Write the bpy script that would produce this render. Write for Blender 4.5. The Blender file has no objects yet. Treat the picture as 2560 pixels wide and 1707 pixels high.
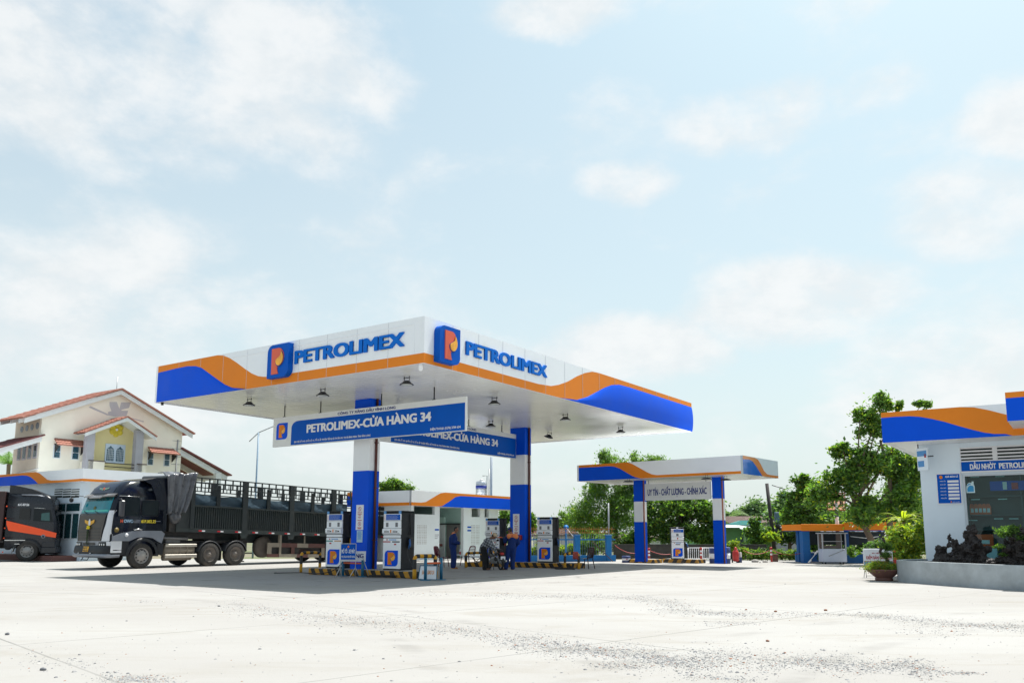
import bpy, math, random, unicodedata
import numpy as np
from mathutils import Vector, Matrix
PI = math.pi
R = math.radians
sc = bpy.context.scene
COL = sc.collection

# ------------------------------------------------------------------ camera
FOC, CY, TH, RO, EYE = 2088.54, 1018.56, 0.1503, 0.0021, 1.425
_c, _s = math.cos(TH), math.sin(TH)
FW = np.array([0, _c, _s]); _up = np.array([0, -_s, _c]); _rt = np.array([1.0, 0, 0])
RT = math.cos(RO) * _rt + math.sin(RO) * _up
UP = -math.sin(RO) * _rt + math.cos(RO) * _up
cam_d = bpy.data.cameras.new("camera")
cam = bpy.data.objects.new("camera", cam_d)
COL.objects.link(cam)
cam_d.sensor_width = 36.0
cam_d.lens = FOC / 2560.0 * 36.0
cam_d.shift_y = (CY - 853.5) / 2560.0
cam_d.clip_start = 0.1
cam_d.clip_end = 3000.0
m = Matrix(((RT[0], UP[0], -FW[0], 0), (RT[1], UP[1], -FW[1], 0), (RT[2], UP[2], -FW[2], EYE), (0, 0, 0, 1)))
cam.matrix_world = m
sc.camera = cam

# ------------------------------------------------------------------ light
sc.view_settings.view_transform = 'Standard'
sc.view_settings.look = 'None'
sc.view_settings.exposure = 0.64
sc.view_settings.gamma = 1.0
SUN_AZ, SUN_EL = R(41.9), R(66.5)
sd = Vector((math.sin(SUN_AZ) * math.cos(SUN_EL), math.cos(SUN_AZ) * math.cos(SUN_EL), math.sin(SUN_EL)))
sl = bpy.data.lights.new("sun", 'SUN')
sl.energy = 5.0
sl.angle = R(0.53)
sl.color = (1.0, 0.965, 0.91)
so = bpy.data.objects.new("sun", sl)
COL.objects.link(so)
so.rotation_euler = sd.to_track_quat('Z', 'Y').to_euler()
so.location = (0, 0, 60)

wd = bpy.data.worlds.new("World")
sc.world = wd
wd.use_nodes = True
nt = wd.node_tree
nt.nodes.clear()


class NG:
    """tiny node helper"""
    def __init__(s, tree): s.t = tree
    def n(s, typ, **kw):
        x = s.t.nodes.new(typ)
        for k, v in kw.items():
            setattr(x, k, v)
        return x
    def l(s, a, b): s.t.links.new(a, b)
    def put(s, sock, v):
        if hasattr(v, 'is_output'): s.l(v, sock)
        else: sock.default_value = v
    def m(s, op, a, b=None, c=None, clamp=False):
        x = s.n('ShaderNodeMath', operation=op, use_clamp=clamp)
        for i, v in enumerate((a, b, c)):
            if v is not None: s.put(x.inputs[i], v)
        return x.outputs[0]
    def mix(s, f, a, b, blend='MIX'):
        x = s.n('ShaderNodeMix', data_type='RGBA', blend_type=blend)
        s.put(x.inputs[0], f); s.put(x.inputs[6], a); s.put(x.inputs[7], b)
        return x.outputs[2]
    def noise(s, vec, scale, detail=4, rough=0.55, dist=0.0):
        x = s.n('ShaderNodeTexNoise')
        if vec is not None: s.l(vec, x.inputs['Vector'])
        x.inputs['Scale'].default_value = scale; x.inputs['Detail'].default_value = detail
        x.inputs['Roughness'].default_value = rough; x.inputs['Distortion'].default_value = dist
        return x.outputs[0]
    def mr(s, v, a, b, c=0.0, d=1.0, t='SMOOTHSTEP'):
        x = s.n('ShaderNodeMapRange', interpolation_type=t)
        s.put(x.inputs[0], v)
        for i, q in enumerate((a, b, c, d)): x.inputs[i + 1].default_value = q
        return x.outputs[0]


g = NG(nt)
outw = g.n('ShaderNodeOutputWorld')
bg = g.n('ShaderNodeBackground')
STR = 0.13
bg.inputs[1].default_value = STR
g.l(bg.outputs[0], outw.inputs[0])
sky = g.n('ShaderNodeTexSky', sky_type='NISHITA')
sky.sun_disc = False
sky.sun_elevation = SUN_EL
sky.sun_rotation = SUN_AZ
sky.altitude = 10
sky.air_density = 1.0
sky.dust_density = 2.5
sky.ozone_density = 1.0
tc = g.n('ShaderNodeTexCoord')
sep = g.n('ShaderNodeSeparateXYZ')
g.l(tc.outputs['Generated'], sep.inputs[0])
dx, dy, dz = sep.outputs
az = g.m('ARCTAN2', dx, dy)
el = g.m('ARCSINE', dz)
comb = g.n('ShaderNodeCombineXYZ')
g.l(az, comb.inputs[0]); g.l(g.m('MULTIPLY', el, 1.6), comb.inputs[1]); g.put(comb.inputs[2], 3.7)
nv = comb.outputs[0]
n1 = g.noise(nv, 5.0, 8, 0.6, 0.25)
n2 = g.noise(nv, 14.0, 6, 0.6, 0.1)
n3 = g.noise(nv, 1.8, 3, 0.5)


def azel(px, py):
    d = FW + (px - 1280) / FOC * RT - (py - CY) / FOC * UP
    d = d / np.linalg.norm(d)
    return math.atan2(d[0], d[1]), math.asin(d[2])


# clouds: angular position, radii and strength (bearing and elevation in the real sky)
CLOUDS = [(350, 230, 520, 250, 1.0), (720, 120, 360, 190, .9), (130, 60, 330, 170, 1.0), (470, 330, 200, 130, .8), (930, 190, 180, 110, .6),
          (1390, 40, 190, 85, 1.0), (1870, 290, 210, 115, 1.0), (1560, 460, 140, 60, .7), (1800, 110, 170, 70, .45), (2560, 290, 190, 130, 1.0),
          (2180, 230, 170, 60, .4), (2420, 520, 240, 140, .8), (1980, 760, 340, 130, 1.15), (1600, 880, 260, 110, 1.1), (2350, 960, 500, 220, .8), (1450, 950, 200, 80, .9),
          (560, 850, 300, 180, .7), (200, 620, 380, 150, .6), (80, 830, 300, 220, .7), (1300, 1100, 900, 180, .5), (300, 960, 500, 180, .6)]
acc = None
for (cx, cyy, rx, ry, st) in CLOUDS:
    a0, e0 = azel(cx, cyy)
    a1, e1 = azel(cx + rx, cyy)
    a2, e2 = azel(cx, cyy - ry)
    ra = abs(a1 - a0); re = abs(e2 - e0)
    u = g.m('MULTIPLY', g.m('SUBTRACT', az, a0), 1 / ra)
    v = g.m('MULTIPLY', g.m('SUBTRACT', el, e0), 1 / re)
    d2 = g.m('ADD', g.m('MULTIPLY', u, u), g.m('MULTIPLY', v, v))
    b = g.m('MULTIPLY', g.m('SUBTRACT', 1.25, d2), st)
    b = g.m('MAXIMUM', b, 0.0)
    b = g.m('MINIMUM', b, st)
    acc = b if acc is None else g.m('MAXIMUM', acc, b)
dens = g.m('ADD', acc, g.m('MULTIPLY', g.m('SUBTRACT', n1, 0.5), 2.9))
dens = g.m('ADD', dens, g.m('MULTIPLY', g.m('SUBTRACT', n2, 0.5), 1.15))
dens = g.m('ADD', dens, g.m('MULTIPLY', g.m('SUBTRACT', n3, 0.45), 1.2))
mask = g.mr(dens, 0.05, 1.30)
# thin veil grows towards the horizon
veil = g.mr(el, -0.02, 0.70, 0.86, 0.27, 'LINEAR')
veil = g.m('ADD', veil, g.m('MULTIPLY', g.m('SUBTRACT', n3, 0.5), 0.25), clamp=True)
K = 10.0
skyb = g.mix(1.0, sky.outputs[0], (0.86, 1.03, 0.88, 1), 'MULTIPLY')
c1 = g.mix(veil, skyb, (0.388 * K, 0.419 * K, 0.431 * K, 1))
cc = g.mix(g.mr(n2, 0.35, 0.65), (0.418 * K, 0.436 * K, 0.444 * K, 1), (0.470 * K, 0.476 * K, 0.476 * K, 1))
c2 = g.mix(g.m('MULTIPLY', mask, 0.85), c1, cc)
below = g.mr(el, -0.06, -0.01)
c3 = g.mix(below, (0.22 * K, 0.22 * K, 0.21 * K, 1), c2)
g.l(c3, bg.inputs[0])

# ------------------------------------------------------------------ site frame (origin: foot of the near canopy corner)
YAW = 0.6042
CX, CYY = -2.545, 22.927
AX = np.array([math.cos(YAW), -math.sin(YAW), 0.0])
AY = np.array([math.sin(YAW), math.cos(YAW), 0.0])
C0 = np.array([CX, CYY, 0.0])
EYEP = np.array([0, 0, EYE])


def ray(px, py):
    return FW + (px - 1280) / FOC * RT - (py - CY) / FOC * UP


def gnd(px, py, z=0.0):
    d = ray(px, py)
    return EYEP + d * (z - EYE) / d[2]


def atd(px, py, Y):
    d = ray(px, py)
    return EYEP + d * Y / d[1]


def w2s(p):
    d = np.asarray(p) - C0
    return np.array([d @ AX, d @ AY, d[2]])


def s2w(x, y, z=0.0):
    return C0 + AX * x + AY * y + np.array([0, 0, z])


def S(px, py, x=None, y=None, z=None):
    """point of the site plane x=.., y=.. or z=.. (site frame)"""
    if z is not None:
        return w2s(gnd(px, py, z))
    n = AX if x is not None else AY
    k = x if x is not None else y
    P0 = s2w(k, 0) if x is not None else s2w(0, k)
    d = ray(px, py)
    return w2s(EYEP + d * (np.dot(P0 - EYEP, n) / np.dot(d, n)))


# ------------------------------------------------------------------ materials
MATS = {}


def lin(c):
    return tuple(((v / 255.0) / 12.92 if v / 255.0 <= 0.04045 else ((v / 255.0 + 0.055) / 1.055) ** 2.4) for v in c)


def mat(name, col, rough=0.6, metal=0.0, var=0.08, scale=3.0, bump=0.0, bscale=40.0, coat=0.0, transl=0.0, emit=0.0, dirt=0.0, spec=0.5, trans=0.0, col2=None):
    if name in MATS: return MATS[name]
    mt = bpy.data.materials.new(name)
    mt.use_nodes = True
    t = mt.node_tree; g = NG(t)
    b = t.nodes['Principled BSDF']
    tcn = g.n('ShaderNodeTexCoord')
    vec = tcn.outputs['Object']
    nz = g.noise(vec, scale, 5, 0.6)
    f = g.mr(nz, 0.3, 0.7, 1 - var, 1 + var, 'LINEAR')
    rgb = g.n('ShaderNodeCombineColor')
    for i in range(3): g.put(rgb.inputs[i], f)
    base = (*col, 1)
    if col2 is not None:
        base = g.mix(g.mr(g.noise(vec, scale * 2.3, 3), 0.4, 0.6), (*col, 1), (*col2, 1))
    c = g.mix(1.0, base, rgb.outputs[0], 'MULTIPLY')
    if dirt > 0:
        dn = g.noise(vec, scale * 0.7, 7, 0.7, 0.6)
        c = g.mix(g.m('MULTIPLY', g.mr(dn, 0.5, 0.75), dirt), c, (0.16, 0.13, 0.10, 1))
    g.l(c, b.inputs['Base Color'])
    b.inputs['Roughness'].default_value = rough
    rr = g.mr(nz, 0.3, 0.7, max(0.02, rough - 0.08), min(1, rough + 0.08), 'LINEAR')
    g.l(rr, b.inputs['Roughness'])
    b.inputs['Metallic'].default_value = metal
    b.inputs['Specular IOR Level'].default_value = spec
    if coat: b.inputs['Coat Weight'].default_value = coat; b.inputs['Coat Roughness'].default_value = 0.08
    if trans: b.inputs['Transmission Weight'].default_value = trans
    if emit:
        b.inputs['Emission Color'].default_value = (*col, 1); b.inputs['Emission Strength'].default_value = emit
    if bump > 0:
        bn = g.n('ShaderNodeBump'); bn.inputs['Strength'].default_value = bump; bn.inputs['Distance'].default_value = 0.02
        g.l(g.noise(vec, bscale, 4), bn.inputs['Height']); g.l(bn.outputs[0], b.inputs['Normal'])
    if transl > 0:
        tr = g.n('ShaderNodeBsdfTranslucent')
        g.l(g.mix(1.0, c, (1.5, 1.6, 0.7, 1), 'MULTIPLY'), tr.inputs[0])
        mx = g.n('ShaderNodeMixShader'); mx.inputs[0].default_value = transl
        g.l(b.outputs[0], mx.inputs[1]); g.l(tr.outputs[0], mx.inputs[2])
        g.l(mx.outputs[0], t.nodes['Material Output'].inputs[0])
    MATS[name] = mt
    return mt


def mat_stripe(name, ca, cb, period, vec3, duty=0.5):
    mt = bpy.data.materials.new(name); mt.use_nodes = True
    t = mt.node_tree; g = NG(t); b = t.nodes['Principled BSDF']
    tcn = g.n('ShaderNodeTexCoord'); sp = g.n('ShaderNodeSeparateXYZ'); g.l(tcn.outputs['Object'], sp.inputs[0])
    v = g.m('ADD', g.m('ADD', g.m('MULTIPLY', sp.outputs[0], vec3[0]), g.m('MULTIPLY', sp.outputs[1], vec3[1])), g.m('MULTIPLY', sp.outputs[2], vec3[2]))
    fr = g.m('FRACT', g.m('MULTIPLY', v, 1 / period))
    st = g.m('GREATER_THAN', fr, duty)
    c = g.mix(st, (*ca, 1), (*cb, 1))
    dn = g.noise(tcn.outputs['Object'], 6, 7, 0.7)
    c = g.mix(g.mr(dn, 0.5, 0.75, 0, 0.6), c, (0.12, 0.11, 0.10, 1))
    g.l(c, b.inputs['Base Color']); b.inputs['Roughness'].default_value = 0.6
    MATS[name] = mt
    return mt


WHITE = mat('white_panel', (0.89, 0.91, 0.94), 0.35, var=0.03, scale=0.8, dirt=0.06)
BLUE = mat('blue_panel', (0.0, 0.088, 0.72), 0.45, var=0.05, scale=0.8, spec=0.12)
ORANGE = mat('orange_panel', (0.80, 0.235, 0.022), 0.5, var=0.04, scale=0.8, spec=0.15)
SIGNB = mat('sign_blue', (0.0, 0.095, 0.50), 0.5, var=0.05, scale=1.5, spec=0.12)
NAVY = mat('navy_ink', (0.012, 0.03, 0.22), 0.6, var=0.05)
LETB = mat('letter_blue', (0.0, 0.15, 0.62), 0.5, var=0.05, spec=0.15)
LETW = mat('letter_white', (0.80, 0.81, 0.84), 0.5, var=0.03)
REDP = mat('emblem_red', (0.72, 0.11, 0.05), 0.4, var=0.05)
YELF = mat('flame_yellow', (0.90, 0.42, 0.04), 0.4, var=0.25, scale=6)
SOFF = mat('soffit_panel', (0.88, 0.88, 0.86), 0.22, var=0.02, scale=0.3, spec=0.6)
BLACK = mat('black_metal', (0.016, 0.017, 0.020), 0.45, var=0.25)
DARK = mat('dark_plastic', (0.022, 0.024, 0.028), 0.5, var=0.2, dirt=0.12, spec=0.25)
GREYM = mat('grey_metal', (0.34, 0.35, 0.36), 0.4, metal=0.6, var=0.1, dirt=0.15)
CHROME = mat('bright_metal', (0.62, 0.62, 0.62), 0.25, metal=0.8, var=0.1)
GLASS = mat('dark_glass', (0.005, 0.010, 0.014), 0.10, var=0.1, spec=0.3)
RED = mat('red_paint', (0.45, 0.025, 0.02), 0.4, var=0.1, dirt=0.1)
YELLOW = mat('yellow_paint', (0.62, 0.30, 0.01), 0.5, var=0.1, dirt=0.2)
TEAL = mat('teal_paint', (0.01, 0.12, 0.22), 0.45, var=0.1, dirt=0.15)
RUBBER = mat('tyre_rubber', (0.035, 0.033, 0.031), 0.85, var=0.15, scale=5, bump=0.3, bscale=30, dirt=0.35)
SKIN = mat('skin', (0.24, 0.115, 0.07), 0.55, var=0.06)
HAIR = mat('hair', (0.012, 0.010, 0.009), 0.6, var=0.2, bump=0.4, bscale=60)


# ------------------------------------------------------------------ mesh builder
class MB:
    def __init__(s): s.v = []; s.f = []; s.mi = []; s.sm = []
    def add(s, vs, fs, mi=0, smooth=False):
        o = len(s.v); s.v.extend([tuple(map(float, p)) for p in vs])
        for k, f in enumerate(fs):
            s.f.append(tuple(i + o for i in f)); s.mi.append(mi[k] if isinstance(mi, (list, tuple)) else mi); s.sm.append(smooth)
        return s
    def box(s, x0, x1, y0, y1, z0, z1, mi=0, tr=None):
        if x0 > x1: x0, x1 = x1, x0
        if y0 > y1: y0, y1 = y1, y0
        if z0 > z1: z0, z1 = z1, z0
        vs = [(x, y, z) for z in (z0, z1) for y in (y0, y1) for x in (x0, x1)]
        if tr is not None: vs = [tuple(tr @ Vector(p)) for p in vs]
        return s.add(vs, [(0, 2, 3, 1), (4, 5, 7, 6), (0, 1, 5, 4), (2, 6, 7, 3), (0, 4, 6, 2), (1, 3, 7, 5)], mi)
    def rbox(s, x0, x1, y0, y1, z0, z1, b=0.02, mi=0, tr=None):
        """box with bevelled edges (chamfer)"""
        if x0 > x1: x0, x1 = x1, x0
        if y0 > y1: y0, y1 = y1, y0
        if z0 > z1: z0, z1 = z1, z0
        b = min(b, (x1 - x0) * .45, (y1 - y0) * .45, (z1 - z0) * .45)
        def ring(z, i): return [(x0 + i + b, y0 + i, z), (x1 - i - b, y0 + i, z), (x1 - i, y0 + i + b, z), (x1 - i, y1 - i - b, z),
                                (x1 - i - b, y1 - i, z), (x0 + i + b, y1 - i, z), (x0 + i, y1 - i - b, z), (x0 + i, y0 + i + b, z)]
        def ring2(z, i):
            return [(min(max(p[0], x0 + b * .9), x1 - b * .9), min(max(p[1], y0 + b * .9), y1 - b * .9), z) for p in ring(z, 0)]
        rs = [ring2(z0, b), ring(z0 + b, 0), ring(z1 - b, 0), ring2(z1, b)]
        vs = [p for r in rs for p in r]
        if tr is not None: vs = [tuple(tr @ Vector(p)) for p in vs]
        fs = [tuple(range(7, -1, -1)), tuple(range(24, 32))]
        for k in range(3):
            for i in range(8):
                j = (i + 1) % 8; fs.append((k * 8 + i, k * 8 + j, k * 8 + 8 + j, k * 8 + 8 + i))
        return s.add(vs, fs, mi)
    def quad(s, a, b, c, d, mi=0): return s.add([a, b, c, d], [(0, 1, 2, 3)], mi)
    def prism(s, poly, fn, d, mi=0, smooth=False):
        """2-D outline (ccw) -> solid: fn(u,v,w) gives the 3-D point, w from 0 to d"""
        n = len(poly)
        vs = [fn(u, v, 0) for u, v in poly] + [fn(u, v, d) for u, v in poly]
        fs = [tuple(range(n - 1, -1, -1)), tuple(range(n, 2 * n))] + [(i, (i + 1) % n, (i + 1) % n + n, i + n) for i in range(n)]
        return s.add(vs, fs, mi, smooth)
    def tube(s, pts, r, n=8, mi=0, smooth=True, cap=True, mif=None):
        pts = [Vector(p) for p in pts]
        rs = r if isinstance(r, (list, tuple)) else [r] * len(pts)
        vs = []; prev = None
        for i, p in enumerate(pts):
            a = pts[max(i - 1, 0)]; b = pts[min(i + 1, len(pts) - 1)]
            t = (b - a).normalized() if (b - a).length > 1e-9 else Vector((0, 0, 1))
            if prev is None:
                q = Vector((0, 0, 1)) if abs(t.z) < 0.9 else Vector((1, 0, 0))
                nx = t.cross(q).normalized()
            else:
                nx = (prev - t * prev.dot(t)).normalized()
            prev = nx; ny = t.cross(nx)
            for k in range(n):
                a_ = 2 * PI * k / n
                vs.append(p + (nx * math.cos(a_) + ny * math.sin(a_)) * rs[i])
        fs = []; ms = []
        for i in range(len(pts) - 1):
            for k in range(n):
                fs.append((i * n + k, i * n + (k + 1) % n, (i + 1) * n + (k + 1) % n, (i + 1) * n + k)); ms.append(mif(i) if mif else mi)
        if cap:
            fs.append(tuple(range(n - 1, -1, -1))); ms.append(mif(0) if mif else mi)
            fs.append(tuple(range((len(pts) - 1) * n, len(pts) * n))); ms.append(mif(len(pts) - 2) if mif else mi)
        return s.add(vs, fs, ms, smooth)
    def lathe(s, prof, axis='z', c=(0, 0, 0), n=20, mi=0, smooth=True, mif=None, caps=(1, 1)):
        """profile [(radius, height)] turned round an axis through c"""
        vs = []
        for r, h in prof:
            for k in range(n):
                a = 2 * PI * k / n; x, y = r * math.cos(a), r * math.sin(a)
                p = {'z': (x, y, h), 'y': (x, h, -y), 'x': (h, x, y)}[axis]
                vs.append((p[0] + c[0], p[1] + c[1], p[2] + c[2]))
        fs = []; ms = []
        for i in range(len(prof) - 1):
            for k in range(n):
                fs.append((i * n + k, i * n + (k + 1) % n, (i + 1) * n + (k + 1) % n, (i + 1) * n + k)); ms.append(mif(i) if mif else mi)
        if caps[0]: fs.append(tuple(range(n - 1, -1, -1))); ms.append(mif(0) if mif else mi)
        if caps[1]: fs.append(tuple(range((len(prof) - 1) * n, len(prof) * n))); ms.append(mif(len(prof) - 2) if mif else mi)
        return s.add(vs, fs, ms, smooth)
    def ell(s, c, r, n=12, m=8, mi=0, rot=None):
        vs = []; fs = []
        for i in range(m + 1):
            th = PI * i / m
            for k in range(n):
                a = 2 * PI * k / n
                p = Vector((r[0] * math.sin(th) * math.cos(a), r[1] * math.sin(th) * math.sin(a), r[2] * math.cos(th)))
                if rot is not None: p = rot @ p
                vs.append((p.x + c[0], p.y + c[1], p.z + c[2]))
        for i in range(m):
            for k in range(n):
                fs.append((i * n + k, (i + 1) * n + k, (i + 1) * n + (k + 1) % n, i * n + (k + 1) % n))
        return s.add(vs, fs, mi, True)
    def cap(s, a, b, ra, rb, mi=0, n=12):
        """tapered limb with round ends"""
        a = Vector(a); b = Vector(b); d = (b - a)
        L = d.length or 1e-6; t = d / L
        pts = [a - t * ra * .98, a - t * ra * .7, a - t * ra * .3, a, b, b + t * rb * .3, b + t * rb * .7, b + t * rb * .98]
        rs = [ra * .2, ra * .71, ra * .954, ra, rb, rb * .954, rb * .71, rb * .2]
        return s.tube(pts, rs, n, mi)
    def xf(s, M):
        s.v = [tuple(M @ Vector(p)) for p in s.v]; return s
    def join(s, o, M=None):
        vs = o.v if M is None else [tuple(M @ Vector(p)) for p in o.v]
        b = len(s.v); s.v.extend(vs); s.f.extend([tuple(i + b for i in f) for f in o.f]); s.mi.extend(o.mi); s.sm.extend(o.sm); return s
    def mesh(s, name, mats):
        me = bpy.data.meshes.new(name)
        me.from_pydata(s.v, [], s.f)
        for q in (mats if isinstance(mats, (list, tuple)) else [mats]): me.materials.append(q)
        me.polygons.foreach_set('material_index', s.mi)
        me.polygons.foreach_set('use_smooth', s.sm)
        me.update()
        return me
    def build(s, name, mats, parent=None):
        o = bpy.data.objects.new(name, s.mesh(name, mats))
        COL.objects.link(o)
        if parent is not None: o.parent = parent
        return o


def tag(o, label=None, cat=None, group=None, kind=None):
    if label: o['label'] = label
    if cat: o['category'] = cat
    if group: o['group'] = group
    if kind: o['kind'] = kind
    return o


def thing(name, label, cat, loc=(0, 0, 0), rz=0.0, group=None):
    o = bpy.data.objects.new(name, None); COL.objects.link(o)
    o.empty_display_size = 0.2
    o.location = tuple(map(float, loc)); o.rotation_euler = (0, 0, rz)
    return tag(o, label, cat, group)


def sthing(name, label, cat, x, y, z=0.0, rz=0.0, group=None):
    return thing(name, label, cat, s2w(x, y, z), -YAW + rz, group)


def copy_tree(o, parent=None):
    c = o.copy(); COL.objects.link(c)
    if parent is not None: c.parent = parent
    for ch in [k for k in o.children]: copy_tree(ch, c)
    return c


def clone(o, label, loc, rz=None, group=None):
    c = copy_tree(o); c['label'] = label; c.location = tuple(map(float, loc))
    if rz is not None: c.rotation_euler = (0, 0, rz)
    if group: c['group'] = group
    return c


# ------------------------------------------------------------------ lettering
_tc = {}


def _raw(sx, res=3):
    key = (sx, res)
    if key in _tc: return _tc[key]
    cu = bpy.data.curves.new('lettering', 'FONT'); cu.body = sx; cu.size = 1.0; cu.resolution_u = res
    ob = bpy.data.objects.new('lettering', cu); COL.objects.link(ob)
    dg = bpy.context.evaluated_depsgraph_get()
    me = bpy.data.meshes.new_from_object(ob.evaluated_get(dg))
    vs = [tuple(v.co) for v in me.vertices]; fs = [tuple(p.vertices) for p in me.polygons]
    bpy.data.objects.remove(ob); bpy.data.meshes.remove(me); bpy.data.curves.remove(cu)
    _tc[key] = (vs, fs)
    return _tc[key]


MARKS = {'\u0301': 'a', '\u0300': 'g', '\u0309': 'h', '\u0303': 't', '\u0323': 'd', '\u0302': 'c', '\u0306': 'b', '\u031b': 'o'}


def put_text(mb, sx, o, xd, ud, w=None, h=0.1, bold=0.03, ext=0.0, mi=0, lift=0.004, align='L', res=3):
    """letters of cap height h at o (lower-left corner) in the plane xd, ud; accents are drawn as separate strokes"""
    body = ''; acc = []
    for chx in sx:
        d = unicodedata.normalize('NFD', 'D' if chx == 'Đ' else chx)
        if chx == 'Đ': acc.append((len(body), 'x'))
        for k in d[1:]: acc.append((len(body), MARKS[k]))
        body += d[0]
    vs, fs = _raw(body, res)
    if not vs: return
    capH = max(p[1] for p in _raw('H', res)[0])
    x0 = min(p[0] for p in vs); x1 = max(p[0] for p in vs)
    ky = h / capH
    kx = ky if w is None else w / (x1 - x0)
    off = {'L': 0, 'C': -(x1 - x0) * kx / 2, 'R': -(x1 - x0) * kx}[align]
    o = Vector(o); xd = Vector(xd).normalized(); ud = Vector(ud).normalized(); nd = xd.cross(ud)
    offs = [(0, 0)] if bold <= 0 else [(-bold, -bold * .5), (bold, bold * .5), (-bold, bold * .5), (bold, -bold * .5)]
    for j, (bx, by) in enumerate(offs):
        l = lift + ext + j * 0.0007
        P = [o + xd * ((p[0] - x0 + bx) * kx + off) + ud * ((p[1] + by) * ky) + nd * l for p in vs]
        mb.add(P, fs, mi)
        if ext > 0:
            cnt = set((f[i], f[(i + 1) % len(f)]) for f in fs for i in range(len(f)))
            sv = []; sf = []
            for (a, b) in cnt:
                if (b, a) not in cnt:
                    q = len(sv)
                    sv += [P[a], P[b], P[b] - nd * (l - 0.001), P[a] - nd * (l - 0.001)]; sf.append((q, q + 1, q + 2, q + 3))
            mb.add(sv, sf, mi)
    wd_ = .5 * (.075 + bold * .9)
    has_c = set(k for k, a in acc if a in 'cb')
    for j, (k, a) in enumerate(acc):
        xr = max(p[0] for p in _raw(body[:k + 1], res)[0]); gw = [p[0] for p in _raw(body[k], res)[0]]; xl = xr - (max(gw) - min(gw)); xc = (xl + xr) / 2
        T = capH * 1.09; up = .17 if k in has_c and a in 'agh' else 0
        sx_ = .16 if up else 0
        S_ = {'a': [(xc - .02 + sx_, T + up * .5), (xc + .12 + sx_, T + .15 + up * .5)], 'g': [(xc + .02 + sx_ * .3, T + up), (xc - .12 + sx_ * .3, T + .15 + up)],
              'h': [(xc + sx_ * .6, T + up), (xc + .05 + sx_ * .6, T + .07 + up), (xc + sx_ * .6, T + .13 + up), (xc - .06 + sx_ * .6, T + .10 + up)],
              't': [(xc - .16, T + .03), (xc - .07, T + .10), (xc + .07, T + .04), (xc + .16, T + .11)], 'd': [(xc, -.20), (xc, -.12)],
              'c': [(xc - .15, T), (xc, T + .13), (xc + .15, T)], 'b': [(xc - .14, T + .13), (xc - .06, T + .03), (xc + .06, T + .03), (xc + .14, T + .13)],
              'o': [(xr - .04, capH * .86), (xr + .07, capH * .95), (xr + .08, capH * 1.12)], 'x': [(xl - .10, capH * .5), (xl + .26, capH * .5)]}[a]
        for i, (p, q) in enumerate(zip(S_, S_[1:])):
            p = Vector((*p, 0)); q = Vector((*q, 0)); d = (q - p).normalized(); n_ = Vector((-d.y, d.x, 0)) * wd_; d = d * wd_ * .6
            l = lift + ext + .0032 + .0006 * (i + j % 3 * 3)
            mb.add([o + xd * ((v.x - x0) * kx + off) + ud * (v.y * ky) + nd * l for v in (p - d - n_, q + d - n_, q + d + n_, p - d + n_)], [(0, 1, 2, 3)], mi)


def bez(p0, p1, p2, p3, n=8):
    return [tuple((1 - t) ** 3 * a + 3 * (1 - t) ** 2 * t * b + 3 * (1 - t) * t * t * c + t ** 3 * d for a, b, c, d in zip(p0, p1, p2, p3)) for t in [i / n for i in range(n)]]


def emblem(parent, name, o, xd, ud, w, h, t=0.01):
    """blue block with two rounded corners, orange letter P with a flame in its bowl"""
    o = Vector(o); xd = Vector(xd).normalized(); ud = Vector(ud).normalized(); nd = xd.cross(ud)
    def f(base):
        return lambda u, v, d: o + xd * (u * w) + ud * (v * h) + nd * (base + d)
    r = 0.24; ry = r * w / h
    blk = [(0, 0)] + bez((1 - r, 0), (1 - r * .45, 0), (1, ry * .45), (1, ry)) + [(1, ry), (1, 1)] + bez((r, 1), (r * .45, 1), (0, 1 - ry * .45), (0, 1 - ry)) + [(0, 1 - ry)]
    e = MB().prism(blk, f(0.001), t).build(name, BLUE if w < 0.9 else SIGNB, parent)
    P = [(.23, .10), (.56, .10)] + bez((.56, .10), (.52, .18), (.50, .24), (.50, .31)) + bez((.50, .31), (.70, .34), (.82, .48), (.80, .62)) + \
        bez((.80, .62), (.79, .74), (.70, .86), (.58, .88)) + [(.58, .88), (.23, .88)]
    d2 = max(0.002, t * .12)
    MB().prism(P, f(t + .001), d2).build('letter_shape', REDP if w > 0.9 else ORANGE, e)
    F0 = bez((.70, .80), (.84, .66), (.84, .46), (.68, .35)) + bez((.68, .35), (.52, .26), (.40, .38), (.42, .50)) + bez((.42, .50), (.46, .60), (.72, .58), (.70, .80))
    MB().prism(F0, f(t + d2 + .002), .002).build('flame_outline', NAVY, e)
    F1 = [((u - .62) * .86 + .63, (v - .52) * .86 + .52) for u, v in F0]
    MB().prism(F1, f(t + d2 + .005), d2).build('flame', YELF, e)
    return e
# ------------------------------------------------------------------ near canopy
HS, HF = 6.15, 1.343
XL, YL = 12.7, 19.1
COLX, COLW, COLD = -5.99, 0.80, 0.52
COLY = (4.05, 13.85)


def interp(pts, x):
    if x <= pts[0][0]: return pts[0][1]
    for (a, b), (c, d) in zip(pts, pts[1:]):
        if x <= c: return b + (d - b) * (x - a) / max(c - a, 1e-9)
    return pts[-1][1]


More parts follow.
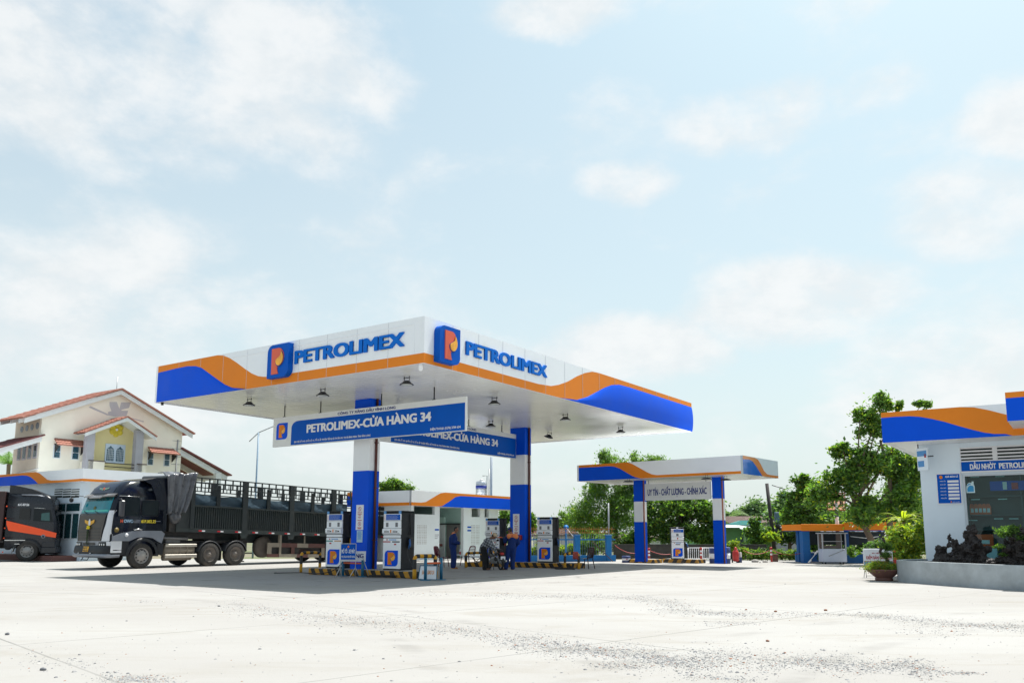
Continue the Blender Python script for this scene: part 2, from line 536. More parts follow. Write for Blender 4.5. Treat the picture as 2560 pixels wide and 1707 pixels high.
def fascia(mb, L, H, blue, orange, fn, n=90, bulge=0.0, b0=None, bt=6):
    """painted fascia sheet: fn(s, out, z) -> point; materials 0 white 1 orange 2 blue"""
    xs = sorted(set([L * i / n for i in range(n + 1)] + [p[0] for p in blue if 0 <= p[0] <= L] + [p[0] for p in orange if 0 <= p[0] <= L]))
    for a, b in zip(xs, xs[1:]):
        if b - a < 1e-6: continue
        za, zb = interp(blue, a), interp(blue, b)
        oa, ob = interp(orange, a), interp(orange, b)
        if za > 0.001 or zb > 0.001:
            def amp(x, z):
                if not bulge: return 0
                k = 1.0 if b0 is None else max(0, min(1, (x - b0[0]) / (b0[1] - b0[0])))
                k = k * k * (3 - 2 * k)
                return bulge * k
            for i in range(bt):
                t0, t1 = i / bt, (i + 1) / bt
                def o_(t, x, z): return amp(x, z) * math.sin(PI * min(1, t * 1.0)) ** .7 if 0 < t < 1 else 0
                mb.add([fn(a, o_(t0, a, za), za * t0), fn(b, o_(t0, b, zb), zb * t0), fn(b, o_(t1, b, zb), zb * t1), fn(a, o_(t1, a, za), za * t1)], [(0, 1, 2, 3)], 2, bulge > 0)
        mb.quad(fn(a, 0, za), fn(b, 0, zb), fn(b, 0, ob), fn(a, 0, oa), 1)
        if oa < H - .001 or ob < H - .001:
            mb.quad(fn(a, 0, oa), fn(b, 0, ob), fn(b, 0, H), fn(a, 0, H), 0)


BL_L = [(0, 1.10), (1.0, 1.14), (1.74, 1.15), (2.24, 1.10), (2.6, 1.0), (3.1, .73), (3.54, .49), (3.96, .27), (4.36, .12), (5.0, .02), (5.1, 0), (13, 0)]
OR_L = [(0, 1.343), (3.47, 1.343), (3.8, 1.29), (4.15, 1.16), (4.55, .95), (4.96, .71), (5.35, .5), (5.67, .38), (5.92, .33), (6.2, .30), (12.7, .285)]
BL_R = [(0, 0), (7.3, 0), (8.47, .08), (9.22, .29), (9.92, .57), (10.53, .82), (11.17, 1.03), (11.82, 1.14), (12.73, 1.16), (19.1, 1.15)]
OR_R = [(0, .285), (5.89, .28), (6.71, .33), (7.22, .45), (7.84, .66), (8.48, .95), (9.05, 1.16), (9.64, 1.31), (10.2, 1.343), (19.1, 1.343)]

canopy = sthing('fuel_canopy', 'large fuel canopy on two tall banded columns with raised blue lettering and emblems', 'canopy', 0, 0)
mb = MB(); fascia(mb, XL + .1, HF, BL_L, [(a if a < 12 else XL + .1, b) for a, b in OR_L], lambda s, o, z: (-XL + s, -o, HS + z), bulge=0.05, b0=(0, 1))
mb.box(-XL, -.002, 0.004, 0.10, HS + .002, HS + HF - .002)
fp = mb.build('fascia_panel', [WHITE, ORANGE, BLUE], canopy)
bb = MB()
bb.box(-8.5, -.25, -.014, 0, HS + 1.145, HS + 1.165); bb.box(-.27, -.25, -.0135, 0, HS + .31, HS + 1.145)
bb.build('trim_bead', WHITE, fp)
SEAM = mat('seam_grey', (.60, .62, .66), .7)
bb = MB()
for i in range(1, 10): x = 1.27 * i; z = interp(BL_L, x); bb.box(-XL + x, -XL + x + .008, -.004 - .0003 * i, 0, HS + (z + .02 if z > .02 else .004), HS + HF - .004)
bb.build('panel_seams', SEAM, fp)
mb = MB(); fascia(mb, YL, HF, BL_R, OR_R, lambda s, o, z: (0.10 + o, s, HS + z), bulge=0.065, b0=(8.2, 9.6), bt=10)
mb.box(0.0, 0.096, .004, YL, HS + .002, HS + HF - .002)
fp = mb.build('fascia_panel', [WHITE, ORANGE, BLUE], canopy)
bb = MB()
for i in range(1, 15): y = 1.27 * i; z = interp(BL_R, y); bb.box(.10, .104 + .0003 * i, y, y + .008, HS + (z + .02 if z > .02 else .004), HS + HF - .004)
bb.build('panel_seams', SEAM, fp)
mb = MB(); fascia(mb, XL, HF, BL_L, OR_L, lambda s, o, z: (-s, YL + .10, HS + z))
mb.box(-XL, 0.0, YL + .002, YL + .096, HS + .002, HS + HF - .002); mb.build('fascia_panel', [WHITE, ORANGE, BLUE], canopy)
mb = MB(); fascia(mb, YL, HF, BL_R, OR_R, lambda s, o, z: (-XL - .10, YL - s, HS + z))
mb.box(-XL - .096, -XL - .002, 0.0, YL, HS + .002, HS + HF - .002); mb.build('fascia_panel', [WHITE, ORANGE, BLUE], canopy)
# ceiling: narrow boards with shadow gaps
mb = MB()
nb = 62
for i in range(nb):
    y0 = 0.1 + (YL - .1) * i / nb; y1 = 0.1 + (YL - .1) * (i + 1) / nb
    mb.box(-XL, -0.0005, y0, y1 - 0.012, HS + 0.03, HS + 0.05)
mb.box(-XL + .003, -.003, .103, YL - .003, HS + 0.0505, HS + 0.07)
mb.build('ceiling', SOFF, canopy)
mb = MB(); mb.box(-XL + .002, -.002, .102, YL - .002, HS + 1.20, HS + 1.23); mb.build('roof', WHITE, canopy)
PIPE = mat('brown_pipe', (0.10, 0.025, 0.02), 0.5, var=0.1)
for yc in COLY:
    x0, x1, y0, y1 = COLX - COLW / 2, COLX + COLW / 2, yc - COLD / 2, yc + COLD / 2
    mb = MB()
    mb.rbox(x0, x1, y0, y1, 0.17, 3.62, .012, 1); mb.rbox(x0, x1, y0, y1, 3.62, 4.95, .012, 0); mb.rbox(x0, x1, y0, y1, 4.95, HS + .03, .012, 1)
    col = mb.build('column', [WHITE, BLUE], canopy)
    mb = MB(); mb.tube([(x1 + .05, yc + .02, .2), (x1 + .05, yc + .02, HS + .03)], .045, 10)
    for z in (1.2, 3.0, 4.6): mb.box(x1, x1 + .11, yc - .035, yc + .075, z, z + .03)
    mb.build('drain_pipe', PIPE, col)
# lettering and emblems on the fascia
mb = MB(); put_text(mb, 'PETROLIMEX', (-5.20, 0, HS + .575), (1, 0, 0), (0, 0, 1), w=4.54, h=.39, bold=.042, ext=.045, res=4)
mb.build('raised_lettering', LETB, canopy)
mb = MB(); put_text(mb, 'PETROLIMEX', (.10, 1.90, HS + .575), (0, 1, 0), (0, 0, 1), w=4.46, h=.39, bold=.042, ext=.045, res=4)
mb.build('raised_lettering', LETB, canopy)
emblem(canopy, 'emblem', (-6.34, 0, HS + .18), (1, 0, 0), (0, 0, 1), 1.0, 1.07, .20)
emblem(canopy, 'emblem', (.10, .42, HS + .10), (0, 1, 0), (0, 0, 1), .93, 1.07, .22)
mb = MB(); mb.lathe([(.06, HS - .13), (.06, HS - .03), (.02, HS + .02)], 'z', (-.12, .12, 0), 10); mb.ell((-.12, .12, HS - .14), (.06, .06, .06), 10, 6)
mb.build('camera_dome', WHITE, canopy)
mb = MB(); mb.lathe([(.05, HS - .1), (.05, HS + .02)], 'z', (-XL + .2, .12, 0), 10); mb.build('corner_spigot', BLACK, canopy)

# ------------------------------------------------------------------ canopy lamps
LENS = mat('lamp_lens', (0.55, 0.58, 0.58), 0.2, var=0.05)


def make_lamp():
    t = sthing('canopy_lamp', 'x', 'lamp', 0, 0, HS, group='dish lamps hanging under the large canopy')
    mb = MB()
    for sx in (-.1, .1): mb.tube([(sx, 0, 0.03), (sx, 0, -.17)], .012, 6)
    mb.tube([(-.13, 0, -.05), (.13, 0, -.05)], .012, 6)
    mb.build('bracket', BLACK, t)
    mb = MB(); mb.lathe([(.05, -.13), (.10, -.15), (.14, -.20), (.21, -.245), (.22, -.265), (.20, -.262)], 'z', n=20); mb.build('housing', BLACK, t)
    mb = MB(); mb.lathe([(.185, -.263), (.15, -.285), (.02, -.295)], 'z', n=18); mb.build('lens', LENS, t)
    return t


lamp0 = make_lamp()
lamps = [(-9.19, 1.38, 'dish lamp hanging nearest the blue far-left corner of the large canopy'),
         (-5.45, 1.39, 'dish lamp under the front edge of the large canopy, above the red emblem sign board'),
         (-1.78, 1.40, 'dish lamp hanging closest to the near corner of the large canopy'),
         (-1.80, 6.0, 'dish lamp just right of the end of the front hanging sign board'),
         (-1.85, 10.9, 'dish lamp under the right half of the large canopy, below the blue swoosh start'),
         (-1.92, 15.8, 'dish lamp hanging nearest the far right corner of the large canopy'),
         (-5.52, 10.9, 'dish lamp just above the rear hanging sign board'),
         (-5.57, 15.7, 'tilted dish lamp right of the second column near the rear canopy edge')]
for i, (x, y, lb) in enumerate(lamps):
    if i == 0:
        o = lamp0; o['label'] = lb; o.location = tuple(s2w(x, y, HS + .03))
    else:
        o = clone(lamp0, lb, s2w(x, y, HS + .03), -YAW)
    if i == 7: o.rotation_euler = (R(6), R(22), -YAW)

# ------------------------------------------------------------------ hanging sign boards
SIGNW = mat('sign_white', (0.76, 0.78, 0.78), 0.5, var=0.04, dirt=0.06)


def fx(px, py, **k):
    return S(px, py, **k)


def station_sign(name, label, o, xd, L, H, rods, full=True):
    t = sthing(name, label, 'sign board', o[0], o[1], 0, 0, 'double hanging sign boards under the canopy')
    z0 = o[2]
    X = Vector(xd); U = Vector((0, 0, 1)); N = X.cross(U)
    def P(s, z, d=0): return tuple(X * s + U * (z0 + z) + N * d)
    mb = MB(); mb.prism([(0, 0), (L, 0), (L, H), (0, H)], lambda u, v, d: P(u, v, -d), .10); mb.build('board', SIGNW, t)
    r = .30
    x0 = 1.02
    f = [(x0, 0.02)] + [(L - .02, 0.02), (L - .02, H * .82)] + bez((x0 + r * 1.4, H * .82), (x0 + r * .5, H * .82), (x0, H * .82 - r * .3), (x0, H * .82 - r * 1.0))
    mb = MB(); mb.prism(f, lambda u, v, d: P(u, v, .001 + d), .004); mb.build('blue_field', SIGNB, t)
    mb = MB()
    put_text(mb, 'PETROLIMEX-CỬA HÀNG 34', P(L * .205, H * .39, .006), xd, (0, 0, 1), w=L * .64, h=H * .255, bold=.05)
    mb.build('white_lettering', LETW, t); mb = MB()
    put_text(mb, 'ĐỊA CHỈ: SỐ 1014, QUỐC LỘ 1A, TỔ 23, ẤP THUẬN TIẾN B, XÃ THUẬN AN, THỊ XÃ BÌNH MINH, TỈNH VĨNH LONG', P(x0 + .2, H * .08, .006), xd, (0, 0, 1), w=L * .42, h=H * .058, bold=.03, res=1)
    mb.build('address_lettering', LETW, t); mb = MB()
    put_text(mb, 'ĐIỆN THOẠI: (0270) 3740 634', P(L * .845, H * .09, .006), xd, (0, 0, 1), w=L * .135, h=H * .068, bold=.03, res=1)
    mb.build('phone_lettering', LETW, t)
    mb = MB(); put_text(mb, 'CÔNG TY XĂNG DẦU VĨNH LONG', P(L * .375, H * .865, .001), xd, (0, 0, 1), w=L * .30, h=H * .078, bold=.035)
    mb.build('dark_lettering', NAVY, t)
    emblem(t, 'emblem', P(.19, H * .24, .0), xd, (0, 0, 1), .62, H * .56, .004)
    mb = MB()
    for s in rods:
        mb.tube([P(s, H, -.05), P(s, HS + .04 - z0, -.05)], .022, 6); q = P(s, H + .01, -.05); mb.lathe([(.07, q[2] - .01), (.07, q[2] + .012)], 'z', (q[0], q[1], 0), 8)
    mb.build('hanging_rods', BLACK, t)
    return t


station_sign('hanging_sign', 'front hanging blue store sign board with a red emblem at its left end', (-10.15, 3.28, 4.65), (1, 0, 0), 9.19, 1.10, [.55, 2.5, 5.5, 7.85])
station_sign('hanging_sign', 'rear hanging blue store sign board between the two columns, half hidden by the front one', (-6.05, 4.33, 4.78), (0, 1, 0), 9.24, 1.10, [1.4, 3.6, 5.8, 8.2])

# ------------------------------------------------------------------ pump islands
STRI = mat_stripe('hazard_stripes', (0.013, 0.013, 0.014), (0.50, 0.235, 0.012), 0.42, (1, -1, 0.6), 0.50)
STRI2 = mat_stripe('hazard_stripes_far', (0.03, 0.03, 0.032), (0.42, 0.21, 0.02), 0.5, (1, -1, -0.6), 0.5)
CONC = mat('kerb_concrete', (0.33, 0.33, 0.32), 0.85, var=0.12, bump=0.2, dirt=0.3)


def island(label, x0, x1, y0, y1, h=.225, m_=STRI, group=None):
    t = sthing('pump_island', label, 'pump island', (x0 + x1) / 2, (y0 + y1) / 2, 0, 0, 'striped pump islands')
    a, b = (x1 - x0) / 2, (y1 - y0) / 2
    mb = MB(); mb.rbox(-a, a, -b, b, 0, h - .01, .025); mb.build('kerb', m_, t)
    mb = MB(); mb.box(-a + .1, a - .1, -b + .1, b - .1, h - .012, h); mb.build('paving', CONC, t)
    return t


i1a = S(770, 1432, y=3.45)[0]; i1b = S(1036, 1438, y=3.45)[0]
i2b = S(1428, 1420, y=13.25)[0]
island('black and yellow striped pump island under the near column of the large canopy', i1a, i1b, 3.45, 4.65)
island('black and yellow striped pump island under the far column, beside the motorbike', i2b - (i1b - i1a), i2b, 13.25, 14.45)

# ------------------------------------------------------------------ fuel pumps
PGREEN = mat('label_green', (0.0, 0.25, 0.22), 0.5, var=0.05)
PSAND = mat('label_sand', (0.55, 0.28, 0.12), 0.5, var=0.05)
PBLK = mat('label_black', (0.02, 0.03, 0.05), 0.5, var=0.05)
PRED = mat('label_red', (0.45, 0.04, 0.05), 0.5, var=0.05)
PLIGHT = mat('label_pale_blue', (0.10, 0.30, 0.62), 0.5, var=0.05)
SCREEN = mat('grey_screen', (0.16, 0.17, 0.19), 0.2, var=0.15)
PW, PD, PH = 0.62, 0.62, 2.02
HOSE = mat('hose_rubber', (0.012, 0.012, 0.013), 0.5, var=0.1)


def fuel_pump(label, x, y, z, fw=.62, depth=.62, H=2.02, colours=(0, 1), nozzle=(0.02, 0.10, 0.30), rz=0.0, hose=None, single=False, loc=None):
    t = sthing('fuel_pump', label, 'fuel pump', x, y, z, rz, 'dark fuel pumps with white fronts and orange emblems')
    if loc is not None: t.location = loc
    w2 = fw / 2
    # dark cabinet, slightly wider behind the white front
    mb = MB(); mb.rbox(-w2 - .03, w2 + .02, .04, depth, .0, H, .03); mb.rbox(-w2 - .05, w2 + .04, .05, depth - .02, H, H + .035, .012); mb.build('cabinet', DARK, t)
    # white front panels
    mb = MB()
    mb.rbox(-w2, w2, -.0, .06, .05, H * .545, .012)
    mb.rbox(-w2 + .01, w2 - .01, .0, .05, H * .555, H * .60, .008)
    mb.prism([(0.0, H * .61), (-.055, H * .635), (-.055, H * .70), (0.0, H * .715), (.05, H * .715), (.05, H * .61)], lambda u, v, d: (-w2 + d * fw, u, v), 1.0)
    mb.rbox(-w2, w2, -.0, .05, H * .72, H * .845, .01)
    mb.rbox(-w2, w2, -.0, .05, H * .85, H * .965, .01)
    fr = mb.build('front_panel', WHITE, t)
    mb = MB(); mb.box(-w2 + .12, w2 - .015, -.006, .0, H * .86, H * .955); mb.build('blue_notice', SIGNB, t)
    mb = MB()
    for k in range(5):
        z0 = H * (.872 + .0155 * k); mb.box(-w2 + .15, w2 - .1 - .05 * (k % 2), -.009, -.006, z0, z0 + .004)
    mb.build('notice_lines', LETW, t)
    mb = MB()
    for k in range(4):
        z0 = H * (.868 + .022 * k); mb.box(-w2 + .025, -w2 + .09, -.005, .0, z0, z0 + .012)
    mb.build('price_marks', PRED, t)
    if not single:
        for sx in (-1, 1):
            mb = MB(); q = sx * (w2 - .05); mb.box(q - .05, q + .05, .012, .03, H * .966, H * 1.018); mb.build('number_tag', PLIGHT, t)
    else:
        mb = MB(); mb.box(-.05, .05, .012, .03, H * .966, H * 1.03); mb.build('number_tag', LETW, t)
    for sx in ((-1, 1) if not single else (0,)):
        mb = MB(); q = sx * w2 * .55; mb.box(q - .055, q + .055, -.004, .0, H * .74, H * .815); mb.build('display_screen', SCREEN, t)
    mb = MB()
    for sx in ((-1, 1) if not single else ()):
        for k in range(2):
            mb.box(sx * w2 * .5 - .10, sx * w2 * .5 + .03, -.059, -.0555, H * (.645 + .02 * k), H * (.655 + .02 * k)); mb.box(sx * w2 * .5 + .04, sx * w2 * .5 + .11, -.059, -.0555, H * .648, H * .668)
    if single: mb.box(-.02, .02, -.059, -.0555, H * .66, H * .662)
    mb.build('keypad_marks', BLACK, t)
    mb = MB(); mb.box(-.022, .028, -.0605, -.0555, H * .64, H * .692); mb.build('card_slot', ORANGE if not single else RED, t)
    mb = MB(); mb.box(-w2 * .6, -w2 * .45, -.004, .0, H * .51, H * .53); mb.build('maker_mark', PRED, t)
    mb = MB(); mb.box(-w2 * .3, w2 * .55, -.004, .0, H * .512, H * .528); mb.build('maker_name', PLIGHT, t)
    cs = [PGREEN, PSAND, PRED, PBLK]
    if not single:
        mb = MB(); mb.box(-w2 + .005, -.05, -.005, .0, H * .475, H * .495); mb.build('fuel_label', cs[colours[0]], t)
        mb = MB(); mb.box(.03, w2 - .02, -.005, .0, H * .475, H * .495); mb.build('fuel_label', cs[colours[1]], t)
        mb = MB(); mb.box(-w2 * .55, -w2 * .3, -.004, .0, H * .43, H * .455) if colours[0] == 0 else mb.box(w2 * .3, w2 * .55, -.004, .0, H * .43, H * .455)
        mb.build('warning_mark', PRED, t)
    else:
        mb = MB(); mb.box(-.10, .12, -.005, .0, H * .46, H * .485); mb.build('fuel_label', PBLK, t)
    emblem(t, 'emblem', (-w2 * .76, .0, .13), (1, 0, 0), (0, 0, 1), fw * .77, H * .27, .004)
    # hose, boot and nozzle on the right-hand side
    mb = MB(); mb.rbox(w2 + .02, w2 + .13, depth * .45, depth * .75, H * .38, H * .56, .02); mb.build('nozzle_boot', BLACK, t)
    mb = MB()
    mb.tube([(w2 + .10, depth * .5, H * .53), (w2 + .17, depth * .42, H * .47), (w2 + .22, depth * .36, H * .40)], [.03, .035, .028], 8)
    mb.tube([(w2 + .14, depth * .42, H * .44), (w2 + .20, depth * .30, H * .42), (w2 + .21, depth * .3, H * .36)], .012, 6)
    mb.build('nozzle', mat('nozzle_paint_%d%d%d' % tuple(int(c * 99) for c in nozzle), nozzle, .4), t)
    hp = [(w2 + .21, depth * .35, H * .40), (w2 + .30, depth * .2, H * .25), (w2 + .46, 0.0, .12), (w2 + .6, -.15, -.12)]
    if hose: hp = hose
    mb = MB(); mb.tube(smooth_path(hp, 6), .016, 6); mb.build('hose', HOSE, t)
    mb = MB(); mb.tube([(w2 + .035, depth * .62, H * .97), (w2 + .06, depth * .60, H * .9), (w2 + .06, depth * .6, H * .6)], .02, 6); mb.build('hose_riser', HOSE, t)
    return t


def smooth_path(pts, n=5):
    """Catmull-Rom through the points"""
    P = [Vector(p) for p in pts]; P = [P[0] * 2 - P[1]] + P + [P[-1] * 2 - P[-2]]
    out = []
    for i in range(1, len(P) - 2):
        for k in range(n):
            t = k / n
            out.append(0.5 * ((2 * P[i]) + (-P[i - 1] + P[i + 1]) * t + (2 * P[i - 1] - 5 * P[i] + 4 * P[i + 1] - P[i + 2]) * t * t + (-P[i - 1] + 3 * P[i] - 3 * P[i + 1] + P[i + 2]) * t ** 3))
    out.append(P[-2])
    return out


def pump_at(label, pxl, pxr, pyb, pyt, yf, z0, depth, **k):
    a = S(pxl, pyb, y=yf); b = S(pxr, pyb, y=yf); tp = S((pxl + pxr) / 2, pyt, y=yf)
    return fuel_pump(label, (a[0] + b[0]) / 2, yf, z0, b[0] - a[0], depth, tp[2] - z0, **k)


pump_at('fuel pump behind the blue motorbike sign, left of the near column', 813, 852, 1412, 1280, 3.75, .225, .66, colours=(0, 1), nozzle=(.6, .3, .02),
        hose=[(.52, .2, .8), (.62, .05, .45), (.55, -.35, .02), (.1, -.62, -.15), (-.9, -.75, -.15), (-2.2, -.7, -.2), (-2.4, -.5, -.2)])
pump_at('fuel pump just right of the near column, with a blue nozzle', 956, 999, 1416, 1279, 3.75, .225, .72, colours=(2, 3),
        hose=[(.52, .25, .82), (.64, .1, .55), (.95, -.1, .25), (1.2, -.2, .05)])
pump_at('fuel pump behind the man in the plaid shirt and the motorbike', 1213, 1247, 1404, 1297, 13.5, .225, .60, colours=(1, 3), nozzle=(.5, .05, .02))
pump_at('fuel pump right of the far column, with its hose looping to the striped hoop', 1343, 1380, 1405, 1294, 13.5, .225, .58, colours=(2, 3),
        hose=[(.50, .25, .82), (.60, .1, .45), (.85, -.2, .05), (1.2, -.5, -.14), (.2, -.6, -.15), (-.6, -.5, -.14)])

# ------------------------------------------------------------------ striped guard hoops


def hoop(label, a, b, H=.62, r=.055):
    """a, b: ground points (world)"""
    a = Vector(a); b = Vector(b); c = (a + b) / 2
    t = thing('guard_hoop', label, 'guard hoop', c, 0, 'black and yellow guard hoops')
    A = a - c; B = b - c; k = .10; d = (B - A).normalized()
    Z = Vector((0, 0, 1))
    pts = [A + Z * (H - k) * i / 4 for i in range(5)] + [A + d * (k * (1 - math.cos(q))) + Z * (H - k + k * math.sin(q)) for q in (.5, 1.0, 1.57)]
    L = (B - A).length
    n = 8
    pts += [A + d * (k + (L - 2 * k) * i / n) + Z * H for i in range(1, n + 1)]
    pts += [B - d * (k * (1 - math.cos(q))) + Z * (H - k + k * math.sin(q)) for q in (1.0, .5, 0.0)] + [B + Z * (H - k) * i / 4 for i in (3, 2, 1, 0)]
    mb = MB(); mb.tube(pts, r, 10, mif=lambda i: (i // 2) % 2); mb.build('hoop_tube', [YELLOW, BLACK], t)
    return t


hoop('striped guard hoop left of the pumps, in front of the trailer wheels', s2w(*S(752, 1430, z=0)[:2]), s2w(*S(799, 1428, z=0)[:2]), .72)
def gs(px, y): return s2w(S(px, 1434, y=y)[0], y)


hoop('striped guard hoop behind the white tilted notice at the near island', gs(1036, 3.25), gs(1088, 3.9), .72, .065)
hoop('striped guard hoop between the standing attendant and the man in plaid', gnd(1165, 1418), gnd(1203, 1417), .62)
hoop('striped guard hoop beside the brown chair, draped with a red cloth', gnd(1412.5, 1422), gnd(1447, 1422), .64)
CLOTH = mat('red_cloth', (0.36, 0.07, 0.06), 0.9, var=0.25, scale=20)
mb = MB()
pa = gnd(1432.5, 1422, 0); pb = gnd(1445, 1422, 0)
cen = (Vector(pa) + Vector(pb)) / 2; dd = (Vector(pb) - Vector(pa)) / 2
rows = []
for j, (oy, z) in enumerate([(-.09, .40), (-.085, .52), (-.075, .63), (-.03, .715), (.03, .715), (.075, .62), (.085, .47)]):
    rows.append([tuple(Vector((cen.x, cen.y, 0)) + dd * (u * (1.05 - .08 * j * .3)) + Vector((0, oy + .02 * math.sin(u * 9 + j), z + .025 * math.sin(u * 7 + 1.5 * (j > 3)) * (j in (0, 6))))) for u in [-1 + k / 5 for k in range(11)]])
vs = [p for r_ in rows for p in r_]
mb.add(vs, [(j * 11 + i, j * 11 + i + 1, j * 11 + i + 12, j * 11 + i + 11) for j in range(6) for i in range(10)], 0, True)
cl = mb.build('folded_cloth', CLOTH); tag(cl, 'faded red cloth draped over the striped guard hoop near the brown chair', 'cloth')
mo = cl.modifiers.new('thickness', 'SOLIDIFY'); mo.thickness = .012

# extra low striped block behind, right of the standing worker
island('short striped block behind the guard hoop, left of the man in plaid', S(1163, 1418, y=12.6)[0], S(1201, 1418, y=12.6)[0], 12.6, 13.1, .2)

# ------------------------------------------------------------------ notices on the columns


def notice(name, label, x, y, z0, z1, w, lines, fmat=LETW, frame=PRED, rz=0.0, cat='notice'):
    t = sthing(name, label, cat, x, y, 0, rz)
    mb = MB(); mb.box(-w / 2, w / 2, -.014, 0, z0, z1); mb.build('plate', fmat, t)
    mb = MB()
    H = z1 - z0
    for (kind, u, v, s) in lines:
        zc = z0 + v * H; xc = (u - .5) * w
        if kind == 'ring':
            n = 18; vs = []; fs = []
            for k in range(n):
                a = 2 * PI * k / n
                for rr in (s, s * .78): vs.append((xc + rr * math.cos(a), -.0165, zc + rr * math.sin(a)))
            for k in range(n): q = (k + 1) % n; fs.append((2 * k, 2 * k + 1, 2 * q + 1, 2 * q))
            mb.add(vs, fs)
            mb.box(xc - s * .12, xc + s * .12, -.0165, -.014, zc - s * .5, zc + s * .45)
            mb.add([(xc - s * .62, -.0172, zc + s * .5), (xc - s * .5, -.0172, zc + s * .62), (xc + s * .62, -.0172, zc - s * .5), (xc + s * .5, -.0172, zc - s * .62)], [(0, 3, 2, 1)])
        elif kind == 'bar':
            mb.box(xc - s / 2, xc + s / 2, -.0165, -.014, zc - .012, zc + .012)
        elif kind.startswith('t:'):
            put_text(mb, kind[2:], (xc, -.014, zc), (1, 0, 0), (0, 0, 1), h=s, align='C', bold=.03, lift=.001, res=1)
    mb.build('marks', frame, t)
    return t


n1a = S(891, 1290, y=COLY[0] - COLD / 2); n1b = S(909, 1290, y=COLY[0] - COLD / 2)
z_t = S(900, 1261.5, y=COLY[0] - COLD / 2)[2]; z_b = S(900, 1324, y=COLY[0] - COLD / 2)[2]; z_c = S(900, 1355, y=COLY[0] - COLD / 2)[2]
yf = COLY[0] - COLD / 2 - .001
LN = [('ring', .5, .84, .075), ('t:CẤM LỬA', .5, .69, .035), ('t:TẮT', .5, .55, .045), ('t:MÁY', .5, .47, .045), ('ring', .5, .24, .075), ('bar', .5, .09, .2), ('bar', .5, .05, .16), ('bar', .5, .64, .2), ('bar', .5, .38, .2)]
notice('safety_notice', 'tall white safety notice with red symbols on the near column', (n1a[0] + n1b[0]) / 2, yf, z_b, z_t, abs(n1b[0] - n1a[0]), LN)
notice('paper_notice', 'pale blue paper sheet below the safety notice on the near column', (n1a[0] + n1b[0]) / 2 + .02, yf, z_c, z_b - .02, abs(n1b[0] - n1a[0]) * .78,
       [('bar', .5, .9, .16), ('bar', .45, .8, .18), ('bar', .5, .7, .2), ('bar', .5, .6, .16), ('bar', .5, .5, .18), ('bar', .5, .4, .15), ('bar', .5, .3, .18)], mat('pale_sheet', (.42, .60, .74), .6), PLIGHT)
yf2 = COLY[1] - COLD / 2 - .001
a = S(1283, 1300, y=yf2); b = S(1298.5, 1300, y=yf2)
notice('safety_notice', 'tall white safety notice with red symbols on the far column', (a[0] + b[0]) / 2, yf2, S(1290, 1335, y=yf2)[2], S(1290, 1284, y=yf2)[2], b[0] - a[0], LN)
# red cabinet with small board on the far column
a = S(1286, 1337, y=yf2 - .16); b = S(1301, 1349, y=yf2 - .16)
t = sthing('extinguisher_cabinet', 'red wall cabinet on the far column behind the attendant with the orange yoke', 'cabinet', (a[0] + b[0]) / 2, yf2 - .16)
w_ = (b[0] - a[0]) / 2
mb = MB(); mb.rbox(-w_, w_, 0, .155, b[2], a[2], .01); mb.build('case', RED, t)
mb = MB(); mb.box(-w_ * .8, w_ * .8, -.004, 0, b[2] + .03, a[2] - .03); mb.build('door_panel', mat('dark_red', (.25, .02, .02), .4), t)
# ------------------------------------------------------------------ small boards round the near island
FRAMEM = mat('frame_metal', (0.55, 0.57, 0.58), 0.35, metal=0.5, var=0.05)


def px_size(px0, px1, py0, py1, Y):
    a = atd(px0, py0, Y); b = atd(px1, py1, Y)
    return a, b


# blue stand sign
g0 = gs(870, 2.85)
Y0 = g0[1]
a, b = px_size(852.5, 889, 1360, 1398, Y0)
t = thing('stand_sign', 'blue motorbike lane stand sign on thin metal legs in front of the near island', 'sign', (g0[0], g0[1], 0))
X0, X1, Zt, Zb = a[0] - g0[0], b[0] - g0[0], a[2], b[2]
mb = MB(); mb.rbox(X0, X1, 0, .02, Zb, Zt, .008); mb.build('board', SIGNB, t)
mb = MB()
for x in (X0, X1): mb.tube([(x, .01, 0.0), (x, .01, Zt + .02)], .014, 6)
mb.tube([(X0, .01, Zt + .02), (X1, .01, Zt + .02)], .014, 6)
mb.tube([(X0, .01, .32), (X0 - .13, -.12, .0)], .012, 6); mb.tube([(X1, .01, .32), (X1 - .16, -.14, .0)], .012, 6)
mb.tube([(X1, .01, .32), (X1 + .1, .2, .0)], .012, 6); mb.tube([(X0, .01, .32), (X0 + .02, .22, .0)], .012, 6)
mb.build('frame', FRAMEM, t)
mb = MB(); W_ = X1 - X0; H_ = Zt - Zb
put_text(mb, 'MÔ TÔ - XE MÁY', (X0 + .03, 0, Zb + H_ * .42), (1, 0, 0), (0, 0, 1), w=W_ - .06, h=H_ * .24, bold=.04)
put_text(mb, 'VUI LÒNG ĐI VÀO BÊN TRONG', (X0 + .03, 0, Zb + H_ * .12), (1, 0, 0), (0, 0, 1), w=W_ - .06, h=H_ * .13, bold=.03, res=1)
mb.build('lettering', LETW, t)
mb = MB(); mb.ell(((X0 + X1) / 2, -.002, Zb + H_ * .84), (.03, .004, .04), 10, 6); mb.build('small_emblem', ORANGE, t)


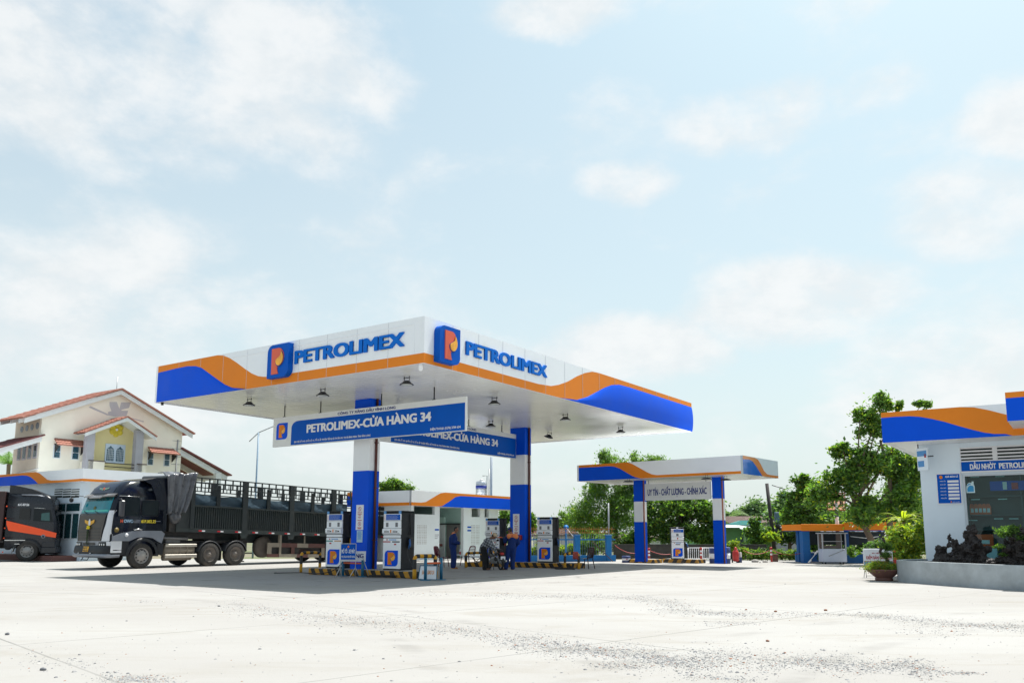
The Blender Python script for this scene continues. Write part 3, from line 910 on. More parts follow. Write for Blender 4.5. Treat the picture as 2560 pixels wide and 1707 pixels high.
def barrier(label, gx0, gx1, topy, bary, lab2=None, board=None, text=None):
    A = gs(gx0[0], gx0[2]); B = gs(gx1[0], gx1[2])
    t = thing('barrier_stand', label, 'barrier', ((A[0] + B[0]) / 2, (A[1] + B[1]) / 2, 0), 0, 'teal barrier stands with an orange bar')
    c = np.array([(A[0] + B[0]) / 2, (A[1] + B[1]) / 2, 0]); A = A - c; B = B - c
    zt = atd(gx0[0], topy, A[1] + c[1])[2]; zb = atd((gx0[0] + gx1[0]) / 2, bary, c[1])[2]
    for P_ in (A, B):
        mb = MB(); mb.tube([(P_[0], P_[1], 0.0), (P_[0], P_[1], zt)], .05, 10); mb.lathe([(.17, 0), (.16, .02), (.06, .03)], 'z', (P_[0], P_[1], 0), 14); mb.build('post', TEAL, t)
    mb = MB(); d = Vector(B - A); 
    mb.tube([Vector(A) + Vector((0, 0, zb)), Vector(B) + Vector((0, 0, zb))], .028, 8); mb.build('bar', mat('orange_bar', (.75, .13, .04), .5), t)
    return t, A, B, c


t, A_, B_, c_ = barrier('teal post barrier with an orange bar and a white board, behind the blue motorbike sign', (857, 1433, 3.25), (906, 1432, 3.25), 1398, 1407)
za = atd(880, 1377, c_[1] + .05)[2]; zb = atd(880, 1403, c_[1])[2]
mb = MB(); mb.box(A_[0] - .05, B_[0] + .04, .06, .085, zb, za); mb.build('board', LETW, t)
mb = MB(); put_text(mb, 'HÀNG', (B_[0] - .04, .06, zb + (za - zb) * .36), (1, 0, 0), (0, 0, 1), h=.13, bold=.04, align='R'); mb.build('lettering', NAVY, t)
t, A_, B_, c_ = barrier('teal post barrier with an orange bar standing in front of the tilted white notice', (1063.5, 1438.5, 2.85), (1103, 1435, 3.4), 1393.5, 1407)
# leaning notice: its frame rests on the ground behind the posts
q = [gs(1045, 2.92), gs(1091, 3.05)]
base = (q[0] + q[1]) / 2
t = thing('leaning_notice', 'white notice board with orange letters and a teal frame leaning behind a teal post', 'notice', base + np.array([0, .05, 0]), math.atan2(q[1][1] - q[0][1], q[1][0] - q[0][0]))
wv = float(np.linalg.norm(q[1] - q[0])) / 2
tl = .30; Lh = .44
def lp(u, v, d=0): return (u, v * math.sin(tl) - d * math.cos(tl), .02 + v * math.cos(tl) + d * math.sin(tl))
mb = MB(); mb.prism([(-wv, 0), (wv, 0), (wv * .9 - .03, Lh), (-wv * .9 - .03, Lh)], lambda u, v, d: lp(u, v, -d), .02); mb.build('board', LETW, t)
mb = MB(); mb.tube([lp(-wv, 0), lp(wv, 0), lp(wv * .9 - .03, Lh), lp(-wv * .9 - .03, Lh), lp(-wv, 0)], .018, 6); mb.build('frame', TEAL, t)
mb = MB(); put_text(mb, 'ĐANG GIAO CA', lp(-wv * .66, Lh * .38), (1, 0, 0), (0, math.sin(tl), math.cos(tl)), w=wv * 1.3, h=.12, bold=.03, lift=.003)
mb.build('lettering', mat('orange_letters', (.80, .30, .06), .6), t)
# dark tool box / broom leaning at the near column
p0 = gs(921, 3.2)
t = thing('squeegee', 'long handled squeegee leaning against the striped island by the near column', 'tool', p0)
mb = MB(); mb.tube([(0.05, -.04, .02), (-.22, .12, .62)], .014, 6); mb.build('handle', GREYM, t)
mb = MB(); mb.box(-.03, .16, -.07, -.03, 0.0, .06); mb.build('blade', BLACK, t)
mb = MB()
# coiled hose lying on the ground in front of the island
hp = []
for k in range(40):
    a = k * .42; hp.append((.42 * math.cos(a) * (1 + .1 * math.sin(k * .7)), .16 * math.sin(a) + .01 * (k % 3), .02 + .0018 * k))
mb.tube(hp, .013, 6)
c_ = gnd(1412, 1424)
o = mb.build('coiled_hose', HOSE); o.location = tuple(c_); tag(o, 'black hose coiled on the ground in front of the far striped island', 'hose')
o = copy_tree(o); o.location = tuple(gs(958, 3.15)); o['label'] = 'black hose coiled on the ground at the foot of the near striped island'

# ------------------------------------------------------------------ chairs, table
CHRED = mat('chair_dark_red', (0.16, 0.02, 0.04), 0.4, var=0.1)
CHBRO = mat('chair_brown', (0.045, 0.018, 0.016), 0.4, var=0.1)


def plastic_chair(label, loc, rz, mt, slats='v'):
    t = thing('plastic_chair', label, 'chair', loc, rz, 'slatted plastic chairs')
    # faces -y; back at +y
    mb = MB()
    nx = 9
    g_ = [[(x, y, .44 - .025 * math.cos(x * 6) * (y < .15) + (.012 if y < -.18 else 0)) for x in np.linspace(-.21, .21, nx)] for y in (-.22, -.12, 0, .12, .21)]
    vs = [p for r_ in g_ for p in r_]; n = len(vs)
    fs = [(j * nx + i, j * nx + i + 1, (j + 1) * nx + i + 1, (j + 1) * nx + i) for j in range(4) for i in range(nx - 1)]
    mb.add(vs, fs, 0, True); mb.add([(p[0], p[1], p[2] - .018) for p in vs], [tuple(reversed(f)) for f in fs], 0, True)
    mb.build('seat', mt, t)
    mb = MB()
    def bk(x, z): return (x, .21 + (z - .44) * .22 - x * x * .5, z)
    mb.tube(smooth_path([bk(-.21, .44), bk(-.22, .70), bk(-.17, .86), bk(0, .89), bk(.17, .86), bk(.22, .70), bk(.21, .44)], 5), .024, 6)
    if slats == 'v':
        for x in np.linspace(-.15, .15, 6): mb.tube([bk(x, .45), bk(x * 1.02, .66), bk(x * 1.0, .87)], [.017, .019, .017], 4)
    else:
        for z in (.54, .61, .68, .75, .82): mb.tube([bk(-.2, z), bk(0, z), bk(.2, z)], .016, 5)
    mb.tube([bk(-.21, .50), bk(0, .50), bk(.21, .50)], .012, 5)
    mb.build('backrest', mt, t)
    for sx in (-1, 1):
        for (y0, y1) in ((-.20, -.25), (.19, .27)):
            mb = MB(); mb.tube([(sx * .19, y0, .43), (sx * .235, y1, .0)], [.026, .017], 6); mb.build('leg', mt, t)
    return t


plastic_chair('dark red slatted plastic chair left of the standing attendant', gnd(1103, 1417) + np.array([0, .1, 0]), R(68), CHRED)
plastic_chair('dark red plastic chair with horizontal slats just left of the striped hoop', gnd(1162, 1414) + np.array([.12, .2, 0]), R(-50), CHRED, 'h')
plastic_chair('dark brown slatted plastic chair at the right end of the far island', gnd(1466, 1421), R(-128), CHBRO)
c_ = gnd(1149, 1415)
t = thing('low_table', 'low white topped table with red tubular legs beside the standing attendant', 'table', c_)
mb = MB(); mb.rbox(-.26, .26, -.2, .2, .49, .52, .01); mb.build('tabletop', LETW, t)
for sx in (-1, 1):
    for sy in (-1, 1):
        mb = MB(); mb.tube([(sx * .22, sy * .16, .49), (sx * .25, sy * .18, 0)], .012, 6); mb.build('leg', CHRED, t)
t = thing('bottle', 'clear bottle with red contents standing on the low table', 'bottle', c_ + np.array([.02, -.02, .52]))
mb = MB(); mb.lathe([(.035, 0), (.036, .13)], 'z', n=12); mb.build('contents', PRED, t)
mb = MB(); mb.lathe([(.037, .13), (.034, .17), (.014, .22), (.014, .25)], 'z', n=12); mb.build('neck', LETW, t)
c_ = gnd(1190, 1415)
t = thing('folding_stool', 'small folding stool with a white top behind the striped hoop', 'stool', c_ + np.array([0, .25, 0]))
mb = MB(); mb.rbox(-.26, .26, -.17, .17, .40, .45, .01); mb.build('tabletop', LETW, t)
mb = MB()
for sy in (-.14, .14): mb.tube([(-.2, sy, .4), (.2, sy, 0)], .014, 6); mb.tube([(.2, sy, .4), (-.2, sy, 0)], .014, 6)
mb.build('crossed_legs', BLACK, t)

# ------------------------------------------------------------------ people


def remeshed(mb, name, mt, parent=None, vox=.012, smooth=2):
    o = mb.build('tmp_shape', mt)
    mo = o.modifiers.new('r', 'REMESH'); mo.mode = 'VOXEL'; mo.voxel_size = vox; mo.use_smooth_shade = True
    if smooth: ms = o.modifiers.new('s', 'SMOOTH'); ms.iterations = smooth; ms.factor = .5
    dg = bpy.context.evaluated_depsgraph_get()
    me = bpy.data.meshes.new_from_object(o.evaluated_get(dg)); me.name = name
    old = o.data; bpy.data.objects.remove(o); bpy.data.meshes.remove(old)
    me.materials.clear()
    for q in (mt if isinstance(mt, (list, tuple)) else [mt]): me.materials.append(q)
    me.polygons.foreach_set('use_smooth', [True] * len(me.polygons))
    me.update()
    n = bpy.data.objects.new(name, me); COL.objects.link(n)
    if parent is not None: n.parent = parent
    return n


def V3(*a): return Vector(a)


def head(mb, c, face, tilt=0.0):
    """skull, jaw, nose, ears; face = horizontal facing direction (2-D), tilt>0 looks down. returns frame"""
    f = Vector((face[0], face[1], 0)).normalized(); s_ = Vector((-f.y, f.x, 0))
    f2 = (f * math.cos(tilt) - Vector((0, 0, 1)) * math.sin(tilt)); u = s_.cross(f2) * -1
    u = f2.cross(s_) * 1.0
    if u.z < 0: u = -u
    rot = Matrix((s_, f2, u)).transposed()
    c = Vector(c)
    mb.ell(c + u * .03, (.074, .092, .095), 14, 10, 0, rot)
    mb.ell(c + f2 * .022 - u * .045, (.056, .065, .07), 12, 8, 0, rot)
    mb.cap(c + f2 * .088 - u * .0 + u * .012, c + f2 * .108 - u * .022, .009, .015)
    mb.cap(c + f2 * .080 - u * .058 - s_ * .018, c + f2 * .080 - u * .058 + s_ * .018, .009, .009)
    for k in (-1, 1): mb.ell(c + s_ * k * .078 - f2 * .005, (.013, .02, .03), 8, 6, 0, rot)
    for k in (-1, 1): mb.cap(c + f2 * .078 + u * .025 + s_ * k * .012, c + f2 * .074 + u * .027 + s_ * k * .045, .010, .009)
    return c, f2, s_, u, rot


def hand(mb, w, d, n, spread=1.0, curl=.5):
    """palm + five fingers: w wrist, d direction, n palm normal"""
    w = Vector(w); d = Vector(d).normalized(); n = Vector(n).normalized(); s_ = d.cross(n).normalized()
    mb.cap(w, w + d * .045, .022, .026); 
    for k in (-1, 1): mb.cap(w + d * .02 + s_ * k * .012, w + d * .085 + s_ * k * .026, .018, .014)
    for i, (o_, L) in enumerate(((-.030, .062), (-.010, .075), (.010, .070), (.030, .055))):
        a = w + d * .088 + s_ * o_
        m_ = a + (d * math.cos(curl * .6) + n * math.sin(curl * .6)) * L * .55
        e = m_ + (d * math.cos(curl * 1.6) + n * math.sin(curl * 1.6)) * L * .5
        mb.cap(a, m_, .010, .009, n=8); mb.cap(m_, e, .009, .0075, n=8)
    a = w + d * .03 - s_ * .028; m_ = a + (d * .7 - s_ * .7 + n * .2) * .045; e = m_ + (d * .95 + n * .3) * .032
    mb.cap(a, m_, .013, .010, n=8); mb.cap(m_, e, .010, .008, n=8)


COVER = mat('uniform_blue', (0.003, 0.026, 0.15), 0.85, var=0.15, scale=8, bump=0.25, bscale=14)
YOKE = mat('uniform_orange', (0.75, 0.24, 0.08), 0.8, var=0.1)
SANDAL = mat('sandal_tan', (0.50, 0.22, 0.05), 0.6, var=0.1)
SHOE = mat('shoe_dark', (0.06, 0.025, 0.02), 0.5, var=0.1)


def limbs(mb, chain, rs):
    for a, b, r0, r1 in zip(chain, chain[1:], rs, rs[1:]): mb.cap(a, b, r0, r1)


def person(label, loc, J, face, tilt, skin_extra, cloth, sole, hairfn, extra=None, rz=0.0):
    """J: joints dict; cloth: list of (name, material, fn(mb)) built over the body"""
    t = thing('person', label, 'person', loc, rz)
    mb = MB()
    H_ = J['head']; N_ = J['neck']
    fr = head(mb, H_, face, tilt)
    mb.cap(N_, Vector(H_) - fr[3] * .04 - fr[1] * .02, .058, .052)
    mb.cap(J['chest'], N_, .12, .06); mb.cap(J['pelvis'], J['chest'], .12, .13)
    for s_ in ('l', 'r'):
        limbs(mb, [J['sh' + s_], J['el' + s_], J['wr' + s_]], [.045, .038, .024])
        limbs(mb, [J['hip' + s_], J['kn' + s_], J['an' + s_]], [.085, .055, .035])
        an = Vector(J['an' + s_]); ft = Vector(J['ft' + s_])
        mb.cap(an - V3(0, 0, .02), ft, .036, .028)
        hd = J['hd' + s_]; hand(mb, J['wr' + s_], hd[0], hd[1], curl=hd[2])
    mb.cap(J['shl'], J['shr'], .06, .06)
    body = remeshed(mb, 'body', SKIN, t, .011, 2)
    for name, mt, fn, vx in cloth:
        q = MB(); fn(q); remeshed(q, name, mt, t, vx, 3)
    q = MB(); hairfn(q, fr); remeshed(q, 'hair', HAIR, t, .011, 1)
    # eyes
    q = MB()
    c, f2, s_, u, rot = fr
    for k in (-1, 1): q.ell(c + f2 * .084 + u * .008 + s_ * k * .03, (.011, .006, .007), 8, 6, 0, rot)
    q.build('eyes', BLACK, t)
    for k, s_ in (('l', 1), ('r', -1)):
        an = Vector(J['an' + k]); ft = Vector(J['ft' + k]); d = (ft - an); d.z = 0; d.normalize(); sd_ = Vector((-d.y, d.x, 0))
        q = MB(); P_ = an - d * .06; P_.z = 0; E_ = ft + d * .04; E_.z = 0
        q.prism([(-.045, 0), (.045, 0), (.052, .6), (.035, 1), (-.035, 1), (-.052, .6)], lambda a, b, h: tuple(P_ + (E_ - P_) * b + sd_ * a + Vector((0, 0, h))), .022)
        q.tube([P_ + (E_ - P_) * .55 + sd_ * .052 + V3(0, 0, .015), P_ + (E_ - P_) * .6 + V3(0, 0, .085), P_ + (E_ - P_) * .55 - sd_ * .052 + V3(0, 0, .015)], .012, 6)
        q.build('sandal', sole, t)
    if extra: extra(t, fr)
    return t


def short_hair(q, fr):
    c, f2, s_, u, rot = fr
    q.ell(c + u * .052 - f2 * .018, (.080, .094, .088), 14, 10, 0, rot)
    q.ell(c + u * .015 - f2 * .045, (.077, .062, .085), 14, 10, 0, rot)


# 1 standing attendant, arms folded low, looking right
def Jm(d): return d
wl = gnd(1133.5, 1420.5)
J = dict(head=(.10, -.02, 1.61), neck=(.02, 0, 1.44), chest=(-.02, 0, 1.24), pelvis=(-.03, 0, .93),
         shl=(.03, -.18, 1.385), shr=(-.03, .18, 1.385), ell=(-.01, -.25, 1.10), elr=(.03, .24, 1.12), wrl=(.25, -.13, 1.03), wrr=(.26, .05, 1.06),
         hdl=((.2, .8, .1), (-1, 0, 0), .5), hdr=((.2, -.8, -.2), (-1, 0, 0), .5),
         hipl=(-.02, -.09, .90), hipr=(-.04, .10, .90), knl=(.05, -.12, .48), knr=(-.02, .10, .49), anl=(.02, -.14, .085), anr=(-.04, .10, .085),
         ftl=(.17, -.17, .035), ftr=(.12, .11, .035))
J = {k: (v if k.startswith('hd') else (v[0] * 1.0, v[1], v[2])) for k, v in J.items()}


def cover_std(J, q, sleeve='w', leg=.03):
    q.cap(J['pelvis'], J['chest'], .165, .185); q.cap(J['chest'], (np.array(J['neck']) * .85 + np.array(J['chest']) * .15), .185, .08)
    q.cap(J['shl'], J['shr'], .082, .082)
    p = np.array(J['pelvis']); q.cap(p + np.array([0, 0, -.04]), p + np.array([0, 0, .12]), .155, .15)
    for s_ in ('l', 'r'):
        w_ = np.array(J['el' + s_]) * .12 + np.array(J['wr' + s_]) * .88
        limbs(q, [J['sh' + s_], J['el' + s_], tuple(w_)], [.092, .078, .056])
        an = np.array(J['an' + s_]) + np.array([0, 0, .0])
        limbs(q, [J['hip' + s_], J['kn' + s_], tuple(an)], [.128, .100, .088])


def w1_cloth(q): cover_std(J, q)
def w1_yoke(q):
    for s_ in ('l', 'r'):
        a = np.array(J['sh' + s_]); q.cap(a + np.array([-.005, 0, .035]), (a + np.array(J['neck'])) / 2 + np.array([-.03, 0, .03]), .068, .07)


person('standing attendant in blue coveralls with folded arms, next to the red chair', wl, J, (.95, -.35), .12, None,
       [('coveralls', COVER, w1_cloth, .014), ('shoulder_yoke', YOKE, w1_yoke, .014)], SANDAL, short_hair)

# 2 man in plaid shirt bending over his motorbike
PLAID = bpy.data.materials.new('plaid_shirt'); PLAID.use_nodes = True
t_ = PLAID.node_tree; g = NG(t_); b_ = t_.nodes['Principled BSDF']; tcn = g.n('ShaderNodeTexCoord'); sp = g.n('ShaderNodeSeparateXYZ'); g.l(tcn.outputs['Object'], sp.inputs[0])
h1 = g.m('GREATER_THAN', g.m('FRACT', g.m('MULTIPLY', g.m('ADD', sp.outputs[2], g.m('MULTIPLY', sp.outputs[0], .5)), 9.0)), .5)
h2 = g.m('GREATER_THAN', g.m('FRACT', g.m('MULTIPLY', g.m('SUBTRACT', sp.outputs[0], g.m('MULTIPLY', sp.outputs[2], .5)), 9.0)), .5)
h3 = g.m('MULTIPLY', g.m('ADD', h1, h2), .5)
g.l(g.mix(h3, (0.05, 0.055, 0.07, 1), (0.30, 0.32, 0.35, 1)), b_.inputs['Base Color']); b_.inputs['Roughness'].default_value = .9
TROU = mat('black_trousers', (0.010, 0.010, 0.012), 0.85, var=0.2)
HATM = mat('cream_hat', (0.55, 0.42, 0.28), 0.8, var=0.1)
pl = gnd(1212, 1424)
J2 = dict(head=(.36, -.06, 1.33), neck=(.21, -.02, 1.25), chest=(.12, 0, 1.12), pelvis=(-.06, .02, .86),
          shl=(.17, .17, 1.19), shr=(.13, -.17, 1.20), ell=(.30, .22, .92), elr=(.25, -.25, .95), wrl=(.50, .12, .80), wrr=(.46, -.14, .74),
          hdl=((.9, 0, -.3), (0, 0, -1), .8), hdr=((.8, .1, -.5), (0, 0, -1), .8),
          hipl=(-.05, .11, .84), hipr=(-.06, -.08, .84), knl=(.05, .13, .47), knr=(-.01, -.10, .46), anl=(.05, .14, .085), anr=(.0, -.12, .085),
          ftl=(.19, .13, .035), ftr=(.14, -.14, .035))


def shirt(q):
    q.cap(J2['pelvis'], J2['chest'], .165, .165); q.cap(J2['chest'], tuple(np.array(J2['neck']) * .8 + np.array(J2['chest']) * .2), .16, .08)
    q.cap(J2['shl'], J2['shr'], .085, .085)
    q.cap((-.07, .02, .78), (-.03, .02, .92), .17, .17)
    for s_ in ('l', 'r'):
        limbs(q, [J2['sh' + s_], J2['el' + s_], tuple(np.array(J2['wr' + s_]) * .9 + np.array(J2['el' + s_]) * .1)], [.098, .085, .062])


def trousers(q):
    q.cap((-.06, .12, .82), (-.05, -.10, .82), .125, .125)
    for s_ in ('l', 'r'):
        limbs(q, [J2['hip' + s_], J2['kn' + s_], tuple(np.array(J2['an' + s_]) + np.array([0, 0, -.03]))], [.125, .105, .095])


def hat(t, fr):
    c, f2, s_, u, rot = fr
    q = MB(); q.ell(c + u * .075 - f2 * .01, (.092, .105, .075), 16, 10, 0, rot); q.build('hat', HATM, t)
    q = MB(); q.ell(c + u * .062 + f2 * .11, (.075, .085, .010), 14, 6, 0, rot); q.build('hat_brim', BLACK, t)


person('man in grey plaid shirt, black trousers and cream cap bending over the motorbike', pl, J2, (.9, -.25), .75, None,
       [('shirt', PLAID, shirt, .014), ('trousers', TROU, trousers, .014)], SHOE, short_hair, hat)

# 3 attendant seen from behind with orange yoke, reaching to the left
al = gnd(1273, 1423.5)
J3 = dict(head=(.03, .05, 1.57), neck=(.11, .02, 1.42), chest=(.14, 0, 1.24), pelvis=(.08, 0, .92),
          shl=(-.05, .03, 1.36), shr=(.31, -.02, 1.35), ell=(-.17, .12, 1.12), elr=(.37, .04, 1.08), wrl=(-.22, .16, 1.26), wrr=(.26, .22, .92),
          hdl=((-.9, .1, .3), (0, 0, 1), .7), hdr=((-.6, .6, 0), (0, 0, -1), .6),
          hipl=(-.01, 0, .90), hipr=(.18, 0, .90), knl=(-.08, .02, .48), knr=(.15, .02, .48), anl=(-.13, -.02, .085), anr=(.14, .0, .085),
          ftl=(-.25, -.06, .035), ftr=(.12, .13, .035))


def w3_cloth(q): cover_std(J3, q)
def w3_yoke(q):
    q.cap((-.02, -.06, 1.36), (.28, -.085, 1.355), .092, .092)
    q.cap((.0, -.05, 1.33), (.27, -.08, 1.33), .105, .105)


CAPB = mat('cap_blue', (0.01, 0.03, 0.16), 0.7, var=0.1)


def capfn(t, fr):
    c, f2, s_, u, rot = fr
    q = MB(); q.ell(c + u * .070 - f2 * .01, (.088, .102, .068), 16, 10, 0, rot); q.build('cap', CAPB, t)
    q = MB(); q.ell(c + u * .055 + f2 * .12, (.065, .07, .009), 14, 6, 0, rot); q.build('cap_peak', CAPB, t)
    q = MB(); put_text(q, 'P', (.10, -.185, 1.32), (1, -.12, 0), (0, 0, 1), h=.075, bold=.05); q.build('back_emblem', PRED, t)


person('attendant seen from behind in blue coveralls with an orange shoulder yoke and blue cap', al, J3, (-.75, .55), .3, None,
       [('coveralls', COVER, w3_cloth, .014), ('shoulder_yoke', YOKE, w3_yoke, .012)], SHOE, short_hair, capfn)
t = thing('folder', 'orange folder held out in the hand of the attendant with the orange yoke', 'folder', al + np.array([-.36, .16, 1.30]), R(12))
mb = MB(); mb.rbox(-.14, .07, -.05, .05, -.02, .015, .01); mb.build('cover', mat('folder_orange', (.70, .12, .04), .5), t)
mb = MB(); mb.box(-.20, -.13, -.04, .04, -.012, .006); mb.build('paper', LETW, t)

# ------------------------------------------------------------------ motorbike (seen from its rear left)
bl = gnd(1251.5, 1424.5)
t = thing('motorbike', 'black motorbike with red tail light between the man in plaid and an attendant', 'motorbike', bl, R(24))
# local: +y is forward, origin at rear wheel contact


def bike_wheel(y):
    q = MB(); R0, r0 = .27, .038; n, k = 28, 8; vs = []; fs = []
    for i in range(n):
        a = 2 * PI * i / n
        for j in range(k):
            b = 2 * PI * j / k; rr = R0 + r0 * math.cos(b); vs.append((r0 * 1.1 * math.sin(b), y + rr * math.cos(a), R0 + r0 + rr * math.sin(a)))
    for i in range(n):
        for j in range(k): fs.append((i * k + j, i * k + (j + 1) % k, ((i + 1) % n) * k + (j + 1) % k, ((i + 1) % n) * k + j))
    q.add(vs, fs, 0, True); w = q.build('wheel', RUBBER, t)
    q = MB()
    for i in range(12):
        a = 2 * PI * i / 12; q.tube([(0.012 * (-1) ** i, y, .308), (0, y + .24 * math.cos(a), .308 + .24 * math.sin(a))], .004, 4)
    q.lathe([(.05, -.05), (.05, .05)], 'x', (0, y, .308), 12); q.build('spokes', GREYM, w)


bike_wheel(0); bike_wheel(1.22)
mb = MB(); mb.rbox(-.09, .09, -.05, .42, .62, .72, .04); mb.cap((0, .0, .66), (0, .45, .64), .085, .10); mb.cap((0, .5, .42), (0, 1.0, .60), .09, .10); mb.cap((0, 1.0, .58), (0, 1.1, .86), .10, .08)
remeshed(mb, 'body_panels', mat('bike_black', (.015, .016, .02), .25, var=.1, coat=.4), t, .02, 2)
mb = MB(); mb.cap((0, -.02, .755), (0, .48, .775), .085, .10); remeshed(mb, 'seat', BLACK, t, .02, 2)
mb = MB(); mb.rbox(-.07, .07, -.2, -.05, .60, .70, .02); mb.build('tail_light', RED, t)
mb = MB(); mb.cap((0, -.1, .60), (0, -.22, .32), .05, .06); mb.build('rear_mudguard', BLACK, t)
mb = MB(); mb.rbox(-.10, .10, -.25, -.235, .42, .55, .01); mb.build('number_plate', LETW, t)
mb = MB(); mb.tube([(-.33, 1.02, 1.02), (-.1, 1.08, .96), (.1, 1.08, .96), (.33, 1.02, 1.02)], .015, 6); mb.build('handlebar', BLACK, t)
for sx in (-1, 1):
    mb = MB(); mb.tube([(sx * .2, 1.05, .98), (sx * .27, 1.0, 1.14)], .008, 5); mb.ell((sx * .29, .98, 1.18), (.06, .015, .045), 12, 8); mb.build('mirror', BLACK, t)
    mb = MB(); mb.tube([(sx * .07, 1.07, .85), (sx * .07, 1.22, .31)], .022, 6); mb.build('fork', GREYM, t)
    mb = MB(); mb.tube([(sx * .09, .12, .62), (sx * .10, -.02, .33)], .026, 8); mb.build('shock_absorber', GREYM, t)
mb = MB(); mb.cap((.14, .5, .26), (.15, -.18, .36), .035, .055); mb.build('exhaust', CHROME, t)
mb = MB(); mb.rbox(-.12, .12, .48, .78, .24, .50, .04); mb.build('engine', GREYM, t)
mb = MB(); mb.cap((0, 1.0, .90), (0, 1.10, .98), .11, .08); mb.build('headlight_cowl', mat('bike_blue', (.01, .05, .30), .3), t)
mb = MB(); mb.tube([(-.14, .35, .30), (-.22, .2, .02)], .012, 5); mb.build('side_stand', BLACK, t)
# ------------------------------------------------------------------ lorries
CABBLK = mat('cab_black', (0.006, 0.009, 0.018), 0.16, var=0.1, spec=.35)
CABGRY = mat('cab_silver', (0.22, 0.24, 0.28), 0.35, metal=0.3, var=0.06, dirt=0.12)
CABWHT = mat('cab_white', (0.62, 0.64, 0.68), 0.35, var=0.04, dirt=0.1)
GRILLE = mat('grille_brown', (0.035, 0.030, 0.026), 0.45, var=0.2)
WSCR = mat('windscreen_green', (0.0, 0.17, 0.22), 0.08, var=0.35, scale=1.2, spec=.4)
GOLD = mat('gold_wings', (0.75, 0.38, 0.01), 0.4, var=0.1)
RIM = mat('rim_dusty', (0.16, 0.14, 0.125), 0.6, var=0.15, dirt=0.3)
RIML = mat('rim_light', (0.28, 0.27, 0.26), 0.45, var=0.15, metal=.3)
CHASS = mat('chassis', (0.018, 0.017, 0.017), 0.6, var=0.3, dirt=0.3)
BEIGE = mat('beige_tank', (0.22, 0.19, 0.15), 0.6, var=0.15, dirt=0.35)
MAROON = mat('maroon_guard', (0.09, 0.035, 0.03), 0.7, var=0.2, dirt=0.3)
STEELG = mat('trailer_green_grey', (0.017, 0.026, 0.027), 0.6, var=0.15, dirt=0.2)
TARPB = mat('tarp_blue_grey', (0.035, 0.07, 0.10), 0.55, var=0.2, scale=1.2, bump=0.3, bscale=3)
TARPG = mat('tarp_grey', (0.12, 0.125, 0.14), 0.32, var=0.35, scale=3, bump=0.6, bscale=6, coat=.2)
REFR = mat('reflector_red', (0.55, 0.02, 0.03), 0.3, var=.05)
TXTY = mat('letter_yellow', (0.70, 0.55, 0.03), 0.5, var=0.05)


def truck_wheel(t, x, y, side, Rw=.52, w=.30, dual=False, rim=RIM, deep=True, name='wheel'):
    """axle along y; side=+1 outer face towards +y"""
    q = MB(); s_ = side
    wo = y + s_ * w / 2; wi = y - s_ * w / 2
    ys = [wi, wi, wi + s_ * .03, y, wo - s_ * .03, wo, wo]
    rs = [Rw * .62, Rw * .90, Rw * .985, Rw, Rw * .985, Rw * .90, Rw * .62]
    q.lathe(list(zip(rs, ys)), 'y', (x, 0, Rw), 32, caps=(1, 0))
    tw = q.build(name, RUBBER, t)
    q = MB()
    if deep:
        pr = [(Rw * .61, wo - s_ * .005), (Rw * .60, wo - s_ * .02), (Rw * .50, wo - s_ * .12), (Rw * .36, wo - s_ * .14), (Rw * .30, wo - s_ * .10), (Rw * .16, wo - s_ * .02), (Rw * .10, wo + s_ * .01), (.01, wo + s_ * .012)]
    else:
        pr = [(Rw * .61, wo - s_ * .005), (Rw * .56, wo - s_ * .03), (Rw * .50, wo - s_ * .05), (Rw * .34, wo + s_ * .02), (Rw * .20, wo + s_ * .05), (Rw * .12, wo + s_ * .07), (.01, wo + s_ * .072)]
    q.lathe(pr, 'y', (x, 0, Rw), 28, caps=(0, 1))
    for k in range(10):
        a = 2 * PI * k / 10; rr = Rw * .42 if not deep else Rw * .24
        yy = wo - s_ * (.0 if not deep else .07)
        q.lathe([(.016, yy - .02), (.016, yy + .02 * s_ + .0)], 'y', (x + rr * math.cos(a), 0, Rw + rr * math.sin(a)), 6)
    q.build('rim', rim, tw)
    if not deep:
        q = MB()
        for k in range(10):
            a = 2 * PI * (k + .5) / 10; rr = Rw * .44
            q.lathe([(.03, wo - s_ * .03), (.03, wo - s_ * .003)], 'y', (x + rr * math.cos(a), 0, Rw + rr * math.sin(a)), 8)
        q.build('rim_holes', BLACK, tw)
    return tw


def loft(q, levels, n=9, mi=0, back=True):
    """levels: (z, xf, xr, hw, k) cab body rings with rounded front; returns surf(y,z)"""
    rings = []
    for (z, xf, xr, hw, k) in levels:
        ring = []
        for i in range(2 * n + 1):
            a = -PI / 2 + PI * i / (2 * n)
            yy = hw * math.copysign(abs(math.sin(a)) ** .35, math.sin(a)); xx = xf - k + k * (max(0, math.cos(a)) ** .55)
            ring.append((xx, yy, z))
        ring += [(xr, hw, z), (xr, -hw, z)]
        rings.append(ring)
    m_ = len(rings[0]); vs = [p for r_ in rings for p in r_]; fs = []
    for j in range(len(rings) - 1):
        for i in range(m_): fs.append((j * m_ + i, j * m_ + (i + 1) % m_, (j + 1) * m_ + (i + 1) % m_, (j + 1) * m_ + i))
    q.add(vs, fs, mi, True)
    q.add(rings[0], [tuple(range(m_ - 1, -1, -1))], mi); q.add(rings[-1], [tuple(range(m_))], mi)

    def surf(y, z, off=0.0):
        for L0, L1 in zip(levels, levels[1:]):
            if z <= L1[0] + 1e-9: break
        t = (z - L0[0]) / (L1[0] - L0[0]); t = max(0, min(1, t))
        xf, hw, k = [L0[i] + (L1[i] - L0[i]) * t for i in (1, 3, 4)]
        s_ = min(1, abs(y) / hw); a = math.asin(s_ ** (1 / .35))
        return (xf - k + k * (max(0, math.cos(a)) ** .55) + off, y, z)
    return surf


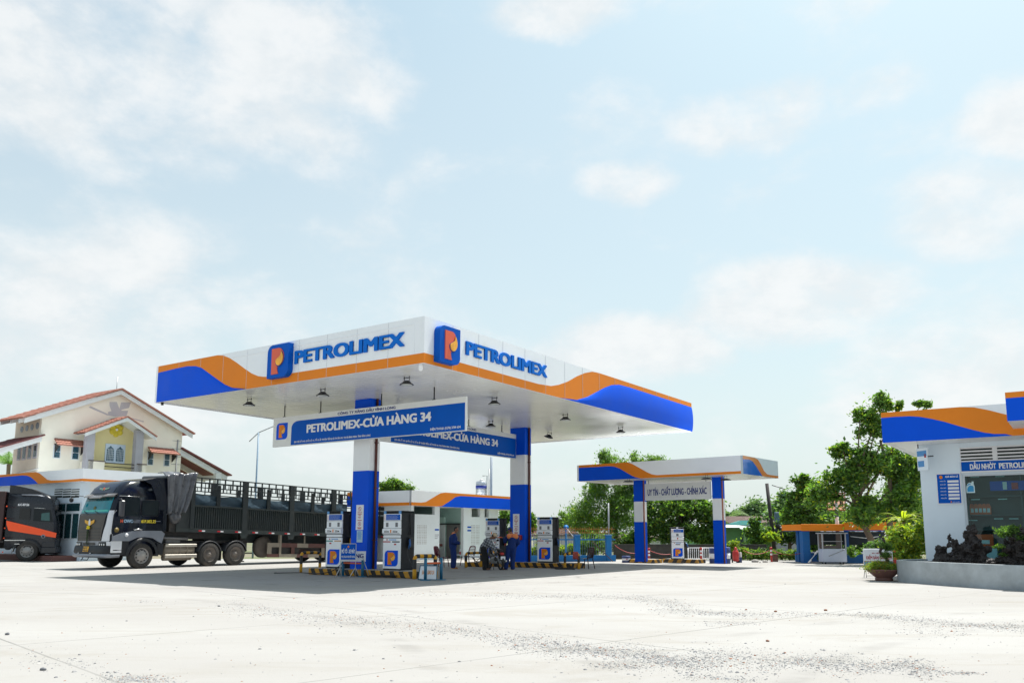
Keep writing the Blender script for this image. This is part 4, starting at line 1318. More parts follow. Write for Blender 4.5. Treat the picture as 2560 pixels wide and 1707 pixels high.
def patch(q, surf, y0, y1, z0, z1, off=.012, ny=12, nz=5, mi=0, zf=None):
    vs = []
    for j in range(nz + 1):
        for i in range(ny + 1):
            u = i / ny; v = j / nz
            a = (y0(v) if callable(y0) else y0); b = (y1(v) if callable(y1) else y1)
            z = z0 + (z1 - z0) * v
            y = a + (b - a) * u
            if zf: z = zf(y, z)
            vs.append(surf(y, z, off))
    q.add(vs, [(j * (ny + 1) + i, j * (ny + 1) + i + 1, (j + 1) * (ny + 1) + i + 1, (j + 1) * (ny + 1) + i) for j in range(nz) for i in range(ny)], mi, True)


def wings(q, c, xd, ud, w, h, n=(0, 0, 0), mi=0):
    """pair of spread wings as feather fans"""
    c = Vector(c); xd = Vector(xd).normalized(); ud = Vector(ud).normalized(); nd = xd.cross(ud)
    for s_ in (-1, 1):
        for k in range(4):
            x0 = .12 + .20 * k
            P = [(x0, -.5 + .12 * k), (x0 + .15, -.42 + .14 * k), (x0 + .20, .5 - .06 * (3 - k)), (x0 + .02, .42 - .08 * (3 - k))]
            if s_ < 0: P = [(-a, b) for a, b in P][::-1]
            q.add([c + xd * a * w / 2 + ud * b * h + nd * (.001 * k) for a, b in P], [(0, 1, 2, 3)], mi)


h_ = np.array([-math.cos(R(55)), -math.sin(R(55)), 0])
tr = thing('cargo_lorry', 'long black lorry with green tinted windscreen, bunched grey tarp and slatted cargo trailer', 'lorry', (-17.06, 34.38, 0), math.atan2(h_[1], h_[0]))
LV = [(.60, -.02, -2.32, 1.20, .22), (.95, 0.02, -2.32, 1.22, .22), (1.5, .04, -2.32, 1.24, .22), (2.2, 0.0, -2.32, 1.24, .24), (2.60, -.11, -2.32, 1.22, .26), (2.95, -.22, -2.32, 1.19, .28),
      (3.02, -.26, -2.32, 1.18, .30), (3.30, -.42, -2.32, 1.12, .36), (3.52, -.66, -2.32, 1.02, .45), (3.60, -.95, -2.28, .90, .5)]
q = MB(); surf = loft(q, LV)
# cut-away look at the wheel arch is done by keeping the lower body short: body starts at z=.95 behind the bumper
cab_body = q.build('cab', CABBLK, tr)
q = MB(); patch(q, surf, lambda v: -1.06 + .03 * v, lambda v: 1.06 - .03 * v, 2.24, 2.90, .012, 16, 6); ws = q.build('windscreen', WSCR, cab_body)
q = MB(); patch(q, surf, -1.0, .98, 2.30, 2.37, .016, 16, 1); q.build('dash_glow', mat('dash_green', (.03, .42, .34), .3, var=.2), ws)
q = MB(); patch(q, surf, -1.0, 1.0, 2.74, 2.90, .016, 16, 2); q.build('interior_shade', mat('interior_shade', (.0, .055, .065), .15, var=.3), ws)  # shade of the cab interior, put into the colour of the upper glass
q = MB()
for y in (-.5, .35): q.tube([surf(y, 2.22, .03), surf(y - .32, 2.34, .03)], .012, 5)
q.build('wiper', BLACK, cab_body)
q = MB(); q.lathe([(.10, -.02), (.10, .0)], 'x', surf(-.05, 2.42, .02), 14); q.build('windscreen_medallion', mat('medallion', (.09, .10, .02), .5), cab_body)
# roof fairing front panel with a lighter frame and wings
q = MB(); patch(q, surf, -.82, .82, 3.06, 3.44, .012, 12, 4); q.build('roof_panel', mat('fairing_navy', (.006, .012, .035), .12, spec=.5), cab_body)
q = MB(); p = surf(0, 3.24, .035); wings(q, p, (0, 1, 0), (-.45, 0, 1), .80, .13); q.build('wing_badge', mat('badge_green', (.28, .45, .30), .4), cab_body)
q = MB(); q.ell(surf(0, 3.24, .03), (.02, .08, .06), 10, 6); q.build('badge_centre', REDP, cab_body)
# visor
q = MB()
vs = []
for j, (dx_, z) in enumerate([(.02, 2.98), (.20, 2.90), (.24, 2.86), (.22, 2.84), (.0, 2.90)]):
    for i in range(17):
        y = -1.14 + 2.28 * i / 16; b_ = surf(y, 2.95, 0); vs.append((b_[0] + dx_ * (1 - .35 * (abs(y) / 1.14) ** 4), y, z + .05 * (abs(y) > .45) - .0))
q.add(vs, [(j * 17 + i, j * 17 + i + 1, (j + 1) % 5 * 17 + i + 1, (j + 1) % 5 * 17 + i) for j in range(5) for i in range(16)], 0)
q.build('sun_visor', mat('visor_smoke', (.10, .09, .085), .25, coat=.4), tr)
# grille and trims
q = MB(); patch(q, surf, lambda v: -1.02 - .04 * v, lambda v: .72 + .22 * v, 1.12, 2.16, .02, 14, 6); gr = q.build('grille', GRILLE, tr)
q = MB()
for z in (1.22, 1.34, 1.46, 1.60): patch(q, surf, -.9, .66, z, z + .035, .032, 12, 1)
q.build('grille_slats', BLACK, gr)
q = MB(); patch(q, surf, lambda v: .78 + .22 * v, lambda v: 1.235 - .0 * v, 1.12, 1.80, .022, 8, 6); patch(q, surf, lambda v: 1.00 + .06 * v, lambda v: 1.235, 1.80, 2.34, .022, 8, 6); q.build('corner_trim', CABWHT, tr)
q = MB(); patch(q, surf, -1.235, lambda v: -1.06 - .05 * v, 1.12, 2.2, .022, 6, 6); q.build('corner_trim', CABGRY, tr)
q = MB(); p = surf(-.16, 1.86, .05); wings(q, p, (0, 1, 0), (0, 0, 1), .80, .24); q.build('wing_emblem', GOLD, gr)
q = MB(); p = surf(-.16, 1.86, .05); q.ell((p[0], p[1], p[2]), (.02, .075, .15), 12, 8); q.build('emblem_centre', CABWHT, gr)
q = MB()
p = surf(-.18, 1.66, .07)
rng = random.Random(3)
for k in range(26): q.ell((p[0] + rng.uniform(-.02, .02), p[1] + rng.uniform(-.09, .09), p[2] + rng.uniform(-.05, .06)), (.03, .03, .025), 6, 4)
q.build('flower_head', mat('flower_yellow', (.75, .60, .01), .7), gr)
q = MB()
for k in range(40):
    zz = rng.uniform(1.0, 1.62); q.tube([(p[0] + rng.uniform(-.02, .02), p[1] + rng.uniform(-.05, .05), zz), (p[0] + .01, p[1] + rng.uniform(-.08, .08), zz - .12)], .010, 4)
q.build('flower_stems', mat('stem_green', (.03, .05, .02), .7), gr)
# bumper group
q = MB(); patch(q, surf, -1.2, 1.2, .94, 1.12, .03, 16, 2); q.build('bumper_top', CABGRY, tr)
q = MB(); patch(q, surf, -.55, .35, .96, 1.06, .05, 8, 1); q.build('bumper_vent', BLACK, tr)
q = MB(); surfb = loft(q, [(.62, .16, -.5, 1.22, .26), (.68, .18, -.5, 1.24, .26), (.92, .14, -.5, 1.24, .26), (.94, .10, -.5, 1.22, .26)]); bp = q.build('bumper', DARK, tr)
q = MB(); surfl = loft(q, [(.46, .12, -.5, 1.20, .26), (.50, .20, -.5, 1.25, .27), (.58, .21, -.5, 1.26, .27), (.61, .18, -.5, 1.24, .27)]); q.build('bumper_lip', CABGRY, tr)
q = MB(); patch(q, surfb, -.32, .10, .70, .90, .012, 6, 2); npl = q.build('number_plate', GOLD, bp)
q = MB(); p = surfb(-.28, .81, .02); put_text(q, '61C', p, (0, 1, 0), (0, 0, 1), w=.32, h=.07, bold=.03); p = surfb(-.28, .72, .02); put_text(q, '002.25', p, (0, 1, 0), (0, 0, 1), w=.34, h=.06, bold=.03); q.build('plate_characters', BLACK, npl)
q = MB()
for y in (-.6, .3): q.tube([surfb(y, .64, .0), (surfb(y, .64, .05)[0], y, .62)], .03, 8)
q.build('fog_lamp', CHROME, bp)
for s_ in (-1, 1):
    q = MB(); patch(q, surf, *(sorted((s_ * .66, s_ * 1.13))), .72, 1.08, .06, 6, 4); hl = q.build('headlight', GLASS, tr)
    q = MB()
    for a in (.76, .90, 1.03):
        for z in (.98, .82): q.ell(surf(s_ * a, z, .07), (.02, .045, .05), 10, 6)
    q.build('lamp_bowls', CHROME, hl)
q = MB(); patch(q, surf, 1.14, 1.236, .66, 1.1, .065, 4, 4); q.box(-.55, -.10, 1.235, 1.262, .66, 1.12); q.build('corner_panel', CABWHT, tr)
q = MB(); q.tube([(.1, -.35, .5), (.2, -.36, .34), (.25, -.25, .38), (.2, .1, .36), (.12, .12, .5)], .018, 5); q.build('tow_cable', BLACK, tr)
# left-hand side (seen): door, windows, skirts, lettering
Y = 1.245
q = MB(); q.prism([(-1.22, 2.12), (-.30, 2.12), (-.36, 2.60), (-.62, 2.86), (-1.22, 2.86)], lambda u, v, d: (u, Y - .01 + d * -1, v), -.014); q.build('door_window', GLASS, tr)
q = MB(); q.prism([(-2.02, 2.16), (-1.38, 2.16), (-1.34, 2.24), (-1.34, 2.78), (-2.06, 2.78), (-2.08, 2.24)], lambda u, v, d: (u, Y - .01 - d, v), -.014); q.build('sleeper_window', GLASS, tr)
q = MB(); q.tube([(-1.42, Y + .006, 2.13), (-2.05, Y + .006, 2.13), (-2.11, Y + .006, 2.2), (-2.11, Y + .006, 2.8), (-1.31, Y + .006, 2.8), (-1.31, Y + .006, 2.2), (-1.42, Y + .006, 2.13)], .008, 4)
q.tube([(-1.26, Y + .004, .98), (-1.26, Y + .004, 2.9)], .005, 4); q.box(-1.1, -.95, Y, Y + .03, 1.94, 1.97); q.build('door_seams', DARK, tr)
q = MB(); q.tube([(-.62, 1.1, 3.13), (-1.35, 1.12, 3.12), (-1.95, 1.0, 3.38)], .012, 5); q.tube([(-.35, 1.19, 2.93), (-1.2, 1.24, 2.92)], .010, 5); q.build('highlight_trim', CHROME, tr)
q = MB()
sk = [(-.12, 1.12), (-.12, 1.30), (-.5, 1.44), (-1.0, 1.52), (-1.28, 1.54), (-2.25, 1.54), (-2.42, 1.42), (-2.30, 1.02), (-2.12, 1.10), (-1.9, 1.23), (-1.55, 1.28), (-1.2, 1.26), (-.95, 1.16), (-.85, 1.12)]
q.prism(sk[::-1], lambda u, v, d: (u, Y + .002 + d, v), .03); q.build('side_skirt', CABGRY, tr)
q = MB(); q.lathe([(.075, Y + .032), (.075, Y + .04)], 'y', (-.72, 0, 1.36), 14); q.build('side_badge', CABWHT, tr)
q = MB(); q.lathe([(.10, Y + .002), (.10, Y + .008)], 'y', (-.30, 0, 1.56), 14); q.build('gold_badge', mat('old_gold', (.14, .10, .02), .5), tr)
q = MB(); q.tube([(-1.02, Y + .04, 1.57), (-1.2, Y + .06, 1.6), (-1.36, Y + .04, 1.57)], .03, 6); q.build('door_handle', CHROME, tr)
# text reads towards the back of the lorry (+x is forward, seen from +y)
q = MB(); put_text(q, 'H', (-.44, Y, 1.86), (-1, 0, 0), (0, 0, 1), w=.09, h=.12, bold=.05, lift=.005); q.build('red_letter', REDP, tr)
q = MB(); put_text(q, 'OWO', (-.58, Y, 1.86), (-1, 0, 0), (0, 0, 1), w=.40, h=.12, bold=.05, lift=.005); q.build('pale_letters', mat('pale_letters', (.30, .45, .60), .5), tr)
q = MB()
for z in (1.86, 1.91, 1.96): q.box(-1.30, -1.0, Y + .002, Y + .006, z, z + .022)
q.box(-2.2, -1.95, Y + .002, Y + .006, 1.92, 1.94); q.build('side_stripes', CABGRY, tr)
q = MB(); put_text(q, '61F.002.25', (-1.34, Y, 1.86), (-1, 0, 0), (0, 0, 1), w=.64, h=.12, bold=.05, lift=.005); q.build('yellow_characters', TXTY, tr)
# wheel arch
q = MB()
for a0 in range(14):
    a = PI * a0 / 14 * 1.02 - .02; b = PI * (a0 + 1) / 14 * 1.02 - .02
    for (r0, r1) in ((.60, .72),):
        c0, s0, c1, s1 = math.cos(a), math.sin(a), math.cos(b), math.sin(b)
        q.add([(-1.45 + r0 * c0, y_, .52 + r0 * s0) if k == 0 else None for k, y_ in ()] or
              [(-1.45 + r1 * c0, .75, .52 + r1 * s0), (-1.45 + r1 * c1, .75, .52 + r1 * s1), (-1.45 + r1 * c1, 1.29, .52 + r1 * s1), (-1.45 + r1 * c0, 1.29, .52 + r1 * s0),
               (-1.45 + r0 * c0, 1.29, .52 + r0 * s0), (-1.45 + r0 * c1, 1.29, .52 + r0 * s1)], [(0, 1, 2, 3), (3, 2, 5, 4)], 0, True)
q.build('wheel_arch', DARK, tr)
q = MB(); q.box(-.85, -.12, 1.0, 1.255, .56, 1.12); q.box(-.80, -.2, 1.0, 1.262, .74, .78); q.build('step_well', DARK, tr)
q = MB(); q.rbox(-2.42, -2.12, .9, 1.24, .55, 1.02, .02); q.build('mud_flap', DARK, tr)
# mirrors
q = MB(); q.rbox(-.42, -.24, 1.36, 1.56, 2.10, 2.74, .04); q.tube([(-.3, 1.2, 2.80), (-.3, 1.44, 2.80), (-.32, 1.46, 2.7)], .02, 6); q.build('mirror', mat('mirror_housing', (.05, .05, .06), .35), tr)
q = MB(); q.tube([(-.1, -1.1, 2.95), (.1, -1.35, 2.99), (.16, -1.52, 2.9)], .016, 6); q.ell((.16, -1.55, 2.80), (.10, .06, .10), 10, 6); q.build('mirror', BLACK, tr)
# rear roof fin of the cab
q = MB()
q.prism([(-2.32, 1.5), (-1.95, 1.5), (-1.95, 2.9), (-1.7, 3.45), (-1.35, 3.60), (-1.9, 3.74), (-2.34, 3.76), (-2.46, 3.68), (-2.50, 1.5)], lambda u, v, d: (u, 1.14 + d, v), .09)
q.prism([(-1.9, 3.5), (-1.35, 3.60), (-1.9, 3.74), (-2.34, 3.76), (-2.46, 3.68), (-2.4, 3.5)], lambda u, v, d: (u, -1.14 + d, v), 2.27)
q.build('air_deflector', CABBLK, tr)
# chassis, tanks
q = MB(); q.box(-6.6, -.4, -.45, .45, .72, .98); q.box(-6.9, -2.3, -.9, .9, 1.0, 1.12); q.box(-6.9, -6.7, -.9, .9, .6, 1.1); q.build('chassis', CHASS, tr)
q = MB(); q.tube([(-2.55, .95, .72), (-3.95, .95, .72)], .24, 16); q.tube([(-2.6, .95, .42), (-3.9, .95, .42)], .14, 10)
for x in (-2.9, -3.25, -3.6): q.box(x - .02, x + .02, .9, 1.20, .46, .98)
q.build('fuel_tank', BEIGE, tr)
q = MB(); q.rbox(-4.02, -2.52, 1.20, 1.245, .86, .98, .015); q.rbox(-4.05, -2.52, 1.20, 1.245, .40, .55, .015); q.box(-4.0, -2.54, .7, 1.2, .99, 1.01); q.build('tank_guard', mat('tank_guard_steel', (.42, .39, .34), .4, metal=.4, dirt=.2), tr)
q = MB(); q.tube([(-2.5, 1.0, 1.24), (-3.7, 1.0, 1.20)], .06, 8); q.tube([(-2.5, .8, 1.12), (-3.8, .8, 1.14)], .05, 8); q.rbox(-3.4, -2.7, .6, .95, 1.02, 1.2, .03); q.build('air_pipes', mat('pipe_grey', (.22, .22, .22), .5, dirt=.4), tr)
for x in (-4.68, -6.05):
    q = MB()
    for k in range(12):
        a, b = PI * (.08 + .84 * k / 12), PI * (.08 + .84 * (k + 1) / 12); r1 = .62
        q.add([(x + r1 * math.cos(a), .72, .5 + r1 * math.sin(a)), (x + r1 * math.cos(b), .72, .5 + r1 * math.sin(b)), (x + r1 * math.cos(b), 1.26, .5 + r1 * math.sin(b)), (x + r1 * math.cos(a), 1.26, .5 + r1 * math.sin(a)),
               (x + (r1 - .05) * math.cos(a), 1.26, .5 + (r1 - .05) * math.sin(a)), (x + (r1 - .05) * math.cos(b), 1.26, .5 + (r1 - .05) * math.sin(b))], [(0, 1, 2, 3), (3, 2, 5, 4)], 0, True)
    q.build('mudguard', DARK, tr)
truck_wheel(tr, -1.45, 1.10, 1, rim=RIML, deep=False); truck_wheel(tr, -1.45, -1.10, -1, rim=RIML, deep=False)
for x in (-4.68, -6.05):
    truck_wheel(tr, x, 1.10, 1, w=.32); truck_wheel(tr, x, -1.10, -1, w=.32)
# ---- trailer (rear end slightly lower)
TX, TZ, TILT = -2.95, 1.60, .0235


def tp(u, y, z): return (TX - u - z * TILT * 0, y, z - u * TILT)


def tbox(q, u0, u1, y0, y1, z0, z1, mi=0):
    vs = [tp(u, y, z) for z in (z0, z1) for y in (y0, y1) for u in (u0, u1)]
    return q.add(vs, [(0, 1, 3, 2), (4, 6, 7, 5), (0, 4, 5, 1), (2, 3, 7, 6), (0, 2, 6, 4), (1, 5, 7, 3)], mi)


LT = 14.3; PU = [.75, 3.5, 6.25, 9.0, 11.75, 14.2]
trl = None
q = MB(); tbox(q, 0, LT, -1.24, 1.24, 1.55, 1.66); tbox(q, 0, LT, 1.20, 1.25, 1.50, 1.68); tbox(q, 0, LT, -1.25, -1.20, 1.50, 1.68)
for u in (3.5, 6.25, 9.0): q.prism([(u - .22, 1.5), (u - .14, 1.30), (u + .14, 1.30), (u + .22, 1.5)], lambda a, b, d: tp(a, 1.2 + d, b), .05)
tbox(q, 2.0, LT - .5, -.5, -.35, 1.1, 1.55); tbox(q, 2.0, LT - .5, .35, .5, 1.1, 1.55)
floor = q.build('trailer_deck', STEELG, tr)
q = MB()
for s_ in (-1, 1):
    n = 118
    for i in range(n):
        u0 = .75 + (LT - .75) * i / n; u1 = .75 + (LT - .75) * (i + 1) / n; um = (u0 + u1) / 2
        y = s_ * 1.19
        a, b, c, d = (tp(u0, y, 1.68), tp(u0, y, 2.64), tp(um - .015, y, 1.68), tp(um - .015, y, 2.64))
        e, f = tp(um, y + s_ * .045, 1.68), tp(um, y + s_ * .045, 2.64)
        g_, h2_ = tp(u1 - .02, y + s_ * .045, 1.68), tp(u1 - .02, y + s_ * .045, 2.64)
        i_, j_ = tp(u1, y, 1.68), tp(u1, y, 2.64)
        q.add([a, b, c, d, e, f, g_, h2_, i_, j_], [(0, 2, 3, 1), (2, 4, 5, 3), (4, 6, 7, 5), (6, 8, 9, 7)])
    tbox(q, .75, LT, min(s_ * 1.17, s_ * 1.25), max(s_ * 1.17, s_ * 1.25), 2.62, 2.69)
tbox(q, 0.0, .05, -1.2, 1.2, 1.66, 2.9)
q.build('side_panel', STEELG, tr)
q = MB(); tbox(q, .0, .75, 1.17, 1.23, 1.66, 2.9); q.build('front_corner_panel', mat('panel_dark', (.018, .024, .026), .5), tr)
PG = mat('post_green_grey', (.014, .021, .023), .5, dirt=.12)
for s_ in (-1, 1):
    for u in PU:
        w_ = .14 if u > 1 else .10
        q = MB(); tbox(q, u - w_, u + w_, s_ * 1.20 - .05, s_ * 1.20 + .06, 1.66, 3.90); q.build('post', PG, tr)
    for u in (2.1, 4.9, 7.65, 10.4):
        q = MB(); tbox(q, u - .10, u + .10, s_ * 1.14 - .03, s_ * 1.14 + .03, 2.66, 3.62); q.build('inner_post', PG, tr)
q = MB()
for s_ in (-1, 1):
    tbox(q, 0.7, LT, s_ * 1.19 - .025, s_ * 1.19 + .025, 3.86, 3.91); tbox(q, 0.7, LT, s_ * 1.19 - .02, s_ * 1.19 + .02, 3.44, 3.485); tbox(q, 0.7, LT, s_ * 1.19 - .012, s_ * 1.19 + .012, 3.64, 3.665)
    n = 33
    for i in range(n + 1):
        u = .75 + (LT - .75) * i / n; tbox(q, u - .028, u + .028, s_ * 1.19 - .02, s_ * 1.19 + .02, 3.48, 3.88)
        u += .2
        if i < n and i % 3: tbox(q, u - .014, u + .014, s_ * 1.19 - .012, s_ * 1.19 + .012, 3.18 if i % 2 else 3.48, 3.66)
    tbox(q, 0.7, LT, s_ * 1.18 - .012, s_ * 1.18 + .012, 3.13, 3.17)
q.build('top_rail', STEELG, tr)
# tarpaulin lining inside the rack
for s_ in (-1, 1):
    q = MB(); n = 80; rows = []
    ends = 9.2 if s_ > 0 else 9.5
    for j in range(7):
        row = []
        for i in range(n + 1):
            u = .9 + ends * i / n; z = 2.55 + .56 * j / 6 + (.0 if j < 6 else .12 * math.sin(u * 2.1) * .4)
            row.append(tp(u, s_ * (1.08 + .03 * math.sin(u * 3.1 + j) + .02 * math.sin(u * 11 + j * 2)), z + (.05 if j == 6 else 0)))
        rows.append(row)
    q.add([p for r_ in rows for p in r_], [(j * (n + 1) + i, j * (n + 1) + i + 1, (j + 1) * (n + 1) + i + 1, (j + 1) * (n + 1) + i) for j in range(6) for i in range(n)], 0, True)
    q.build('tarpaulin_lining', TARPB, tr)
# closed dark gate at the back end
q = MB()
for z in (2.75, 3.0, 3.25): tbox(q, LT - 3.0, LT, 1.15, 1.18, z, z + .18)
tbox(q, LT - .05, LT, -1.2, 1.2, 1.66, 3.88); tbox(q, LT, LT + .12, .9, 1.0, 3.5, 3.6)
for u in (12.4, 13.0, 13.6): tbox(q, u, u + .05, 1.18, 1.21, 2.6, 3.9)
q.build('tail_gate', BLACK, tr)
# bunched tarp over the front
q = MB(); nu, nv_ = 26, 22; rows = []
rng = random.Random(11)
ph = [rng.uniform(0, 6) for _ in range(8)]
for i in range(nu + 1):
    a = i / nu
    row = []
    for j in range(nv_ + 1):
        b = j / nv_       # 0 top inner, 1 bottom tail
        u = -.62 + 1.45 * a
        # gathers towards a knot at u=.15,z=2.1
        k = max(0, (b - .25) / .75)
        uu = u * (1 - k * .5) - .16 * k
        uu += .10 * k * math.sin(b * 3)
        z = 4.05 - .16 * (a < .35) * (1 - b) - .10 * abs(a - .6) - 1.75 * k - .07 * math.sin(a * 9 + ph[0])
        y = 1.02 + .36 * min(1, b / .25) + .07 * math.sin(a * 22 + ph[1] + b * 2) * (.4 + b) + .04 * math.sin(a * 41 + ph[2] + b * 5) - .05 * k
        if b < .1: y = .6 + 4.5 * b; z = 4.0 + .06 * math.sin(a * 7)
        row.append(tp(uu, y, z))
    rows.append(row)
q.add([p for r_ in rows for p in r_], [(i * (nv_ + 1) + j, i * (nv_ + 1) + j + 1, (i + 1) * (nv_ + 1) + j + 1, (i + 1) * (nv_ + 1) + j) for i in range(nu) for j in range(nv_)], 0, True)
tq = q.build('bunched_tarp', TARPG, tr); mo = tq.modifiers.new('t', 'SOLIDIFY'); mo.thickness = .03
q = MB(); 
for k in range(7):
    c_ = (TX + .10 + rng.uniform(-.1, .1), 1.22 + rng.uniform(-.03, .08), 2.12 + rng.uniform(-.12, .12)); q.ell(c_, (.20, .16, .20), 12, 8)
for k in range(9): q.cap((TX + .3 - .1 * k, .9, 3.80 + .02 * math.sin(k)), (TX + .25 - .1 * k, -1.0, 3.85), .10, .10)
remeshed(q, 'tarp_bundle', mat('tarp_dark', (.06, .062, .07), .35, var=.3, bump=.6, bscale=10), tr, .03, 1)
# reflectors, side guard, spare wheel, legs
q = MB(); q2 = MB()
for k in range(14):
    u = 1.1 + k * .95; tbox(q, u, u + .16, 1.25, 1.262, 1.545, 1.60); tbox(q2, u + .165, u + .32, 1.25, 1.262, 1.545, 1.60)
q.build('red_reflectors', REFR, tr); q2.build('pale_reflectors', LETW, tr)
q = MB(); q2 = MB()
for (z0, z1) in ((.92, 1.12), (.44, .60)):
    for k, (a, b) in enumerate([(4.9, 5.7), (5.7, 6.7), (6.7, 7.4), (7.4, 8.5)]): tbox(q if k % 2 == (0 if z0 < .8 else 1) else q2, a, b, 1.17, 1.21, z0, z1)
tbox(q2, 4.9, 5.15, 1.165, 1.205, .6, .92); tbox(q, 6.35, 6.55, 1.165, 1.205, .6, .92); tbox(q2, 8.3, 8.5, 1.165, 1.205, .6, .92); tbox(q2, 5.6, 5.72, 1.18, 1.22, .44, 1.5)
for u in (5.6, 7.2, 8.9): tbox(q2, u - .03, u + .03, 1.12, 1.17, 1.1, 1.5)
tbox(q, 6.9, 8.2, .8, 1.1, .62, .86)
q.build('side_guard', MAROON, tr); q2.build('side_guard_pale', BEIGE, tr)
q = MB(); q.lathe([(.3, .55), (.5, .6), (.5, .8), (.3, .85)], 'y', (TX - 5.0, 0, .80), 24); q.build('spare_wheel', mat('dusty_rubber', (.12, .10, .085), .8, var=.2), tr)
q = MB(); tbox(q, 3.6, 3.75, .7, .85, .25, 1.5); tbox(q, 3.6, 3.75, -.85, -.7, .25, 1.5); tbox(q, 3.5, 3.85, .65, .9, .22, .27); tbox(q, 3.4, 4.2, .9, 1.0, .6, .66); q.build('landing_legs', CHASS, tr)
q = MB(); tbox(q, -.45, 2.2, -.9, .9, 1.22, 1.54); tbox(q, -.3, .0, .3, 1.2, 1.5, 2.2); q.build('gooseneck', CHASS, tr)
q = MB(); tbox(q, 5.15, 8.3, .6, 1.1, .60, .92); q.build('dark_backing', CHASS, tr)  # added backing that makes the openings of the side guard dark
for u in (9.05, 10.36, 11.67):
    for s_ in (-1, 1): truck_wheel(tr, TX - u, s_ * 1.08, s_, w=.34)

# ------------------------------------------------------------------ second lorry at the left edge (faces right)
w2 = gnd(66, 1402.6)
tr2 = thing('parked_lorry', 'dark grey lorry cab with an orange side stripe at the left edge, facing right', 'lorry', w2 + np.array([.712, 1.408, 0]), R(20))
G2 = mat('cab_dark_grey', (0.020, 0.023, 0.030), 0.25, var=0.1, spec=.4)
OR2 = mat('stripe_orange_red', (0.95, 0.09, 0.012), 0.4, var=.04)
LV2 = [(.72, .10, -2.2, 1.2, .2), (1.0, .16, -2.2, 1.23, .22), (1.9, .16, -2.2, 1.24, .22), (2.05, .12, -2.2, 1.24, .24), (2.9, -.02, -2.2, 1.22, .24), (3.2, -.14, -2.2, 1.18, .26), (3.40, -.36, -2.2, 1.10, .3), (3.46, -.7, -2.2, 1.0, .3)]
# visible side is -y
q = MB(); sf = loft(q, LV2); c2 = q.build('cab', G2, tr2)
q = MB(); patch(q, sf, -1.1, 1.1, 2.10, 2.88, .012, 16, 6); q.build('windscreen', GLASS, c2)
Y = -1.245
def side(q, P, d=-.014, y=Y): q.prism(P, lambda u, v, e: (u, y + .004 + e, v), d)
q = MB(); side(q, [(-.98, 2.06), (-.06, 2.0), (-.16, 2.36), (-.22, 2.62), (-.98, 2.66)]); q.build('door_window', GLASS, tr2)
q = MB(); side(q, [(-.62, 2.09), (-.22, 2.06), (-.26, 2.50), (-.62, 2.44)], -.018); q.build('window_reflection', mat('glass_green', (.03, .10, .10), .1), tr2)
q = MB(); side(q, [(-1.62, 2.14), (-1.14, 2.10), (-1.14, 2.68), (-1.62, 2.70)]); q.build('sleeper_window', mat('sleeper_black', (.004, .005, .007), .3), tr2)
q = MB(); side(q, [(-2.05, 1.56), (-1.92, 1.54), (.12, 1.20), (.14, 1.44), (-1.0, 1.76), (-2.18, 2.06), (-2.16, 1.85)], -.012); q.build('orange_stripe', OR2, tr2)
q = MB(); q.box(-2.18, -1.26, Y - .03, Y, 1.05, 1.09); q.box(-1.72, -1.5, Y - .03, Y, .87, .90); q.tube([(-.98, Y - .01, 2.72), (-.45, Y - .01, 2.69)], .014, 5); q.build('chrome_strip', CHROME, tr2)
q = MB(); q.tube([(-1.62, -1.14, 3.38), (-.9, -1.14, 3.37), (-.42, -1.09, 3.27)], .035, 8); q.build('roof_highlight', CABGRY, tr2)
q = MB(); put_text(q, '61C-07156', (-1.72, Y, 2.82), (1, 0, 0), (0, 0, 1), w=.50, h=.11, bold=.05, lift=.005); q.build('white_characters', LETW, tr2)
q = MB(); q.lathe([(.105, Y - .012), (.105, Y)], 'y', (-.46, 0, 1.26), 16); q.build('round_badge', CABGRY, tr2)
q = MB(); q.lathe([(.05, Y - .016), (.05, Y - .011)], 'y', (-.46, 0, 1.26), 12); q.build('badge_centre', G2, tr2)
q = MB(); q.prism([(-2.2, 3.42), (-2.2, 3.88), (-1.95, 3.86), (-1.2, 3.70), (-.62, 3.46), (-.62, 3.40)], lambda u, v, d: (u, -1.02 + d, v), 2.04); q.build('air_deflector', G2, tr2)
q = MB(); q.box(-2.2, -.7, -.95, .95, 3.36, 3.44); q.build('deflector_mount', BLACK, tr2)
q = MB(); q.rbox(.0, .16, -1.52, -1.34, 2.62, 2.86, .05); q.tube([(-.1, -1.2, 2.86), (.05, -1.42, 2.84)], .02, 6); q.tube([(.02, -1.36, 2.6), (.16, -1.4, 2.55), (.3, -1.42, 2.62)], .01, 5); q.build('mirror', BLACK, tr2)
q = MB(); q.rbox(.28, .48, .9, 1.3, 2.52, 2.66, .05); q.build('kerb_mirror', BLACK, tr2)
q = MB(); q.rbox(-.55, .22, -1.26, 1.24, .38, .74, .06); q.rbox(-.5, .12, -1.25, -.9, .70, 1.0, .03); q.build('bumper', G2, tr2)
q = MB()
for k in range(12):
    a, b = PI * k / 12, PI * (k + 1) / 12; r1 = .66
    q.add([(-1.15 + r1 * math.cos(a), -.8, .5 + r1 * math.sin(a)), (-1.15 + r1 * math.cos(b), -.8, .5 + r1 * math.sin(b)), (-1.15 + r1 * math.cos(b), -1.27, .5 + r1 * math.sin(b)), (-1.15 + r1 * math.cos(a), -1.27, .5 + r1 * math.sin(a)),
           (-1.15 + .56 * math.cos(a), -1.27, .5 + .56 * math.sin(a)), (-1.15 + .56 * math.cos(b), -1.27, .5 + .56 * math.sin(b))], [(0, 1, 2, 3), (3, 2, 5, 4)], 0, True)
q.build('wheel_arch', DARK, tr2)
q = MB()
for z in (2.75, 2.15, 1.65, 1.15, .2 + .25): q.rbox(-2.25, -2.19, Y - .03, Y + .02, z, z + .06, .01)
q.build('marker_lamps', OR2, tr2)
